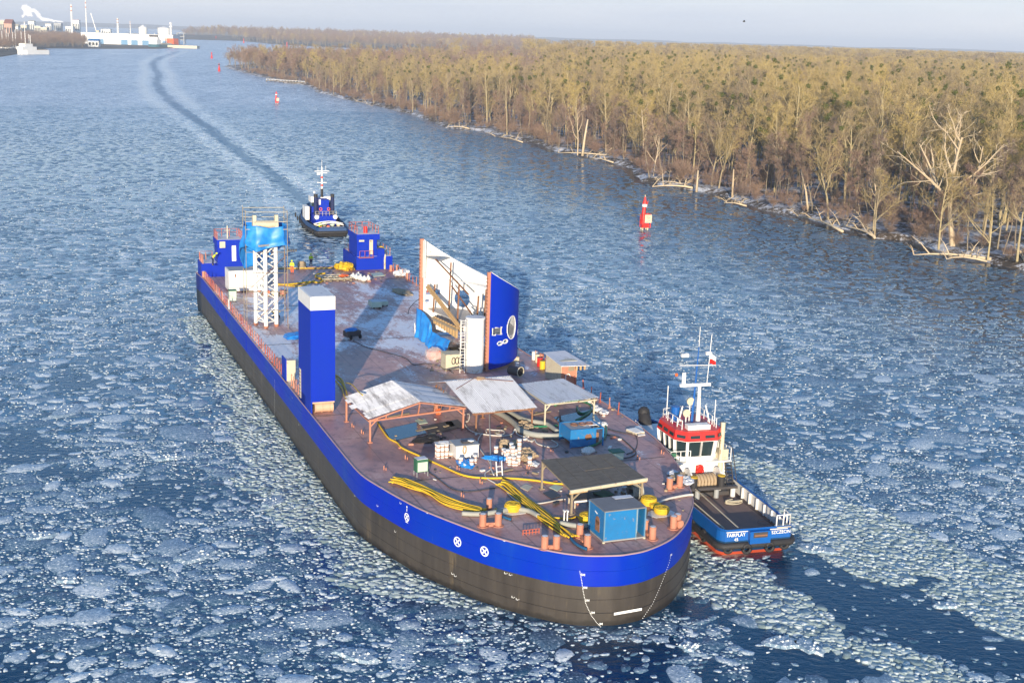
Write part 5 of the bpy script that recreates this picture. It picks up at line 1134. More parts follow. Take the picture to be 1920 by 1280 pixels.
mb = MB(); mb.ball((.0, 1.2, .4), .6, 9, 5, sq=(.8, 1, .3), jit=.3); mb.build('orange_sack', M['orange'], o)
for i, (px, py) in enumerate(((662, 522), (668, 524), (676, 525), (683, 527), (672, 520), (690, 526))):
    o = TP('sack', ('white plastic sack in the heap on the far deck beside the steel grating'), 'sack', px, py, group='heap of white sacks'); mb = MB(); mb.ball((0, 0, .28), .42, 9, 6, sq=(.9, 1, .75), jit=.25); mb.build('bag', M['plastic'], o, smooth=True); mb = MB(); mb.cyl((0, 0, .5), (.05, 0, .72), .06, .12, 6); mb.build('tied_neck', M['plastic'], o)
for px, py, sc_, lb in ((703, 577, 1.0, 'larger pale steel box on wheels in the middle of the frosted deck'), (719, 573, .72, 'smaller pale steel box on wheels beside a larger one on the frosted deck')):
    o = TP('steel_box', lb, 'steel box', px, py); mb = MB(); mb.box((0, 0, .5 * sc_), (1.5 * sc_, 1.25 * sc_, .65 * sc_)); mb.build('body', M['palegreen'], o, bevel=.04); mb = MB(); mb.box((0, 0, .85 * sc_), (1.35 * sc_, 1.1 * sc_, .06)); mb.build('lid', M['frost_blue'], o)
    for y in (-.35, .35): mb = MB(); mb.cyl((.62 * sc_, y * sc_, .12), (.62 * sc_, (y + .15) * sc_, .12), .12, .12, 8); mb.build('wheel', M['black'], o)
o = TP('compressor', 'dark wheeled compressor half covered by a blue cloth on the seam of the deck', 'compressor', 660, 634, .3)
mb = MB(); mb.box((0, 0, .55), (1.0, 1.6, .6)); mb.build('body', M['dark'], o, bevel=.05); mb = MB(); mb.ball((0, -.1, .85), .8, 10, 5, sq=(.7, 1, .35), jit=.15); mb.build('cloth', M['tarp'], o, smooth=True)
for y in (-.5, .6): mb = MB(); mb.cyl((.5, y, .25), (.5, y + .12, .25), .25, .25, 10); mb.build('wheel', M['black'], o)
for y in (.75, .9): mb = MB(); mb.bar((-.4, y, 0), (-.4, y, 1.0), .05); mb.build('frame_bar', M['cream'], o)
def crumple(name, label, cat, px, py, r_, sq, mat, seed=0, group=None, z=.0):
    s_, t_ = st(px, py); random.seed(seed); mb = MB(); mb.ball((0, 0, r_ * sq[2] * .8 + z), r_, 16, 8, sq=sq, jit=.28); o = mb.build(name, mat, loc=W(s_, t_), rz=SH_ROT + seed); tag(o, label, cat, group); return o
crumple('tarpaulin', 'crumpled blue tarpaulin lying on the deck at the port side behind the blue pillar', 'tarpaulin', 552, 633, 1.1, (.9, 1.2, .22), M['tarp'], 4)
o = TP('yellow_pump', 'small yellow and dark pump beside the foot of the lattice tower', 'pump', 517, 596); mb = MB(); mb.box((0, 0, .4), (.6, .6, .5)); mb.build('body', M['dark'], o, bevel=.04); mb = MB(); mb.bar((0, -.7, .7), (0, .5, .7), .08); mb.build('handle', M['yellow'], o)
mb = MB(); mb.cyl((.2, .32, .18), (.2, .4, .18), .18, .18, 10); mb.build('wheel', M['black'], o)
crumple('rope_heap', 'heap of thick yellow rope at the foot of the starboard stern block', 'rope heap', 645, 505, 1.15, (1.0, 1.3, .45), M['yellow'], 5)
crumple('rope_heap', 'yellow rope heap on top of the starboard stern block', 'rope heap', 715, 484, .8, (.9, 1.2, .6), M['yellow'], 6)
[ob for ob in COL.objects if ob.get('label') == 'yellow rope heap on top of the starboard stern block'][0].location = W(-21.5, 24.0, DK + 1.78)
crumple('white_bundle', 'white wrapped bundle near the two far starboard bollards', 'bundle', 752, 517, .95, (.8, 1.3, .5), M['plastic'], 7)
crumple('sand_heap', 'low heap of sandy debris ringed by snow on the starboard side', 'debris heap', 755, 549, 1.3, (.8, 1.6, .12), M['sack'], 8)
o = TP('hydrant', 'white hydrant post on the starboard edge near the wheelhouse shell', 'hydrant', 764, 526); mb = MB(); mb.cyl((0, 0, 0), (0, 0, 1.15), .12, .12, 8); mb.build('post', M['primer'], o); mb = MB(); mb.box((0, 0, 1.2), (.35, .4, .3)); mb.build('head', M['white'], o)
# ---- ropes and hoses
def rope(name, label, cat, pts, r_, mat, z=None, sm=5, group=None, parent=None, jig=0.0):
    """a line through picture points lying on the deck (optionally with heights above it)"""
    P_ = []
    for p in pts:
        hz = p[2] if len(p) > 2 else 0.0; s_, t_ = st(p[0], p[1], DK + hz) if hz else st(p[0], p[1]); P_.append((s_, t_, DK + r_ + .01 + hz))
    L = smooth_line(P_, sm)
    if jig: L = [(a + random.uniform(-jig, jig), b_ + random.uniform(-jig, jig), c) for a, b_, c in L]
    o0 = Vector(L[0]); mb = MB(); mb.tube([Vector(q) - o0 for q in L], r_, 7); o = mb.build(name, mat, loc=W(o0.x, o0.y, o0.z), rz=SH_ROT, smooth=True)
    if label: tag(o, label, cat, group)
    return o
rope('hose', 'long yellow hose running from the peaked shelter to the bare ply shelter', 'hose', [(708, 793), (716, 806), (729, 823), (745, 832), (755, 842), (790, 858), (830, 876), (870, 893), (910, 898), (950, 898), (1000, 902), (1040, 908), (1066, 909)], .075, M['yellow'])
rope('hose', 'yellow hose across the far deck to the starboard stern block', 'hose', [(514, 504), (560, 504), (600, 504), (640, 503), (665, 506)], .07, M['yellow'])
rope('hose', 'yellow hose bending round the steel grating', 'hose', [(518, 536), (550, 534), (580, 530), (598, 531), (606, 526), (593, 521), (594, 516), (610, 514)], .11, M['yellow'])
rope('hose', 'second yellow hose lying beside the bent one on the far deck', 'hose', [(518, 533), (545, 537), (565, 537), (590, 527)], .08, M['yellow'])
for i, off in enumerate((0, 3, -3)):
    rope('hose', None, None, [(624, 702 + off), (640, 712 + off * 2), (648, 730 + off, .2), (652, 745, .5), (655, 757, .8)] if i < 2 else [(625, 712), (640, 727, .1), (645, 742, .5), (655, 757, .9)], .06, M['yellow'])
hs = [ob for ob in COL.objects if ob.name.startswith('hose') and not ob.get('label')]
for ob, lb in zip(hs, ('upper yellow hose curving from behind the blue pillar to the peaked shelter', 'middle yellow hose curving from behind the blue pillar to the peaked shelter', 'lowest yellow hose curving from behind the blue pillar to the peaked shelter')): tag(ob, lb, 'hose', 'hoses behind the blue pillar')
rope('hose', 'yellow hose looping over the snowy edge of the peaked shelter', 'hose', [(648, 718, .6), (660, 722, 1.6), (672, 735, 2.3), (680, 742, 2.6)], .05, M['yellow'])
def rope_bundle(label, line, k, spread, seed, loop=True):
    random.seed(seed); P_ = [st(x, y) for x, y in line]; n_ = len(P_); root = thing('rope_bundle', label, 'rope', W(*P_[0]), SH_ROT)
    for c in range(k):
        off = (c - (k - 1) / 2) * spread; a0, a1 = random.uniform(0, .5), random.uniform(0, .6); L = []
        for i, (s_, t_) in enumerate(P_):
            q0, q1 = P_[max(i - 1, 0)], P_[min(i + 1, n_ - 1)]; dx, dy = q1[0] - q0[0], q1[1] - q0[1]; l_ = math.hypot(dx, dy) or 1
            o_2 = off * (1 + .35 * math.sin(i * 1.7 + c)) + random.uniform(-spread, spread) * 1.3; e = (a0 if i == 0 else (-a1 if i == n_ - 1 else 0))
            L.append((s_ - P_[0][0] - dy / l_ * o_2 + dx / l_ * e, t_ - P_[0][1] + dx / l_ * o_2 + dy / l_ * e, .07 + random.uniform(0, .12) + (c % 2) * .06))
        mb = MB(); mb.tube(smooth_line(L, 5), .055, 6); mb.build('strand', M['yellow'], root, smooth=True)
rope_bundle('long flaked bundle of yellow mooring rope along the port side of the near deck', [(731, 901), (752, 905), (780, 916), (810, 927), (840, 942), (868, 952), (895, 960), (915, 962)], 13, .075, 2)
rope_bundle('yellow mooring rope bundle running from the paint stores to the near edge', [(934, 907), (950, 912), (972, 930), (995, 950), (1015, 970), (1040, 988), (1060, 1003), (1072, 1012)], 9, .10, 3)
rope('rope', 'blue rope end of the yellow mooring bundle at the near deck edge', 'rope', [(1070, 1012), (1080, 1022), (1092, 1029), (1100, 1032)], .1, pm('blue_rope', (.01, .09, .2), None, 4, .8))
rope('rope', 'blue rope end by the port bollards', 'rope', [(938, 968), (948, 973), (958, 976)], .09, pm('blue_rope_two', (.01, .10, .22), None, 4, .8))
rope('rope', 'loose yellow rope tail between the coil and the blue cabin', 'rope', [(1035, 972), (1055, 973), (1070, 974), (1082, 970), (1090, 977), (1097, 979)], .06, M['yellow'])
rope('rope', 'yellow rope tail curling beside the coil on its white sheet', 'rope', [(915, 962), (924, 960), (930, 955), (932, 962), (925, 964)], .06, M['yellow'])
for i, (pts, r_, lb) in enumerate((([(868, 779), (880, 778, .3), (878, 790), (871, 793), (876, 803), (890, 812), (920, 817), (945, 818), (960, 815), (966, 805, .3), (970, 815), (985, 820), (990, 812), (985, 822), (997, 829), (1002, 825), (1006, 832), (1015, 836), (1030, 839), (1043, 838), (1045, 833), (1034, 826)], .055, 'pale curling hose winding from the peaked shelter towards the blue generator box'),
        ([(904, 813), (897, 824), (896, 836), (905, 850), (918, 868), (920, 880), (910, 888), (912, 897), (930, 908), (945, 916), (965, 938), (1000, 946), (1050, 938), (1060, 937)], .05, 'pale hose snaking past the paint pots to the near deck'),
        ([(918, 776, .0), (918, 800), (919, 830), (920, 860), (921, 880), (926, 892)], .06, 'straight pale hose running down beside the paint pots'),
        ([(912, 812), (912, 806), (925, 807), (942, 808), (946, 812), (940, 816), (930, 813), (938, 809)], .045, 'short pale hose loop near the snowy shelter'))):
    rope('hose', lb, 'hose', pts, r_, M['white_hose'])
rope('hose', 'thin black cable from the green cabinet across the near deck', 'hose', [(802, 868), (804, 885), (815, 893), (830, 905), (850, 918), (880, 922), (930, 915), (960, 913)], .035, M['dark'])
rope('cable', 'dark cable crossing the frosted deck towards the silo', 'cable', [(662, 640), (690, 652), (720, 660), (760, 672), (775, 684), (800, 682), (830, 688), (850, 700)], .035, M['dark'])
rope('cable', 'thin dark cable along the starboard side to the wheelhouse shell', 'cable', [(765, 590), (768, 578), (780, 565), (790, 560)], .03, M['dark'])
rope('cable', 'black cable running from the blue generator box to the starboard edge', 'cable', [(1130, 815), (1160, 820), (1185, 840), (1192, 850), (1180, 858), (1150, 862)], .045, M['dark'])
rope('cable', 'thin black cable wandering over the starboard deck', 'cable', [(1140, 805), (1170, 812), (1190, 815), (1195, 830), (1190, 845), (1175, 852)], .035, M['dark'])
for pts, lb in (([(1040, 762), (1060, 754), (1090, 754), (1108, 762), (1106, 774), (1090, 785), (1080, 790)], 'thick green hose looping under the flat snowy roof'), ([(1082, 766), (1085, 775), (1095, 777), (1105, 773)], 'short green hose loop under the flat snowy roof'), ([(1126, 795), (1135, 800), (1136, 812), (1132, 825), (1115, 836), (1095, 843), (1092, 848)], 'green hose curling behind the blue generator box'), ([(985, 802), (1010, 802), (1045, 800)], 'straight bright green hose between the shelters')):
    rope('hose', lb, 'hose', pts, .10, M['green_hose'])
for pts, r_, lb in (([(925, 775), (945, 785), (965, 800), (975, 812), (1000, 820), (1035, 823), (1050, 822)], .24, 'long grey duct bending from the snowy shelter to the generator box'), ([(940, 772), (960, 780), (985, 792), (1015, 797), (1030, 802), (1045, 814)], .2, 'second grey duct lying behind the long one'), ([(866, 967), (900, 968), (938, 963), (960, 958), (990, 962), (1010, 972)], .17, 'grey flexible duct lying behind the port bollards'), ([(1050, 985), (1080, 990), (1106, 990)], .17, 'short grey duct beside the blue cabin')):
    rope('duct', lb, 'duct', pts, r_, M['grey_pipe'])
rope('hose', 'mooring hose strung from the starboard bollards over the rail to the tug', 'hose', [(1225, 950), (1245, 940), (1262, 935), (1290, 930), (1300, 930)], .09, M['white_hose'])
# rope coils
def coil(label, px, py, r_, k, sheet=True):
    o = TP('rope_coil', label, 'rope coil', px, py)
    for j in range(k):
        mb = MB(); rr_ = r_ * (1 - .05 * abs(j - k / 2)) + random.uniform(-.03, .03); mb.tube([(rr_ * math.cos(a), rr_ * math.sin(a), .09 + j * .10 + random.uniform(-.01, .01)) for a in [2 * math.pi * i / 20 for i in range(20)]], .065, 6, close=True); [mb.tube([(rr_ * q_ * math.cos(a), rr_ * q_ * math.sin(a), .09 + j * .10 + random.uniform(-.02, .03)) for a in [2 * math.pi * i / 14 for i in range(14)]], .07, 5, close=True) for q_ in ((.74, .48, .22) if j == k - 1 else (.74,))]; mb.build('turn', M['yellow'], o, smooth=True)
    if sheet: mb = MB(); mb.sheet([(random.uniform(1.2, 1.6) * r_ * 1.2 * math.cos(a), random.uniform(1.2, 1.6) * r_ * 1.5 * math.sin(a), .03) for a in [2 * math.pi * i / 9 for i in range(9)]], .02); s2 = mb.build('sheet', M['plastic'], o)
coil('yellow rope coil on a white sheet behind the port bollards', 961, 957, .52, 5)
coil('yellow rope coil tucked behind the light blue cabin', 1101, 978, .5, 5, False)
coil('yellow rope coil beside the corner post of the ply shelter', 1216, 946, .5, 5, False)
coil('yellow rope coil on a white sheet nearest the starboard edge', 1240, 962, .48, 4)
coil('smaller yellow rope coil next to the sheet of the starboard coil', 1229, 953, .36, 3, False)
# ---- shelters
def corr_sheet(mb, p00, p10, p11, p01, waves, amp=.035, sag=0.0):
    """corrugated sheet: waves run across p00->p10, length p00->p01"""
    p00, p10, p11, p01 = map(Vector, (p00, p10, p11, p01)); k = waves * 4; nn = (p10 - p00).cross(p01 - p00).normalized(); v = []
    for j in range(4):
        for i in range(k + 1):
            u, w_ = i / k, j / 3; p = p00.lerp(p10, u).lerp(p01.lerp(p11, u), w_) + nn * amp * math.sin(u * waves * 2 * math.pi) - Vector((0, 0, sag * math.sin(w_ * math.pi))); v.append(p)
    mb.add(v, [(j * (k + 1) + i, j * (k + 1) + i + 1, (j + 1) * (k + 1) + i + 1, (j + 1) * (k + 1) + i) for j in range(3) for i in range(k)])
def slope_of(root, a, b_, c, d, nsheet, mat, waves=5, slip=.15, nm='roof_sheet', seed=0, amp=.03):
    """roof slope a-b (eave) to d-c (ridge) laid with nsheet overlapping sheets side by side along a->b"""
    rr = random.Random(seed); a, b_, c, d = map(Vector, (a, b_, c, d))
    for i in range(nsheet):
        u0, u1 = max(0, i / nsheet - .01), min(1, (i + 1) / nsheet + .01); s0, s1 = rr.uniform(-slip, slip), rr.uniform(-.04, .04); e0, e1 = a.lerp(b_, u0), a.lerp(b_, u1); r0, r1 = d.lerp(c, u0), d.lerp(c, u1)
        ax = (e0 - r0).normalized(); up = Vector((0, 0, .015 * (i % 2) + rr.uniform(0, .05)))
        mb = MB(); corr_sheet(mb, e0 + ax * s0 + up, e1 + ax * (s0 + rr.uniform(-.06, .06)) + up, r1 + up * .4, r0 + up * .4, waves, amp); o = mb.build(nm, mat, root)
        sm = o.modifiers.new('thick', 'SOLIDIFY'); sm.thickness = .02
def post_(root, x, y, h_, mat='primer', w_=.13, brace=None):
    mb = MB(); mb.bar((x, y, 0), (x, y, h_), w_); mb.box((x, y, .03), (.35, .35, .06)); mb.build('post', M[mat], root)
    if brace: mb = MB(); mb.bar((x, y, h_ - .6), (x + brace[0], y + brace[1], h_), .09); mb.build('brace', M[mat], root)
# 1: peaked shelter
O = (53.6, 6.8); o = T('shelter', 'peaked shelter roofed with ragged frosted sheets on an orange primer frame', 'shelter', *O)
L_ = lambda s_, t_, z: (s_ - O[0], t_ - O[1], z)
EL0, EL1, RD0, RD1, ER0, ER1 = L_(47.4, 2.1, 1.8), L_(53.9, 2.5, 1.85), L_(47.4, 6.3, 3.0), L_(54.0, 6.7, 3.0), L_(46.6, 10.6, 1.85), L_(52.6, 11.1, 1.85)
slope_of(o, EL0, EL1, RD1, RD0, 8, M['roof_snow'], 4, .35, seed=1); slope_of(o, ER0, ER1, RD1, RD0, 7, M['roof_white'], 4, .12, seed=2)
for s_, t_, h_, br_ in ((54.0, 2.7, 1.85, (0, .6)), (52.7, 10.75, 1.85, (0, -.7)), (48.1, 2.3, 1.8, None), (47.2, 10.3, 1.8, None)): post_(o, s_ - O[0], t_ - O[1], h_, brace=br_)
a, b_ = Vector(L_(54.0, 2.6, 1.72)), Vector(L_(52.7, 10.9, 1.78)); pk = Vector(L_(54.0, 6.7, 2.9))
mb = MB(); mb.bar(a, b_, .13); mb.build('tie_beam', M['primer'], o); mb = MB(); mb.bar(a, pk, .1); mb.build('rafter', M['primer'], o); mb = MB(); mb.bar(b_, pk, .1); mb.build('rafter', M['primer'], o)
for u in (.17, .33, .5, .67, .83): p = a.lerp(b_, u); q = a.lerp(pk, u * 2) if u < .5 else b_.lerp(pk, (1 - u) * 2); mb = MB(); mb.bar(p, q, .1); mb.build('web_post', M['primer'], o)
mb = MB(); mb.bar(L_(47.9, 2.4, 1.7), L_(54, 2.6, 1.72), .1); mb.build('eave_beam', M['primer'], o); mb = MB(); mb.bar(L_(47, 10.4, 1.7), L_(52.7, 10.9, 1.72), .1); mb.build('eave_beam', M['primer'], o)
mb = MB(); mb.bar(L_(47.6, 6.3, 2.88), L_(54, 6.7, 2.88), .1); mb.build('ridge_beam', M['primer'], o)
# 2: snowy shelter with the steep near slope
O = (51.5, 13.5); o = T('shelter', 'middle shelter with a steep snow-whitened corrugated roof facing the near end', 'shelter', *O)
slope_of(o, L_(54.2, 11.0, 1.75), L_(54.0, 16.6, 1.75), L_(48.5, 16.4, 2.95), L_(48.7, 10.5, 2.95), 6, M['roof_white'], 7, .05, seed=3, amp=.025)
slope_of(o, L_(45.8, 9.9, 2.15), L_(46.2, 16.2, 2.35), L_(48.5, 16.4, 2.97), L_(48.7, 10.4, 2.97), 5, M['roof_snow'], 5, .12, seed=4)
for s_, t_, h_, br_ in ((53.7, 11.5, 1.7, (-.6, 0)), (53.5, 16.4, 1.7, (0, -.6)), (46.6, 10.4, 2.1, None), (46.8, 16.0, 2.3, None), (50.0, 13.4, 2.4, None)): post_(o, s_ - O[0], t_ - O[1], h_, 'rust', .12, br_)
for t_ in (11.2, 16.3): mb = MB(); mb.bar(L_(54, t_, 1.66), L_(48.6, t_, 2.85), .1); mb.build('rafter', M['rust'], o); mb = MB(); mb.bar(L_(46, t_ - .6 if t_ < 12 else t_, 2.2), L_(48.6, t_, 2.85), .08); mb.build('rafter', M['rust'], o)
mb = MB(); mb.bar(L_(54, 11.1, 1.62), L_(53.8, 16.5, 1.62), .12); mb.build('eave_beam', M['rust'], o)
for k in range(4): mb = MB(); mb.bar(L_(46.4 + k * .6, 10.3, .1), L_(47.0 + k * .6, 10.35, 2.3), .06); mb.build('lattice_bar', M['rust'], o)
mb = MB(); mb.tube([L_(50.4, 10.9, 2.75), L_(48.8, 13.0, 3.12), L_(49.6, 16.2, 2.85)], .03, 4); mb.build('tie_rope', M['rust'], o)
mb = MB(); mb.ball(L_(48.7, 13.6, 3.05), .35, 8, 5, sq=(.6, 1.3, .4), jit=.3); mb.build('rag', M['sack'], o)
# 3: flat snowy roof
O = (50.5, 19.8); o = T('shelter', 'flat shelter roof of smooth snow-white sheets nearest the starboard edge', 'shelter', *O)
slope_of(o, L_(53.9, 17.5, 1.95), L_(53.5, 22.3, 2.05), L_(46.9, 21.9, 2.0), L_(47.3, 17.4, 1.9), 6, M['roof_white'], 3, .05, seed=5, amp=.02)
for s_, t_, h_ in ((53.8, 17.4, 1.95), (53.3, 22.0, 1.95), (47.5, 17.6, 1.85), (47.1, 21.7, 1.9)): post_(o, s_ - O[0], t_ - O[1], h_, 'cream', .11, (0, .5) if t_ < 18 else (0, -.5))
for p, q in (((53.8, 17.5), (53.4, 22.2)), ((53.8, 17.5), (47.4, 17.5)), ((53.4, 22.1), (47.0, 21.8))): mb = MB(); mb.bar(L_(*p, 1.86), L_(*q, 1.86), .1); mb.build('eave_beam', M['cream'], o)
# 4: bare ply shelter
O = (70.0, 14.3); o = T('shelter', 'bare brown plywood shelter roof with a pale timber fascia at the near end', 'shelter', *O)
for i in range(5):
    for j in range(2):
        a, b_, c, d = [Vector(L_(*p)) for p in ((72.9, 11.35, 1.72), (72.2, 17.3, 1.78), (67.4, 16.9, 2.1), (67.4, 11.4, 2.1))]
        f = lambda u, v: a.lerp(b_, u).lerp(d.lerp(c, u), v)
        u0, u1, v0, v1 = i / 5 + .004, (i + 1) / 5 - .004, j / 2 + .004, (j + 1) / 2 - .004; z = Vector((0, 0, random.uniform(0, .03)))
        mb = MB(); mb.sheet([f(u0, v0) + z, f(u1, v0) + z, f(u1, v1) + z, f(u0, v1) + z], .03); mb.build('roof_board', M['roof_tan'], o)
mb = MB(); mb.bar(L_(72.95, 11.3, 1.66), L_(72.25, 17.35, 1.72), .12, .22); mb.build('fascia', M['cream'], o); mb = MB(); mb.bar(L_(72.85, 11.3, 1.5), L_(72.15, 17.35, 1.56), .1, .12); mb.build('fascia', M['wood'], o)
for s_, t_, h_, br_ in ((67.6, 11.5, 2.0, (0, .5)), (72.8, 11.5, 1.6, (0, .7)), (72.0, 17.1, 1.6, (0, -.7)), (67.7, 16.8, 2.0, None)): post_(o, s_ - O[0], t_ - O[1], h_, 'old_wood', .13, br_)
for p, q in (((72.8, 11.5, 1.6), (67.5, 11.5, 1.98)), ((72.1, 17.1, 1.6), (67.5, 16.8, 1.98))): mb = MB(); mb.bar(L_(*p), L_(*q), .09); mb.build('side_rail', M['old_wood'], o)
# ---- timber shed on the starboard side
O = (40.8, 24.4); o = T('shed', 'small timber shed with a snowy sloping roof on the starboard edge', 'shed', *O)
mb = MB(); mb.prism([(-1.6, -.9), (1.3, -.6), (1.3, 1.0), (-1.6, .8)], 0, 2.25); mb.build('walls', M['cream'], o)
mb = MB(); mb.ext(1.3, 1.35, -.55, .95, 0, 2.0); mb.build('front_panel', M['primer'], o); mb = MB(); mb.ext(1.35, 1.37, .1, .7, 1.3, 2.1); mb.build('window_gap', M['old_wood'], o)
mb = MB(); mb.sheet([(-2.0, -1.0, 2.35), (2.7, -1.2, 2.2), (2.9, 1.5, 2.15), (-2.1, 1.2, 2.38)], .06); mb.build('roof', M['roof_white'], o)
for y in (.3, .7, 1.1): mb = MB(); mb.box((2.7, y, 1.95), (.12, .16, .45)); mb.build('bracket', M['wood'], o)
mb = MB(); mb.tube([(1.5, -.2, .4), (1.5, -.2, 1.0), (1.5, .1, 1.1), (1.5, .3, .8)], .05, 5); mb.build('hose_hook', M['white'], o)
for i, (px, py, mt) in enumerate(((1002, 672, 'white'), (1008, 677, 'cream'), (1012, 684, 'red'), (1017, 690, 'yellow'), (1014, 676, 'primer'))):
    o = TP('drum', ('white', 'cream', 'red', 'yellow', 'orange')[i] + ' drum standing beside the timber shed', 'drum', px, py + 2); mb = MB(); mb.cyl((0, 0, 0), (0, 0, .8), .27, .27, 12); mb.build('body', M[mt], o)
    for z in (.25, .52, .79): mb = MB(); mb.cyl((0, 0, z), (0, 0, z + .03), .29, .29, 12); mb.build('hoop', M[mt], o)
o = TP('fan_duct', 'round black-mouthed duct end on a stand behind the shelters', 'duct', 968, 707, .5); mb = MB(); mb.cyl((-.8, 0, .55), (.5, 0, .6), .42, .45, 16, False); mb.build('duct_pipe', M['dark'], o)
mb = MB(); mb.cyl((.36, 0, .6), (.37, 0, .6), .43, .43, 16); mb.build('mouth', M['black'], o); mb = MB(); mb.tube([(.5, .46 * math.cos(a), .6 + .46 * math.sin(a)) for a in [2 * math.pi * i / 18 for i in range(18)]], .05, 5, close=True); mb.build('rim', M['cream'], o)
o = TP('paint_pot', 'white pot standing alone beside the near foot of the wheelhouse shell', 'pot', 969, 687); mb = MB(); mb.cyl((0, 0, 0), (0, 0, .35), .16, .18, 10); mb.build('pot', M['white'], o); mb = MB(); mb.cyl((0, 0, .35), (0, 0, .4), .2, .2, 10); mb.build('lid', M['plastic'], o)
o = TP('chock', 'pale timber block under the near end of the wheelhouse shell', 'timber block', 962, 678); mb = MB(); mb.box((0, 0, .25), (.7, 1.0, .5), .2); mb.build('block', M['cream'], o, bevel=.03); mb = MB(); mb.box((0, 0, .52), (.6, .9, .06), .2); mb.build('packing', M['old_wood'], o)
# ---- blue generator box
O = (58.6, 18.6); o = T('generator_box', 'open bright blue machinery box with a ragged rusty hole in its side', 'generator', *O)
mb = MB(); X0, X1, Y0, Y1 = -1.2, .95, -1.4, 1.35
ang_ = [2 * math.pi * i / 16 for i in range(16)]; cy, cz = .1, .78
hp = [(cy + (.30 + .06 * math.sin(i * 3.1)) * math.cos(a), cz + (.26 + .05 * math.cos(i * 2.3)) * math.sin(a)) for i, a in enumerate(ang_)]
fr = []
for a in ang_:
    c, s__ = math.cos(a), math.sin(a); kx = min(abs((Y1 - .6 - cy) / c) if c > 1e-6 else abs((Y0 - cy) / c) if c < -1e-6 else 9, abs((1.38 - cz) / s__) if s__ > 1e-6 else abs((.12 - cz) / s__) if s__ < -1e-6 else 9); fr.append((cy + c * kx, cz + s__ * kx))
mb.add([(X1, y, z) for y, z in fr] + [(X1, y, z) for y, z in hp], [(i, (i + 1) % 16, 16 + (i + 1) % 16, 16 + i) for i in range(16)])
mb.sheet([(X1, Y0, 1.4), (X1, Y1 - .6, 1.4), (X1, Y1 - .6, 1.38), (X1, Y0, 1.38)], .01)
q = mb.build('side_panel', M['light_blue'], o); sm = q.modifiers.new('thick', 'SOLIDIFY'); sm.thickness = .03
for (y, z) in ((Y0, .12), (Y1 - .6, .12), (Y0, 1.38), (Y1 - .6, 1.38)): pass
for i, (y0, y1, z0, z1) in enumerate(((Y0, Y0 + .05, .05, 1.4), (Y1 - .65, Y1 - .6, .05, 1.4), (Y0, Y1 - .6, .05, .14), (Y0, Y1 - .6, 1.32, 1.4))): mb = MB(); mb.ext(X1 - .01, X1 + .03, y0, y1, z0, z1); mb.build('panel_edge', M['light_blue'], o)
mb = MB(); mb.ext(X0, X1 - .02, Y0 - .02, Y0 + .02, .5, 1.4); mb.build('end_panel', M['light_blue'], o); mb = MB(); mb.ext(X0, X0 + .05, Y0, Y1, .1, 1.4); mb.build('back_panel', M['light_blue'], o)
for x in (X0, X1):
    for y in (Y0, Y1): mb = MB(); mb.bar((x, y, 0), (x, y, 1.45), .1); mb.build('corner_post', M['light_blue'], o)
for y in (Y0, Y1): mb = MB(); mb.bar((X0, y, 1.42), (X1, y, 1.42), .09); mb.build('top_rail', M['light_blue'], o)
for x in (X0, X1): mb = MB(); mb.bar((x, Y0, 1.42), (x, Y1, 1.42), .09); mb.build('top_rail', M['light_blue'], o)
mb = MB(); mb.ext(X0 + .2, X1 - .25, Y0 + .3, Y1 - .2, .1, 1.0); mb.build('engine', M['rust'], o, bevel=.08)
mb = MB(); mb.ext(X0 + .05, X1 - .05, Y0 + .05, Y0 + 1.9, 1.36, 1.42); mb.build('cover_board', M['grey'], o); mb = MB(); mb.ext(X0 + .1, X1 - .9, Y1 - 1.3, Y1 - .1, 1.38, 1.44); mb.build('frosted_cover', M['roof_white'], o)
for y in (-.6, .1, .7): mb = MB(); mb.tube([(-.3 + .3 * math.cos(a), y + .26 * math.sin(a), 1.48) for a in [2 * math.pi * i / 12 for i in range(12)]], .05, 5, close=True); mb.build('cable_loop', M['rust'], o)
# ---- light blue cabin
O = (76.9, 12.8); o = T('cabin', 'light blue workshop cabin with a dark roof and open side door at the near end', 'cabin', *O)
mb = MB(); X0, X1, Y0, Y1 = -1.15, 1.15, -1.35, 1.5
mb.ext(X1 - .06, X1, Y0, Y1 - .62, .12, 2.05); mb.ext(X0, X0 + .06, Y0, Y1, .12, 2.05); mb.ext(X0, X1, Y0, Y0 + .06, .12, 2.05); mb.ext(X0, X1, Y1 - .06, Y1, .12, 2.05); mb.build('walls', M['light_blue'], o)
mb = MB(); mb.ext(X0 - .04, X1 + .04, Y0 - .04, Y1 + .04, 2.05, 2.13); mb.build('roof', pm('felt_roof', (.17, .165, .17), (.25, .25, .26), 1.2, .8), o); mb = MB(); mb.ext(X0, X0 + .5, .2, Y1, 2.135, 2.15); mb.build('frost_patch', M['roof_white'], o)
mb = MB(); mb.ext(X1 - .5, X1 - .46, Y1 - .6, Y1 - .3, .2, 1.95); mb.build('inner_door', M['cream'], o); mb = MB(); mb.ext(X1 - .9, X1 - .86, Y1 - .3, Y1 - .05, .2, 1.95); mb.build('inner_panel', M['light_blue'], o)
for x, y in ((X1, Y0), (X1, Y1), (X0, Y0), (X0, Y1), (X1, Y1 - .62)): mb = MB(); mb.bar((x, y, .0), (x, y, 2.06), .08); mb.build('corner_post', pm('steel_blue', (.12, .25, .36), None, 2, .5) if 'sb' not in M else M['sb'], o)
mb = MB(); mb.ext(X0, X1 + .05, Y0 - .04, Y1 + .04, .05, .14); mb.build('floor_frame', M['grey'], o)
for x, y in ((X1, Y0), (X1, Y1), (X0, Y1)): mb = MB(); mb.cyl((x, y, 0), (x, y, .08), .1, .1, 8); mb.build('foot', M['cream'], o)
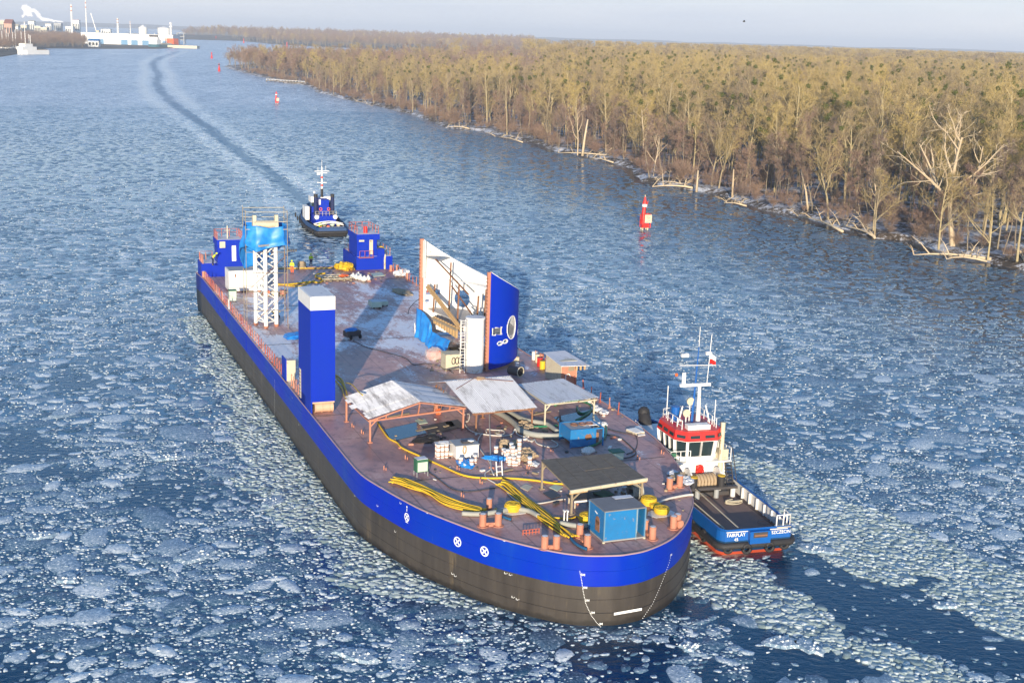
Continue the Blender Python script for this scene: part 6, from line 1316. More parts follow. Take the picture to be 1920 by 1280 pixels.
mb = MB(); mb.ext(-.15, .45, Y0 - .03, Y0, .45, 1.15); mb.cyl((.15, Y0 - .03, 1.15), (.15, Y0, 1.15), .29, .29, 14); mb.build('rusty_hatch', M['rust'], o); mb = MB(); mb.box((-.1, Y0 - .02, 1.62), (.35, .02, .08), 0, .2); mb.build('label_plate', M['white_print'], o)
mb = MB(); mb.ext(X1 + .0, X1 + .012, -1.2, .8, 2.02, 2.05)
for i, dx in enumerate((0, .3)):
    s_, t_ = st(1057 + i * 6, 983); mb = MB(); mb.bar((0, 0, 0), (0, 0, .95), .07); mb.bar((-.12, 0, .95), (.12, 0, .95), .1); o = mb.build('marker_post', M['white'], loc=W(s_, t_), rz=SH_ROT); tag(o, ('left', 'right')[i] == 'left' and 'white post with a short cross bar beside the blue cabin, farther from it' or 'white post with a short cross bar beside the blue cabin, closer to it', 'post', 'white posts by the blue cabin')
# ---- things below the ply shelter
s_, t_ = 69.5, 13.5; o = T('workbench', 'dark workbench under the bare ply shelter with a green sheet', 'workbench', 71.3, 13.6); mb = MB(); mb.box((0, 0, .6), (1.2, 3.2, .08)); mb.build('top', M['dark'], o); mb = MB(); mb.box((.1, .9, .68), (1.0, 1.0, .05), .3); mb.build('green_sheet', M['green'], o)
for x in (-.5, .5):
    for y in (-1.4, 0, 1.4): mb = MB(); mb.bar((x, y, 0), (x, y, .6), .07); mb.build('leg', M['cream'], o)
mb = MB(); mb.box((.62, 0, .5), (.04, 3.0, .12)); mb.build('rail', M['white'], o)
for i, (px, py) in enumerate(((1131, 916), (1137, 915))): o = TP('jar', 'white jar on the bench under the ply shelter', 'jar', px, py, group='jars under the ply shelter'); mb = MB(); mb.cyl((0, 0, 0), (0, 0, .28), .09, .09, 10); mb.build('jar', M['plastic'], o); mb = MB(); mb.cyl((0, 0, .28), (0, 0, .33), .1, .1, 10); mb.build('lid', M['white'], o)
o = TP('hose_reel', 'bulky reel of grey hose at the starboard post of the ply shelter', 'hose reel', 1190, 935)
for j in range(6): mb = MB(); mb.tube([(.55 * math.cos(a), -.35 + j * .14, .62 + .52 * math.sin(a)) for a in [2 * math.pi * i / 16 for i in range(16)]], .075, 6, close=True); mb.build('hose_turn', M['grey_pipe'], o)
mb = MB(); mb.cyl((0, -.45, .62), (0, .5, .62), .12, .12, 8); mb.bar((-.3, -.45, 0), (0, -.45, .62), .07); mb.bar((.3, -.45, 0), (0, -.45, .62), .07); mb.build('stand', M['dark'], o)
# ---- stores in the middle of the near deck
O = (59.4, 8.6); o = T('machine_box', 'off-white machine box on a skid with a dark tray and cable on top', 'machine', *O)
mb = MB(); mb.ext(-.75, .75, -.95, .85, .15, 1.15); mb.build('casing', M['plastic'], o, bevel=.04); mb = MB(); mb.ext(-.8, .8, -1.0, .9, 1.15, 1.2); mb.build('lid', M['grey'], o)
for y in (-.7, .6): mb = MB(); mb.ext(-.95, 1.0, y - .08, y + .08, 0, .15); mb.build('skid', M['cream'], o)
mb = MB(); mb.box((.1, .1, 1.27), (.6, .8, .12)); mb.build('tray', M['dark'], o); mb = MB(); mb.box((.3, .35, 1.36), (.35, .3, .06), .4); mb.build('paper', M['white_print'], o)
mb = MB(); mb.tube([(.8, -.3 + .12 * math.cos(a), .85 + .3 * math.sin(a)) for a in [2 * math.pi * i / 14 for i in range(14)]], .06, 5, close=True); mb.build('cable_coil', M['sack'], o)
O = (58.9, 6.9)
k_ = 0
for row, (n_, z, off) in enumerate(((4, 0, 0), (3, .36, 0), (3, .72, 0))):
    for i in range(n_):
        for j in range(2):
            p = W(59.1 - j * .34 + random.uniform(-.03, .03), 6.6 + i * .33 + off, DK + z)
            r = thing('paint_pot', 'white paint pot in the stack under a plastic sheet beside the machine box', 'pot', p, SH_ROT, 'stack of paint pots under plastic'); mb = MB(); mb.cyl((0, 0, 0), (0, 0, .30), .14, .15, 10); mb.build('pot', M['plastic'], r); mb = MB(); mb.cyl((0, 0, .1), (0, 0, .19), .153, .154, 10, False); mb.build('label_band', M['primer'], r); mb = MB(); mb.cyl((0, 0, .30), (0, 0, .34), .16, .16, 10); mb.build('lid', M['white'], r)
mb = MB(); mb.sheet([(-.5, -.25, 1.1), (.35, -.3, 1.12), (.4, 1.0, 1.12), (-.5, .95, 1.1)], .03); mb.ball((0, .35, 1.15), .4, 8, 4, sq=(.9, 1.2, .3), jit=.2); o = mb.build('plastic_sheet', M['film'], loc=W(58.95, 6.7), rz=SH_ROT); tag(o, 'clear plastic sheet laid over the stack of paint pots', 'plastic sheet')
def pot(px, py, n_, label, group, mat='plastic', band='primer', r_=.16):
    for k in range(n_):
        s_, t_ = st(px, py); o = thing('paint_pot', label, 'pot', W(s_, t_, DK + k * .34), SH_ROT, group); mb = MB(); mb.cyl((0, 0, 0), (0, 0, .28), r_ * .92, r_, 10); mb.build('pot', M[mat], o); mb = MB(); mb.cyl((0, 0, .09), (0, 0, .17), r_ * 1.01, r_ * 1.02, 10, False); mb.build('label_band', M[band], o); mb = MB(); mb.cyl((0, 0, .28), (0, 0, .32), r_ * 1.07, r_ * 1.07, 10); mb.build('lid', M['plastic'], o)
for px, py, n_ in ((952, 866, 3), (958, 862, 4), (961, 868, 4), (966, 866, 3), (973, 863, 5), (972, 869, 2), (947, 860, 2), (963, 872, 2), (955, 871, 2), (968, 872, 1)): pot(px, py, n_, 'red-banded paint pot in the tall stacks beside the brown sacks', 'stacks of red-banded paint pots')
for px, py, n_, lb in ((864, 873, 2, 'paint pots on the blue rag at its left end'), (884, 876, 2, 'paint pot pair at the near side of the blue rag'), (873, 876, 1, 'single squat paint pot in front of the blue rag'), (890, 868, 2, 'paint pots just behind the blue rag near the machine box'), (887, 852, 1, 'single paint pot behind the machine box corner'), (930, 852, 2, 'paint pots beside the blue sheet and sacks'), (993, 872, 2, 'white paint pots standing alone beside the brown sacks'), (944, 856, 2, 'paint pots next to the two cable bundles')): pot(px, py, n_, lb, 'paint pots on the near deck: ' + lb[-20:], r_=.17)
crumple('tarpaulin', 'small crumpled blue sheet under paint pots beside the machine box', 'tarpaulin', 872, 872, .75, (.7, 1.3, .3), M['tarp'], 11)
crumple('tarpaulin', 'small crumpled blue sheet at the left of the paint pot stacks', 'tarpaulin', 930, 862, .7, (.55, 1.5, .25), M['tarp'], 12)
for px, py, lb in ((945, 838, 'bundle of pale cables nearer the machine box'), (967, 840, 'bundle of pale cables nearer the brown sacks')): crumple('cable_bundle', lb, 'cable bundle', px, py, .42, (1, 1.05, .85), M['sack'], px, 'bundles of pale cable')
for px, py, i in ((982, 856, 0), (988, 850, 1), (994, 857, 2), (984, 862, 3)): crumple('sack', 'brown sack in the pile beside the red-banded paint pots', 'sack', px, py, .42, (.9, 1.2, .6), M['sack'], 20 + i, 'pile of brown sacks')
for px, py, i in ((976, 806, 0), (982, 798, 1), (990, 805, 2), (985, 810, 3)): crumple('sack', 'brown sack lying on the grey ducts under the snowy shelter', 'sack', px, py, .4, (.9, 1.2, .6), M['sack'], 30 + i, 'brown sacks on the ducts')
for i, (px, py) in enumerate(((1128, 798), (1108, 752), (1132, 775), (1120, 770), (1274, 893), (1262, 890), (1284, 900), (1268, 898), (1290, 906))):
    crumple('rubbish', ('pale rag or plastic lying on the starboard deck near the flat snowy roof' if i < 4 else 'crumpled pale sack in the litter by the starboard rail next to the tug'), 'rubbish', px, py, .42, (1, 1.3, .4), (M['plastic'], M['sack'], M['frost_blue'])[i % 3], 40 + i, 'litter near the flat snowy roof' if i < 4 else 'litter by the starboard rail')
for i, (px, py) in enumerate(((1112, 763), (1118, 766), (1125, 771), (1105, 758), (1132, 780))):
    pot(px, py, 1, 'white paint pot at the starboard edge under the flat snowy roof', 'paint pots under the flat snowy roof')
crumple('plastic_bag', 'white plastic bag on the deck in front of the blue generator box', 'plastic bag', 1102, 850, .42, (1, 1.2, .7), M['plastic'], 60)
crumple('plastic_bag', 'white cloth lying beside the post of the bare ply shelter', 'plastic bag', 1002, 871, .42, (.8, 1.3, .25), M['plastic'], 61)
o = TP('cabinet', 'green framed cabinet with a pale panel standing on the port side', 'cabinet', 789, 891, .1); mb = MB(); mb.ext(-.3, .3, -.45, .45, .35, 1.3); mb.build('body', M['green'], o, bevel=.02); mb = MB(); mb.ext(.3, .33, -.38, .38, .4, 1.1); mb.build('door_panel', M['palegreen'], o); mb = MB(); mb.ext(-.32, .32, -.4, .4, 1.3, 1.33); mb.build('frosted_top', M['frost_blue'], o)
for x in (-.28, .28):
    for y in (-.42, .42): mb = MB(); mb.bar((x, y, 0), (x, y, .36), .05); mb.build('leg', M['grey'], o)
o = TP('chest', 'small dark green chest with a pale front near the ply shelter', 'chest', 1155, 860); mb = MB(); mb.ext(-.4, .4, -.45, .45, 0, .6); mb.build('body', M['palegreen'], o, bevel=.03); mb = MB(); mb.ext(-.45, .45, -.5, .5, .6, .68); mb.build('lid', M['green'], o)
o = TP('flat_crate', 'flat white slatted crate on the open starboard deck', 'crate', 1191, 811, .2)
for k in range(5): mb = MB(); mb.box((-.5 + k * .26, 0, .2), (.2, .9, .05)); mb.build('slat', M['white'], o)
for y in (-.4, .4): mb = MB(); mb.box((0, y, .1), (1.3, .08, .16)); mb.build('side', M['cream'], o)
for i, (px, py) in enumerate(((810, 900), (960, 838), (735, 775), (750, 770), (1010, 770))):
    pass
for px, py, lb in ((748, 779, 'short timber by the hanging lamp under the peaked shelter'), (940, 885, 'weathered plank lying by the short white ladder'), (1015, 775, 'weathered plank lying under the snowy shelter'), (800, 805, 'plank lying across the hatch under the peaked shelter')):
    s_, t_ = st(px, py); mb = MB(); mb.box((0, 0, .06), (.22, 2.0, .07), .3); o = mb.build('plank', M['old_wood'], loc=W(s_, t_), rz=SH_ROT); tag(o, lb, 'plank')
crumple('debris', 'dark oily heap of rags under the edge of the peaked shelter', 'debris', 800, 826, .9, (.8, 1.3, .2), M['black'], 63)
crumple('orange_bucket', 'orange float hanging by the tie beam of the peaked shelter', 'float', 822, 776, .25, (1, 1, 1.0), M['orange'], 64)
# cans and clutter nobody could count
mb = MB(); random.seed(5)
for _ in range(170):
    px, py = random.choice(((820, 870, 905, 845), (925, 1010, 870, 895), (700, 860, 790, 870), (1060, 1180, 790, 860), (1040, 1200, 900, 960), (1230, 1290, 900, 960), (780, 860, 640, 720), (560, 760, 505, 530)))[0:2], 0
for _ in range(220):
    x0, x1, y0, y1 = random.choice(((815, 910, 800, 905), (920, 1010, 790, 900), (700, 860, 780, 850), (1060, 1180, 760, 860), (1040, 1200, 900, 955), (1225, 1285, 900, 960), (800, 870, 645, 700), (560, 740, 508, 532), (930, 1050, 760, 830)))
    s_, t_ = st(random.uniform(x0, x1), random.uniform(y0, y1)); w_ = random.uniform(.05, .22); mb.box((s_, t_, DK + w_ * .3), (w_, w_ * random.uniform(.5, 3), w_ * .6), random.uniform(0, 3)); mb.m[-6:] = [random.choice((0, 0, 1, 2, 3, 4))] * 6
o = mb.build('litter', [M['old_wood'], M['dark'], M['plastic'], M['primer'], M['sack']], loc=W(0, 0, 0), rz=SH_ROT); tag(o, 'small scraps of wood, tape and metal strewn over the deck', 'litter', kind='stuff')
# ================================================================== TUGS
def tug_hull(root, plan, L, z_deck, h_bul, sheer, mats, fender_r, boot=.35):
    """plan: list of (x, half breadth). mats: boot, side, bulwark, fender, deck"""
    P_ = plan + [(x, -y) for x, y in plan[::-1][1:]]; n_ = len(P_)
    sh_ = lambda x: sheer * max(0, (x / L - .35) / .65) ** 2
    mb = MB(); lv = [(-.6, .80, 0), (0, .90, 0), (boot, .93, 0), (z_deck - .25, 1.0, .7), (z_deck + .15, 1.0, 1), (z_deck + h_bul, .965, 1)]
    for z, k, sf in lv:
        for x, y in P_: mb.v.append((L * .5 + (x - L * .5) * (k if x > L / 2 else (k + .04 if k < .95 else 1 if k >= 1 else .985)), y * k, z + sh_(x) * sf))
    for r_ in range(len(lv) - 1):
        for i in range(n_ - 1): mb.f.append((r_ * n_ + i, r_ * n_ + i + 1, (r_ + 1) * n_ + i + 1, (r_ + 1) * n_ + i)); mb.m.append(0 if r_ < 2 else 1 if r_ < 4 else 2)
        mb.f.append((r_ * n_ + n_ - 1, r_ * n_, (r_ + 1) * n_, (r_ + 1) * n_ + n_ - 1)); mb.m.append(0 if r_ < 2 else 1 if r_ < 4 else 2)
    mb.build('hull', mats[:3], root, smooth=False)
    mb = MB(); inn = [(x + (.15 if x < L / 2 else -.15), y * .94, z_deck + sh_(x)) for x, y in P_]; top = [(x + (.12 if x < L / 2 else -.12), y * .94, z_deck + h_bul + sh_(x)) for x, y in P_]
    mb.add(inn + top, [(i, (i + 1) % n_, n_ + (i + 1) % n_, n_ + i) for i in range(n_)]); mb.build('bulwark_lining', mats[5] if len(mats) > 5 else mats[2], root)
    mb = MB(); mb.tube([(x, y * .955, z_deck + h_bul + sh_(x)) for x, y in P_], .09, 5, close=True); mb.build('cap_rail', mats[2], root)
    mb = MB(); k = len(plan)
    for i in range(k - 1): (x0, y0), (x1, y1) = plan[i], plan[i + 1]; z0, z1 = z_deck + sh_(x0), z_deck + sh_(x1); mb.add([(x0, y0 * .94, z0), (x0, -y0 * .94, z0), (x1, -y1 * .94, z1), (x1, y1 * .94, z1)], [(0, 1, 2, 3)])
    mb.build('deck', mats[4], root)
    mb = MB(); mb.tube([(x, y * 1.02, z_deck - .22 + sh_(x) * .8) for x, y in P_], fender_r, 8, close=True); mb.build('rubbing_fender', mats[3], root, smooth=True)
    return sh_
def tyre(root, x, y, z, rz=0.0, r_=.38): mb = MB(); mb.tube([(x + r_ * math.cos(a) * math.cos(rz), y + r_ * math.cos(a) * math.sin(rz), z + r_ * math.sin(a)) for a in [2 * math.pi * i / 14 for i in range(14)]], .13, 6, close=True); mb.build('tyre_fender', M['black'], root, smooth=True)
def rails(root, pts, z, h_, mat, post=.035, n_=2, every=1.0, nm='rail'):
    for (x0, y0), (x1, y1) in zip(pts[:-1], pts[1:]):
        L = math.hypot(x1 - x0, y1 - y0); k = max(1, int(round(L / every)))
        for i in range(k + 1): x, y = x0 + (x1 - x0) * i / k, y0 + (y1 - y0) * i / k; mb = MB(); mb.cyl((x, y, z), (x, y, z + h_), post, n=6); mb.build('stanchion', mat, root)
        for j in range(n_): mb = MB(); mb.cyl((x0, y0, z + h_ * (j + 1) / n_), (x1, y1, z + h_ * (j + 1) / n_), post * .8, n=5); mb.build(nm, mat, root)
TG = thing('tugboat', 'blue tugboat with a white and red wheelhouse alongside the near end of the barge', 'tugboat', TUG_O, TUG_ROT)
SHR = tug_hull(TG, TUG1, 23, 1.15, .95, 1.5, [M['boot'], pm('tug_dark_blue', (.003, .045, .12), (.01, .03, .07), .8, .45), M['tug_blue'], M['black'], M['tug_deck'], M['white']], .26)
# transom: bollard gap and lettering
mb = MB(); mb.ext(-.32, .3, -.85, .75, 1.1, 2.02); mb.build('roller_box', M['tug_blue'], TG); mb = MB(); mb.ext(-.34, -.31, -.6, .5, 1.55, 1.95); mb.build('roller_opening', M['dark'], TG); mb = MB(); mb.cyl((-.33, -.55, 1.72), (-.33, .45, 1.72), .07, n=8); mb.build('roller', M['rust'], TG)
def put_text(txt, size, root, x, y, z, mat, tilt=0.12, rz=-math.pi / 2):
    me = text_mesh(txt, size); me.materials.append(mat); o = bpy.data.objects.new('lettering', me); COL.objects.link(o); o.parent = root
    o.matrix_local = Matrix.Translation((x, y, z)) @ Matrix.Rotation(rz, 4, 'Z') @ Matrix.Rotation(math.pi / 2 - tilt, 4, 'X'); return o
put_text('FAIRPLAY', .34, TG, -.05, 1.72, 1.76, M['white_print'], .22); put_text('45', .32, TG, -.11, 1.72, 1.44, M['white_print'], .22); put_text('SZCZECIN', .32, TG, -.05, -1.78, 1.74, M['white_print'], .22)
for y in (-2.2, -.9, .9, 2.2): tyre(TG, -.2 if abs(y) < 2 else .1, y, .72, math.pi / 2, .3)
for x in (2.5, 4.5, 6.5, 9, 12, 15): tyre(TG, x, 3.05, .85, 0)
mb = MB(); mb.ext(.4, 9.6, -2.4, 2.4, 1.16, 1.2); mb.build('deck_sheathing', pm('worn_deck_boards', (.22, .145, .115), (.10, .08, .085), .9, .8, stretch=(.4, 1, 1)), TG)
for k in range(7): mb = MB(); x = .9 + k * 1.25; mb.box((x, -2.78, 1.6), (.12, .16, .85)); mb.build('bulwark_frame', M['white'], TG)
# winch gear
mb = MB(); mb.ext(8.7, 9.1, -2.5, 2.3, 1.9, 2.1); mb.build('gear_beam', M['dark'], TG)
for y in (-2.2, -.8, .8, 2.1): mb = MB(); mb.cyl((8.9, y, 1.15), (8.9, y, 1.9), .2, n=12); mb.build('beam_post', M['plastic'] if abs(y) > 1 else M['grey'], TG)
for y in (1.15, -1.15): mb = MB(); mb.cyl((8.9, y, 2.1), (8.9, y, 2.95), .28, n=14); q = mb.build('tow_bitt', M['black'], TG); mb = MB(); mb.cyl((8.9, y, 2.95), (8.9, y, 3.0), .30, n=14); mb.build('yellow_cap', M['yellow'], q)
mb = MB(); mb.cyl((9.9, -1.1, 2.2), (9.9, .9, 2.2), .48, n=20); mb.build('winch_drum', M['sack'], TG, smooth=False)
for j in range(7): mb = MB(); mb.tube([(9.9 + .52 * math.cos(a), -.9 + j * .27, 2.2 + .52 * math.sin(a)) for a in [2 * math.pi * i / 16 for i in range(16)]], .14, 6, close=True); mb.build('rope_turn', M['sack'], TG, smooth=True)
for y in (-1.35, 1.15): mb = MB(); mb.cyl((9.9, y, 2.35), (9.9, y + .12, 2.35), .95, n=20); mb.build('winch_flange', M['plastic'], TG)
mb = MB(); mb.cyl((9.8, 1.7, 2.2), (9.8, 2.4, 2.2), .6, n=16); mb.build('capstan_motor', M['plastic'], TG); mb = MB(); mb.ext(9.3, 10.5, -2.1, 2.3, 1.2, 1.5); mb.build('winch_bed', M['dark'], TG)
mb = MB(); mb.ball((8.6, 2.35, 2.2), .3, 8, 6); mb.build('yellow_float', M['yellow'], TG)
mb = MB(); mb.tube([(7.4 + .5 * math.cos(a) * (1 - .03 * i), -1.6 + .7 * math.sin(a), 1.25 + .004 * i) for i, a in enumerate([2 * math.pi * i / 14 for i in range(50)])], .035, 5); mb.build('rope_coil', M['cream'], TG)
mb = MB(); mb.tube([(3.2 + .4 * math.cos(a), -2.1 + .5 * math.sin(a), 1.25) for a in [2 * math.pi * i / 14 for i in range(30)]], .02, 4); mb.build('wire_coil', M['grey'], TG)
for y0, y1, x1 in ((2.55, 2.2, 1.0), (1.2, 1.3, .6)): mb = MB(); mb.cyl((8.4, y0, 2.2), (x1, y1, 1.9 if y1 > 2 else 2.05), .05, n=6); mb.build('tow_line', M['cream'], TG)
rails(TG, [(.1, -1.45), (.1, -2.5), (1.2, -2.6)], 2.1, .85, M['white'], .05, 1, .45); mb = MB(); mb.ext(-.1, .35, -2.5, -1.4, 2.08, 2.14); mb.build('step_plate', M['cream'], TG)
# deckhouse
mb = MB(); mb.prism([(10.7, -2.3), (10.7, 2.3), (19, 2.1), (20.5, 1.2), (20.5, -1.2), (19, -2.1)], 1.2, 3.55); mb.build('deckhouse', M['white'], TG)
mb = MB(); mb.prism([(10.3, -2.6), (10.3, 2.6), (19.2, 2.3), (20.8, 1.3), (20.8, -1.3), (19.2, -2.3)], 3.55, 3.66); mb.build('bridge_deck', M['white'], TG)
rails(TG, [(10.4, -2.55), (14, -2.5), (19, -2.2)], 3.66, .95, M['white'], .035, 2, .9); rails(TG, [(10.4, .9), (10.4, 2.55), (14, 2.5), (19, 2.2)], 3.66, .95, M['white'], .035, 2, .9)
mb = MB(); mb.ext(10.62, 10.7, -.3, .25, 1.9, 3.3); mb.build('red_reel_housing', M['red'], TG); mb = MB(); mb.tube([(10.55, -.05 + .28 * math.cos(a), 2.9 + .4 * math.sin(a)) for a in [2 * math.pi * i / 14 for i in range(14)]], .09, 6, close=True); mb.build('fire_hose', M['red'], TG, smooth=True)
for y in (-1.3, -1.3): mb = MB(); mb.ext(10.66, 10.72, y - .35, y + .35, 1.3, 3.2)
mb = MB(); mb.ext(10.64, 10.70, 1.1, 1.8, 1.5, 3.2); mb.build('door', M['plastic'], TG)
for k in range(8): mb = MB(); mb.box((9.9 + .0, -2.45, 1.5 + k * .27), (.5, .5, .05)); mb.v = [(x + k * .12, y, z) for x, y, z in mb.v]; mb.build('stair_tread', M['dark'], TG)
for y in (-2.7, -2.2): mb = MB(); mb.bar((9.65, y, 1.3), (10.75, y, 3.66), .08); mb.build('stair_string', M['dark'], TG)
mb = MB(); mb.tube([(9.5, -2.75, 2.2), (10.6, -2.75, 4.6), (11.2, -2.7, 4.7), (13, -2.6, 4.7)], .04, 5); mb.build('handrail', M['dark'], TG)
mb = MB(); mb.ext(10.6, 11.6, 2.0, 2.5, 3.67, 4.4); mb.build('green_locker', M['green'], TG); mb = MB(); mb.ext(10.55, 11.3, -2.4, -1.7, 3.67, 4.5); mb.build('cream_locker', M['cream'], TG); mb = MB(); mb.ext(10.5, 10.9, -.5, 1.2, 3.67, 3.95); mb.build('name_board', M['white_print'], TG)
# wheelhouse: eight-sided, glazed, outward-leaning windows under a red band
WH = [(10.6, -1.1), (10.6, 1.1), (11.3, 1.8), (14.2, 1.9), (15.2, 1.2), (15.2, -1.2), (14.2, -1.9), (11.3, -1.8)]; cx_ = 12.9
def whring(z, k): return [(cx_ + (x - cx_) * k, y * k, z) for x, y in WH]
def band(z0, k0, z1, k1, name, mat, root=TG, cap=False): a, b_ = whring(z0, k0), whring(z1, k1); mb = MB(); mb.add(a + b_, [(i, (i + 1) % 8, 8 + (i + 1) % 8, 8 + i) for i in range(8)] + ([tuple(range(8, 16))] if cap else [])); return mb.build(name, mat, root)
band(3.66, .98, 4.05, 1.0, 'lower_panel', M['white']); band(4.05, .98, 5.35, 1.06, 'window_glass', M['glass'])
a, b_ = whring(4.0, 1.0), whring(5.4, 1.085)
for i in range(8):
    p, q = Vector(a[i]), Vector(b_[i]); mb = MB(); mb.bar(p, q, .22); mb.build('window_post', M['white'], TG)
    p2, q2 = Vector(a[(i + 1) % 8]), Vector(b_[(i + 1) % 8]); L = (p2 - p).length; k = 2 if L > 1.9 else 1
    for j in range(1, k + 1 if k > 1 else 1):
        if L > 1.9: u = j / (k + 1) if L > 2.5 else .5; mb = MB(); mb.bar(p.lerp(p2, u), q.lerp(q2, u), .14); mb.build('window_post', M['white'], TG)
    mb = MB(); mb.bar(q, q2, .16); mb.build('window_head', M['white'], TG)
band(5.38, 1.15, 6.12, 1.06, 'red_band', M['red'], cap=True)
band(5.36, 1.1, 5.42, 1.13, 'eave', M['white'])
for i in (0, 1, 2, 6, 7):
    p, q = Vector(whring(5.72, 1.125)[i]), Vector(whring(5.72, 1.125)[(i + 1) % 8]); L = (q - p).length; k = 3 if L > 2.5 else 2 if L > 1.6 else 1; dr = (q - p).normalized(); nn = Vector((dr.y, -dr.x, 0))
    if nn.dot(p - Vector((cx_, 0, 0))) < 0: nn = -nn
    for j in range(k): c = p.lerp(q, (j + .5) / k) + nn * .015; mb = MB(); w_ = L / k * .32; mb.add([c - dr * w_ + Vector((0, 0, -.12)) + nn * .02, c + dr * w_ + Vector((0, 0, -.12)) + nn * .02, c + dr * w_ + Vector((0, 0, .12)) - nn * .02, c - dr * w_ + Vector((0, 0, .12)) - nn * .02], [(0, 1, 2, 3)]); q_ = mb.build('sky_window', M['glass'], TG); sm = q_.modifiers.new('t', 'SOLIDIFY'); sm.thickness = .04; sm.offset = 0
mb = MB(); mb.ball((10.75, -.7, 4.3), .28, 10, 7, sq=(.4, 1, .7)); mb.build('orange_lifebuoy', M['orange'], TG)
mb = MB(); mb.ext(10.9, 11.6, -.9, 1.0, 5.98, 6.5); mb.build('life_raft_box', M['white'], TG, bevel=.04)
rails(TG, [(11.2, 1.4), (14.6, 1.6), (15.0, 0), (14.6, -1.6), (11.2, -1.5)], 5.95, .9, M['white'], .035, 2, .9)
mb = MB(); mb.cyl((13.6, 1.0, 6.1), (13.6, 1.0, 7.3), .36, n=14); mb.build('fire_monitor_tank', M['tug_blue'], TG); 
for a_ in (0, 2.1, 4.2): mb = MB(); mb.bar((13.6 + .6 * math.cos(a_), 1.0 + .6 * math.sin(a_), 5.95), (13.6, 1.0, 7.0), .08); mb.build('tripod_leg', M['white'], TG)
for x, y, z in ((12.4, .6, 7.1), (12.9, .1, 7.9)): mb = MB(); mb.cyl((x - .15, y, z), (x + .15, y, z), .32, .25, 12); mb.build('searchlight', M['cream'], TG); mb = MB(); mb.bar((x, y, 5.95), (x, y, z - .2), .07); mb.build('light_post', M['white'], TG)
mb = MB(); mb.cyl((12.6, -.55, 5.95), (12.8, -.6, 9.3), .2, .12, 8); mb.build('mast', M['white'], TG); mb = MB(); mb.bar((12.8, -1.5, 9.25), (12.8, 1.1, 9.25), .22); mb.build('mast_yard', M['white'], TG)
mb = MB(); mb.cyl((12.6, 0, 5.95), (13.3, -.55, 12.2), .12, .04, 6); mb.build('blue_topmast', M['tug_blue'], TG); mb = MB(); mb.cyl((13.3, -.55, 12.2), (13.4, -.6, 13.8), .025, n=5); mb.build('aerial', M['white'], TG)
mb = MB(); mb.cyl((12.8, -1.2, 9.3), (13.1, -1.5, 13.2), .03, n=5); mb.build('aerial', M['white'], TG); mb = MB(); mb.bar((13.1, -2.0, 10.7), (13.1, 1.1, 10.8), .05); mb.build('mast_yard', M['white'], TG)
for s_ in (-1.6, 1.2): mb = MB(); mb.cyl((12.6, s_, 5.95), (12.6, s_ * .7, 7.6), .06, n=6); mb.build('mast_stay', M['white'], TG)
for x, y, z, w_ in ((13.1, .7, 11.6, .6), (13.1, -1.3, 11.7, .4)): mb = MB(); mb.box((x, y, z), (.25, w_, .25)); mb.build('radar', M['white'], TG)
mb = MB(); mb.cyl((14.4, 1.4, 5.95), (14.4, 1.4, 8.8), .04, n=5); mb.build('aerial', M['white'], TG); mb = MB(); mb.cyl((11.6, -1.5, 5.95), (11.6, -1.5, 8.3), .035, n=5); mb.build('aerial', M['white'], TG)
mb = MB(); mb.box((12.9, .75, 9.8), (.05, .3, .9)); mb.build('pennant', M['white'], TG); mb = MB(); mb.ball((12.9, 1.4, 10.1), .14, 7, 5); mb.build('signal_ball', M['orange'], TG)
fl = T('flag', 'small white over red flag flying from the mast of the near tugboat', 'flag', 0, 0, 0, 0); fl.location = TG.matrix_basis @ Vector((12.95, -1.35, 10.9)); fl.rotation_euler = (0, 0, TUG_ROT - 1.2)
for k, mt in ((0, 'white_print'), (1, 'red')):
    mb = MB(); mb.add([(0, 0, .75 - .38 * k), (.35, .06, .68 - .38 * k), (.7, -.03, .45 - .38 * k), (.7, -.03, .1 - .38 * k), (.35, .06, .3 - .38 * k), (0, 0, .38 - .38 * k)], [(0, 1, 4, 5), (1, 2, 3, 4)]); q_ = mb.build('stripe', M[mt], fl); sm = q_.modifiers.new('t', 'SOLIDIFY'); sm.thickness = .02
mb = MB(); mb.cyl((10.5, -1.75, 2.6), (11.0, -2.0, 6.6), .2, .18, 10); mb.build('exhaust_pipe', M['cream'], TG); mb = MB(); mb.cyl((11.4, -2.0, 3.6), (11.5, -2.1, 6.5), .14, n=8); mb.build('exhaust_pipe', M['grey'], TG)
mb = MB(); mb.cyl((20.6, .3, 1.8), (21.2, .6, 4.6), .75, .5, 12); mb.ball((21.2, .6, 4.6), .52, 10, 6); mb.build('bow_fender', M['black'], TG, smooth=True)
mb = MB(); mb.ext(19.5, 20.6, .6, 1.6, 2.4, 3.2); mb.build('windlass', M['tug_blue'], TG)
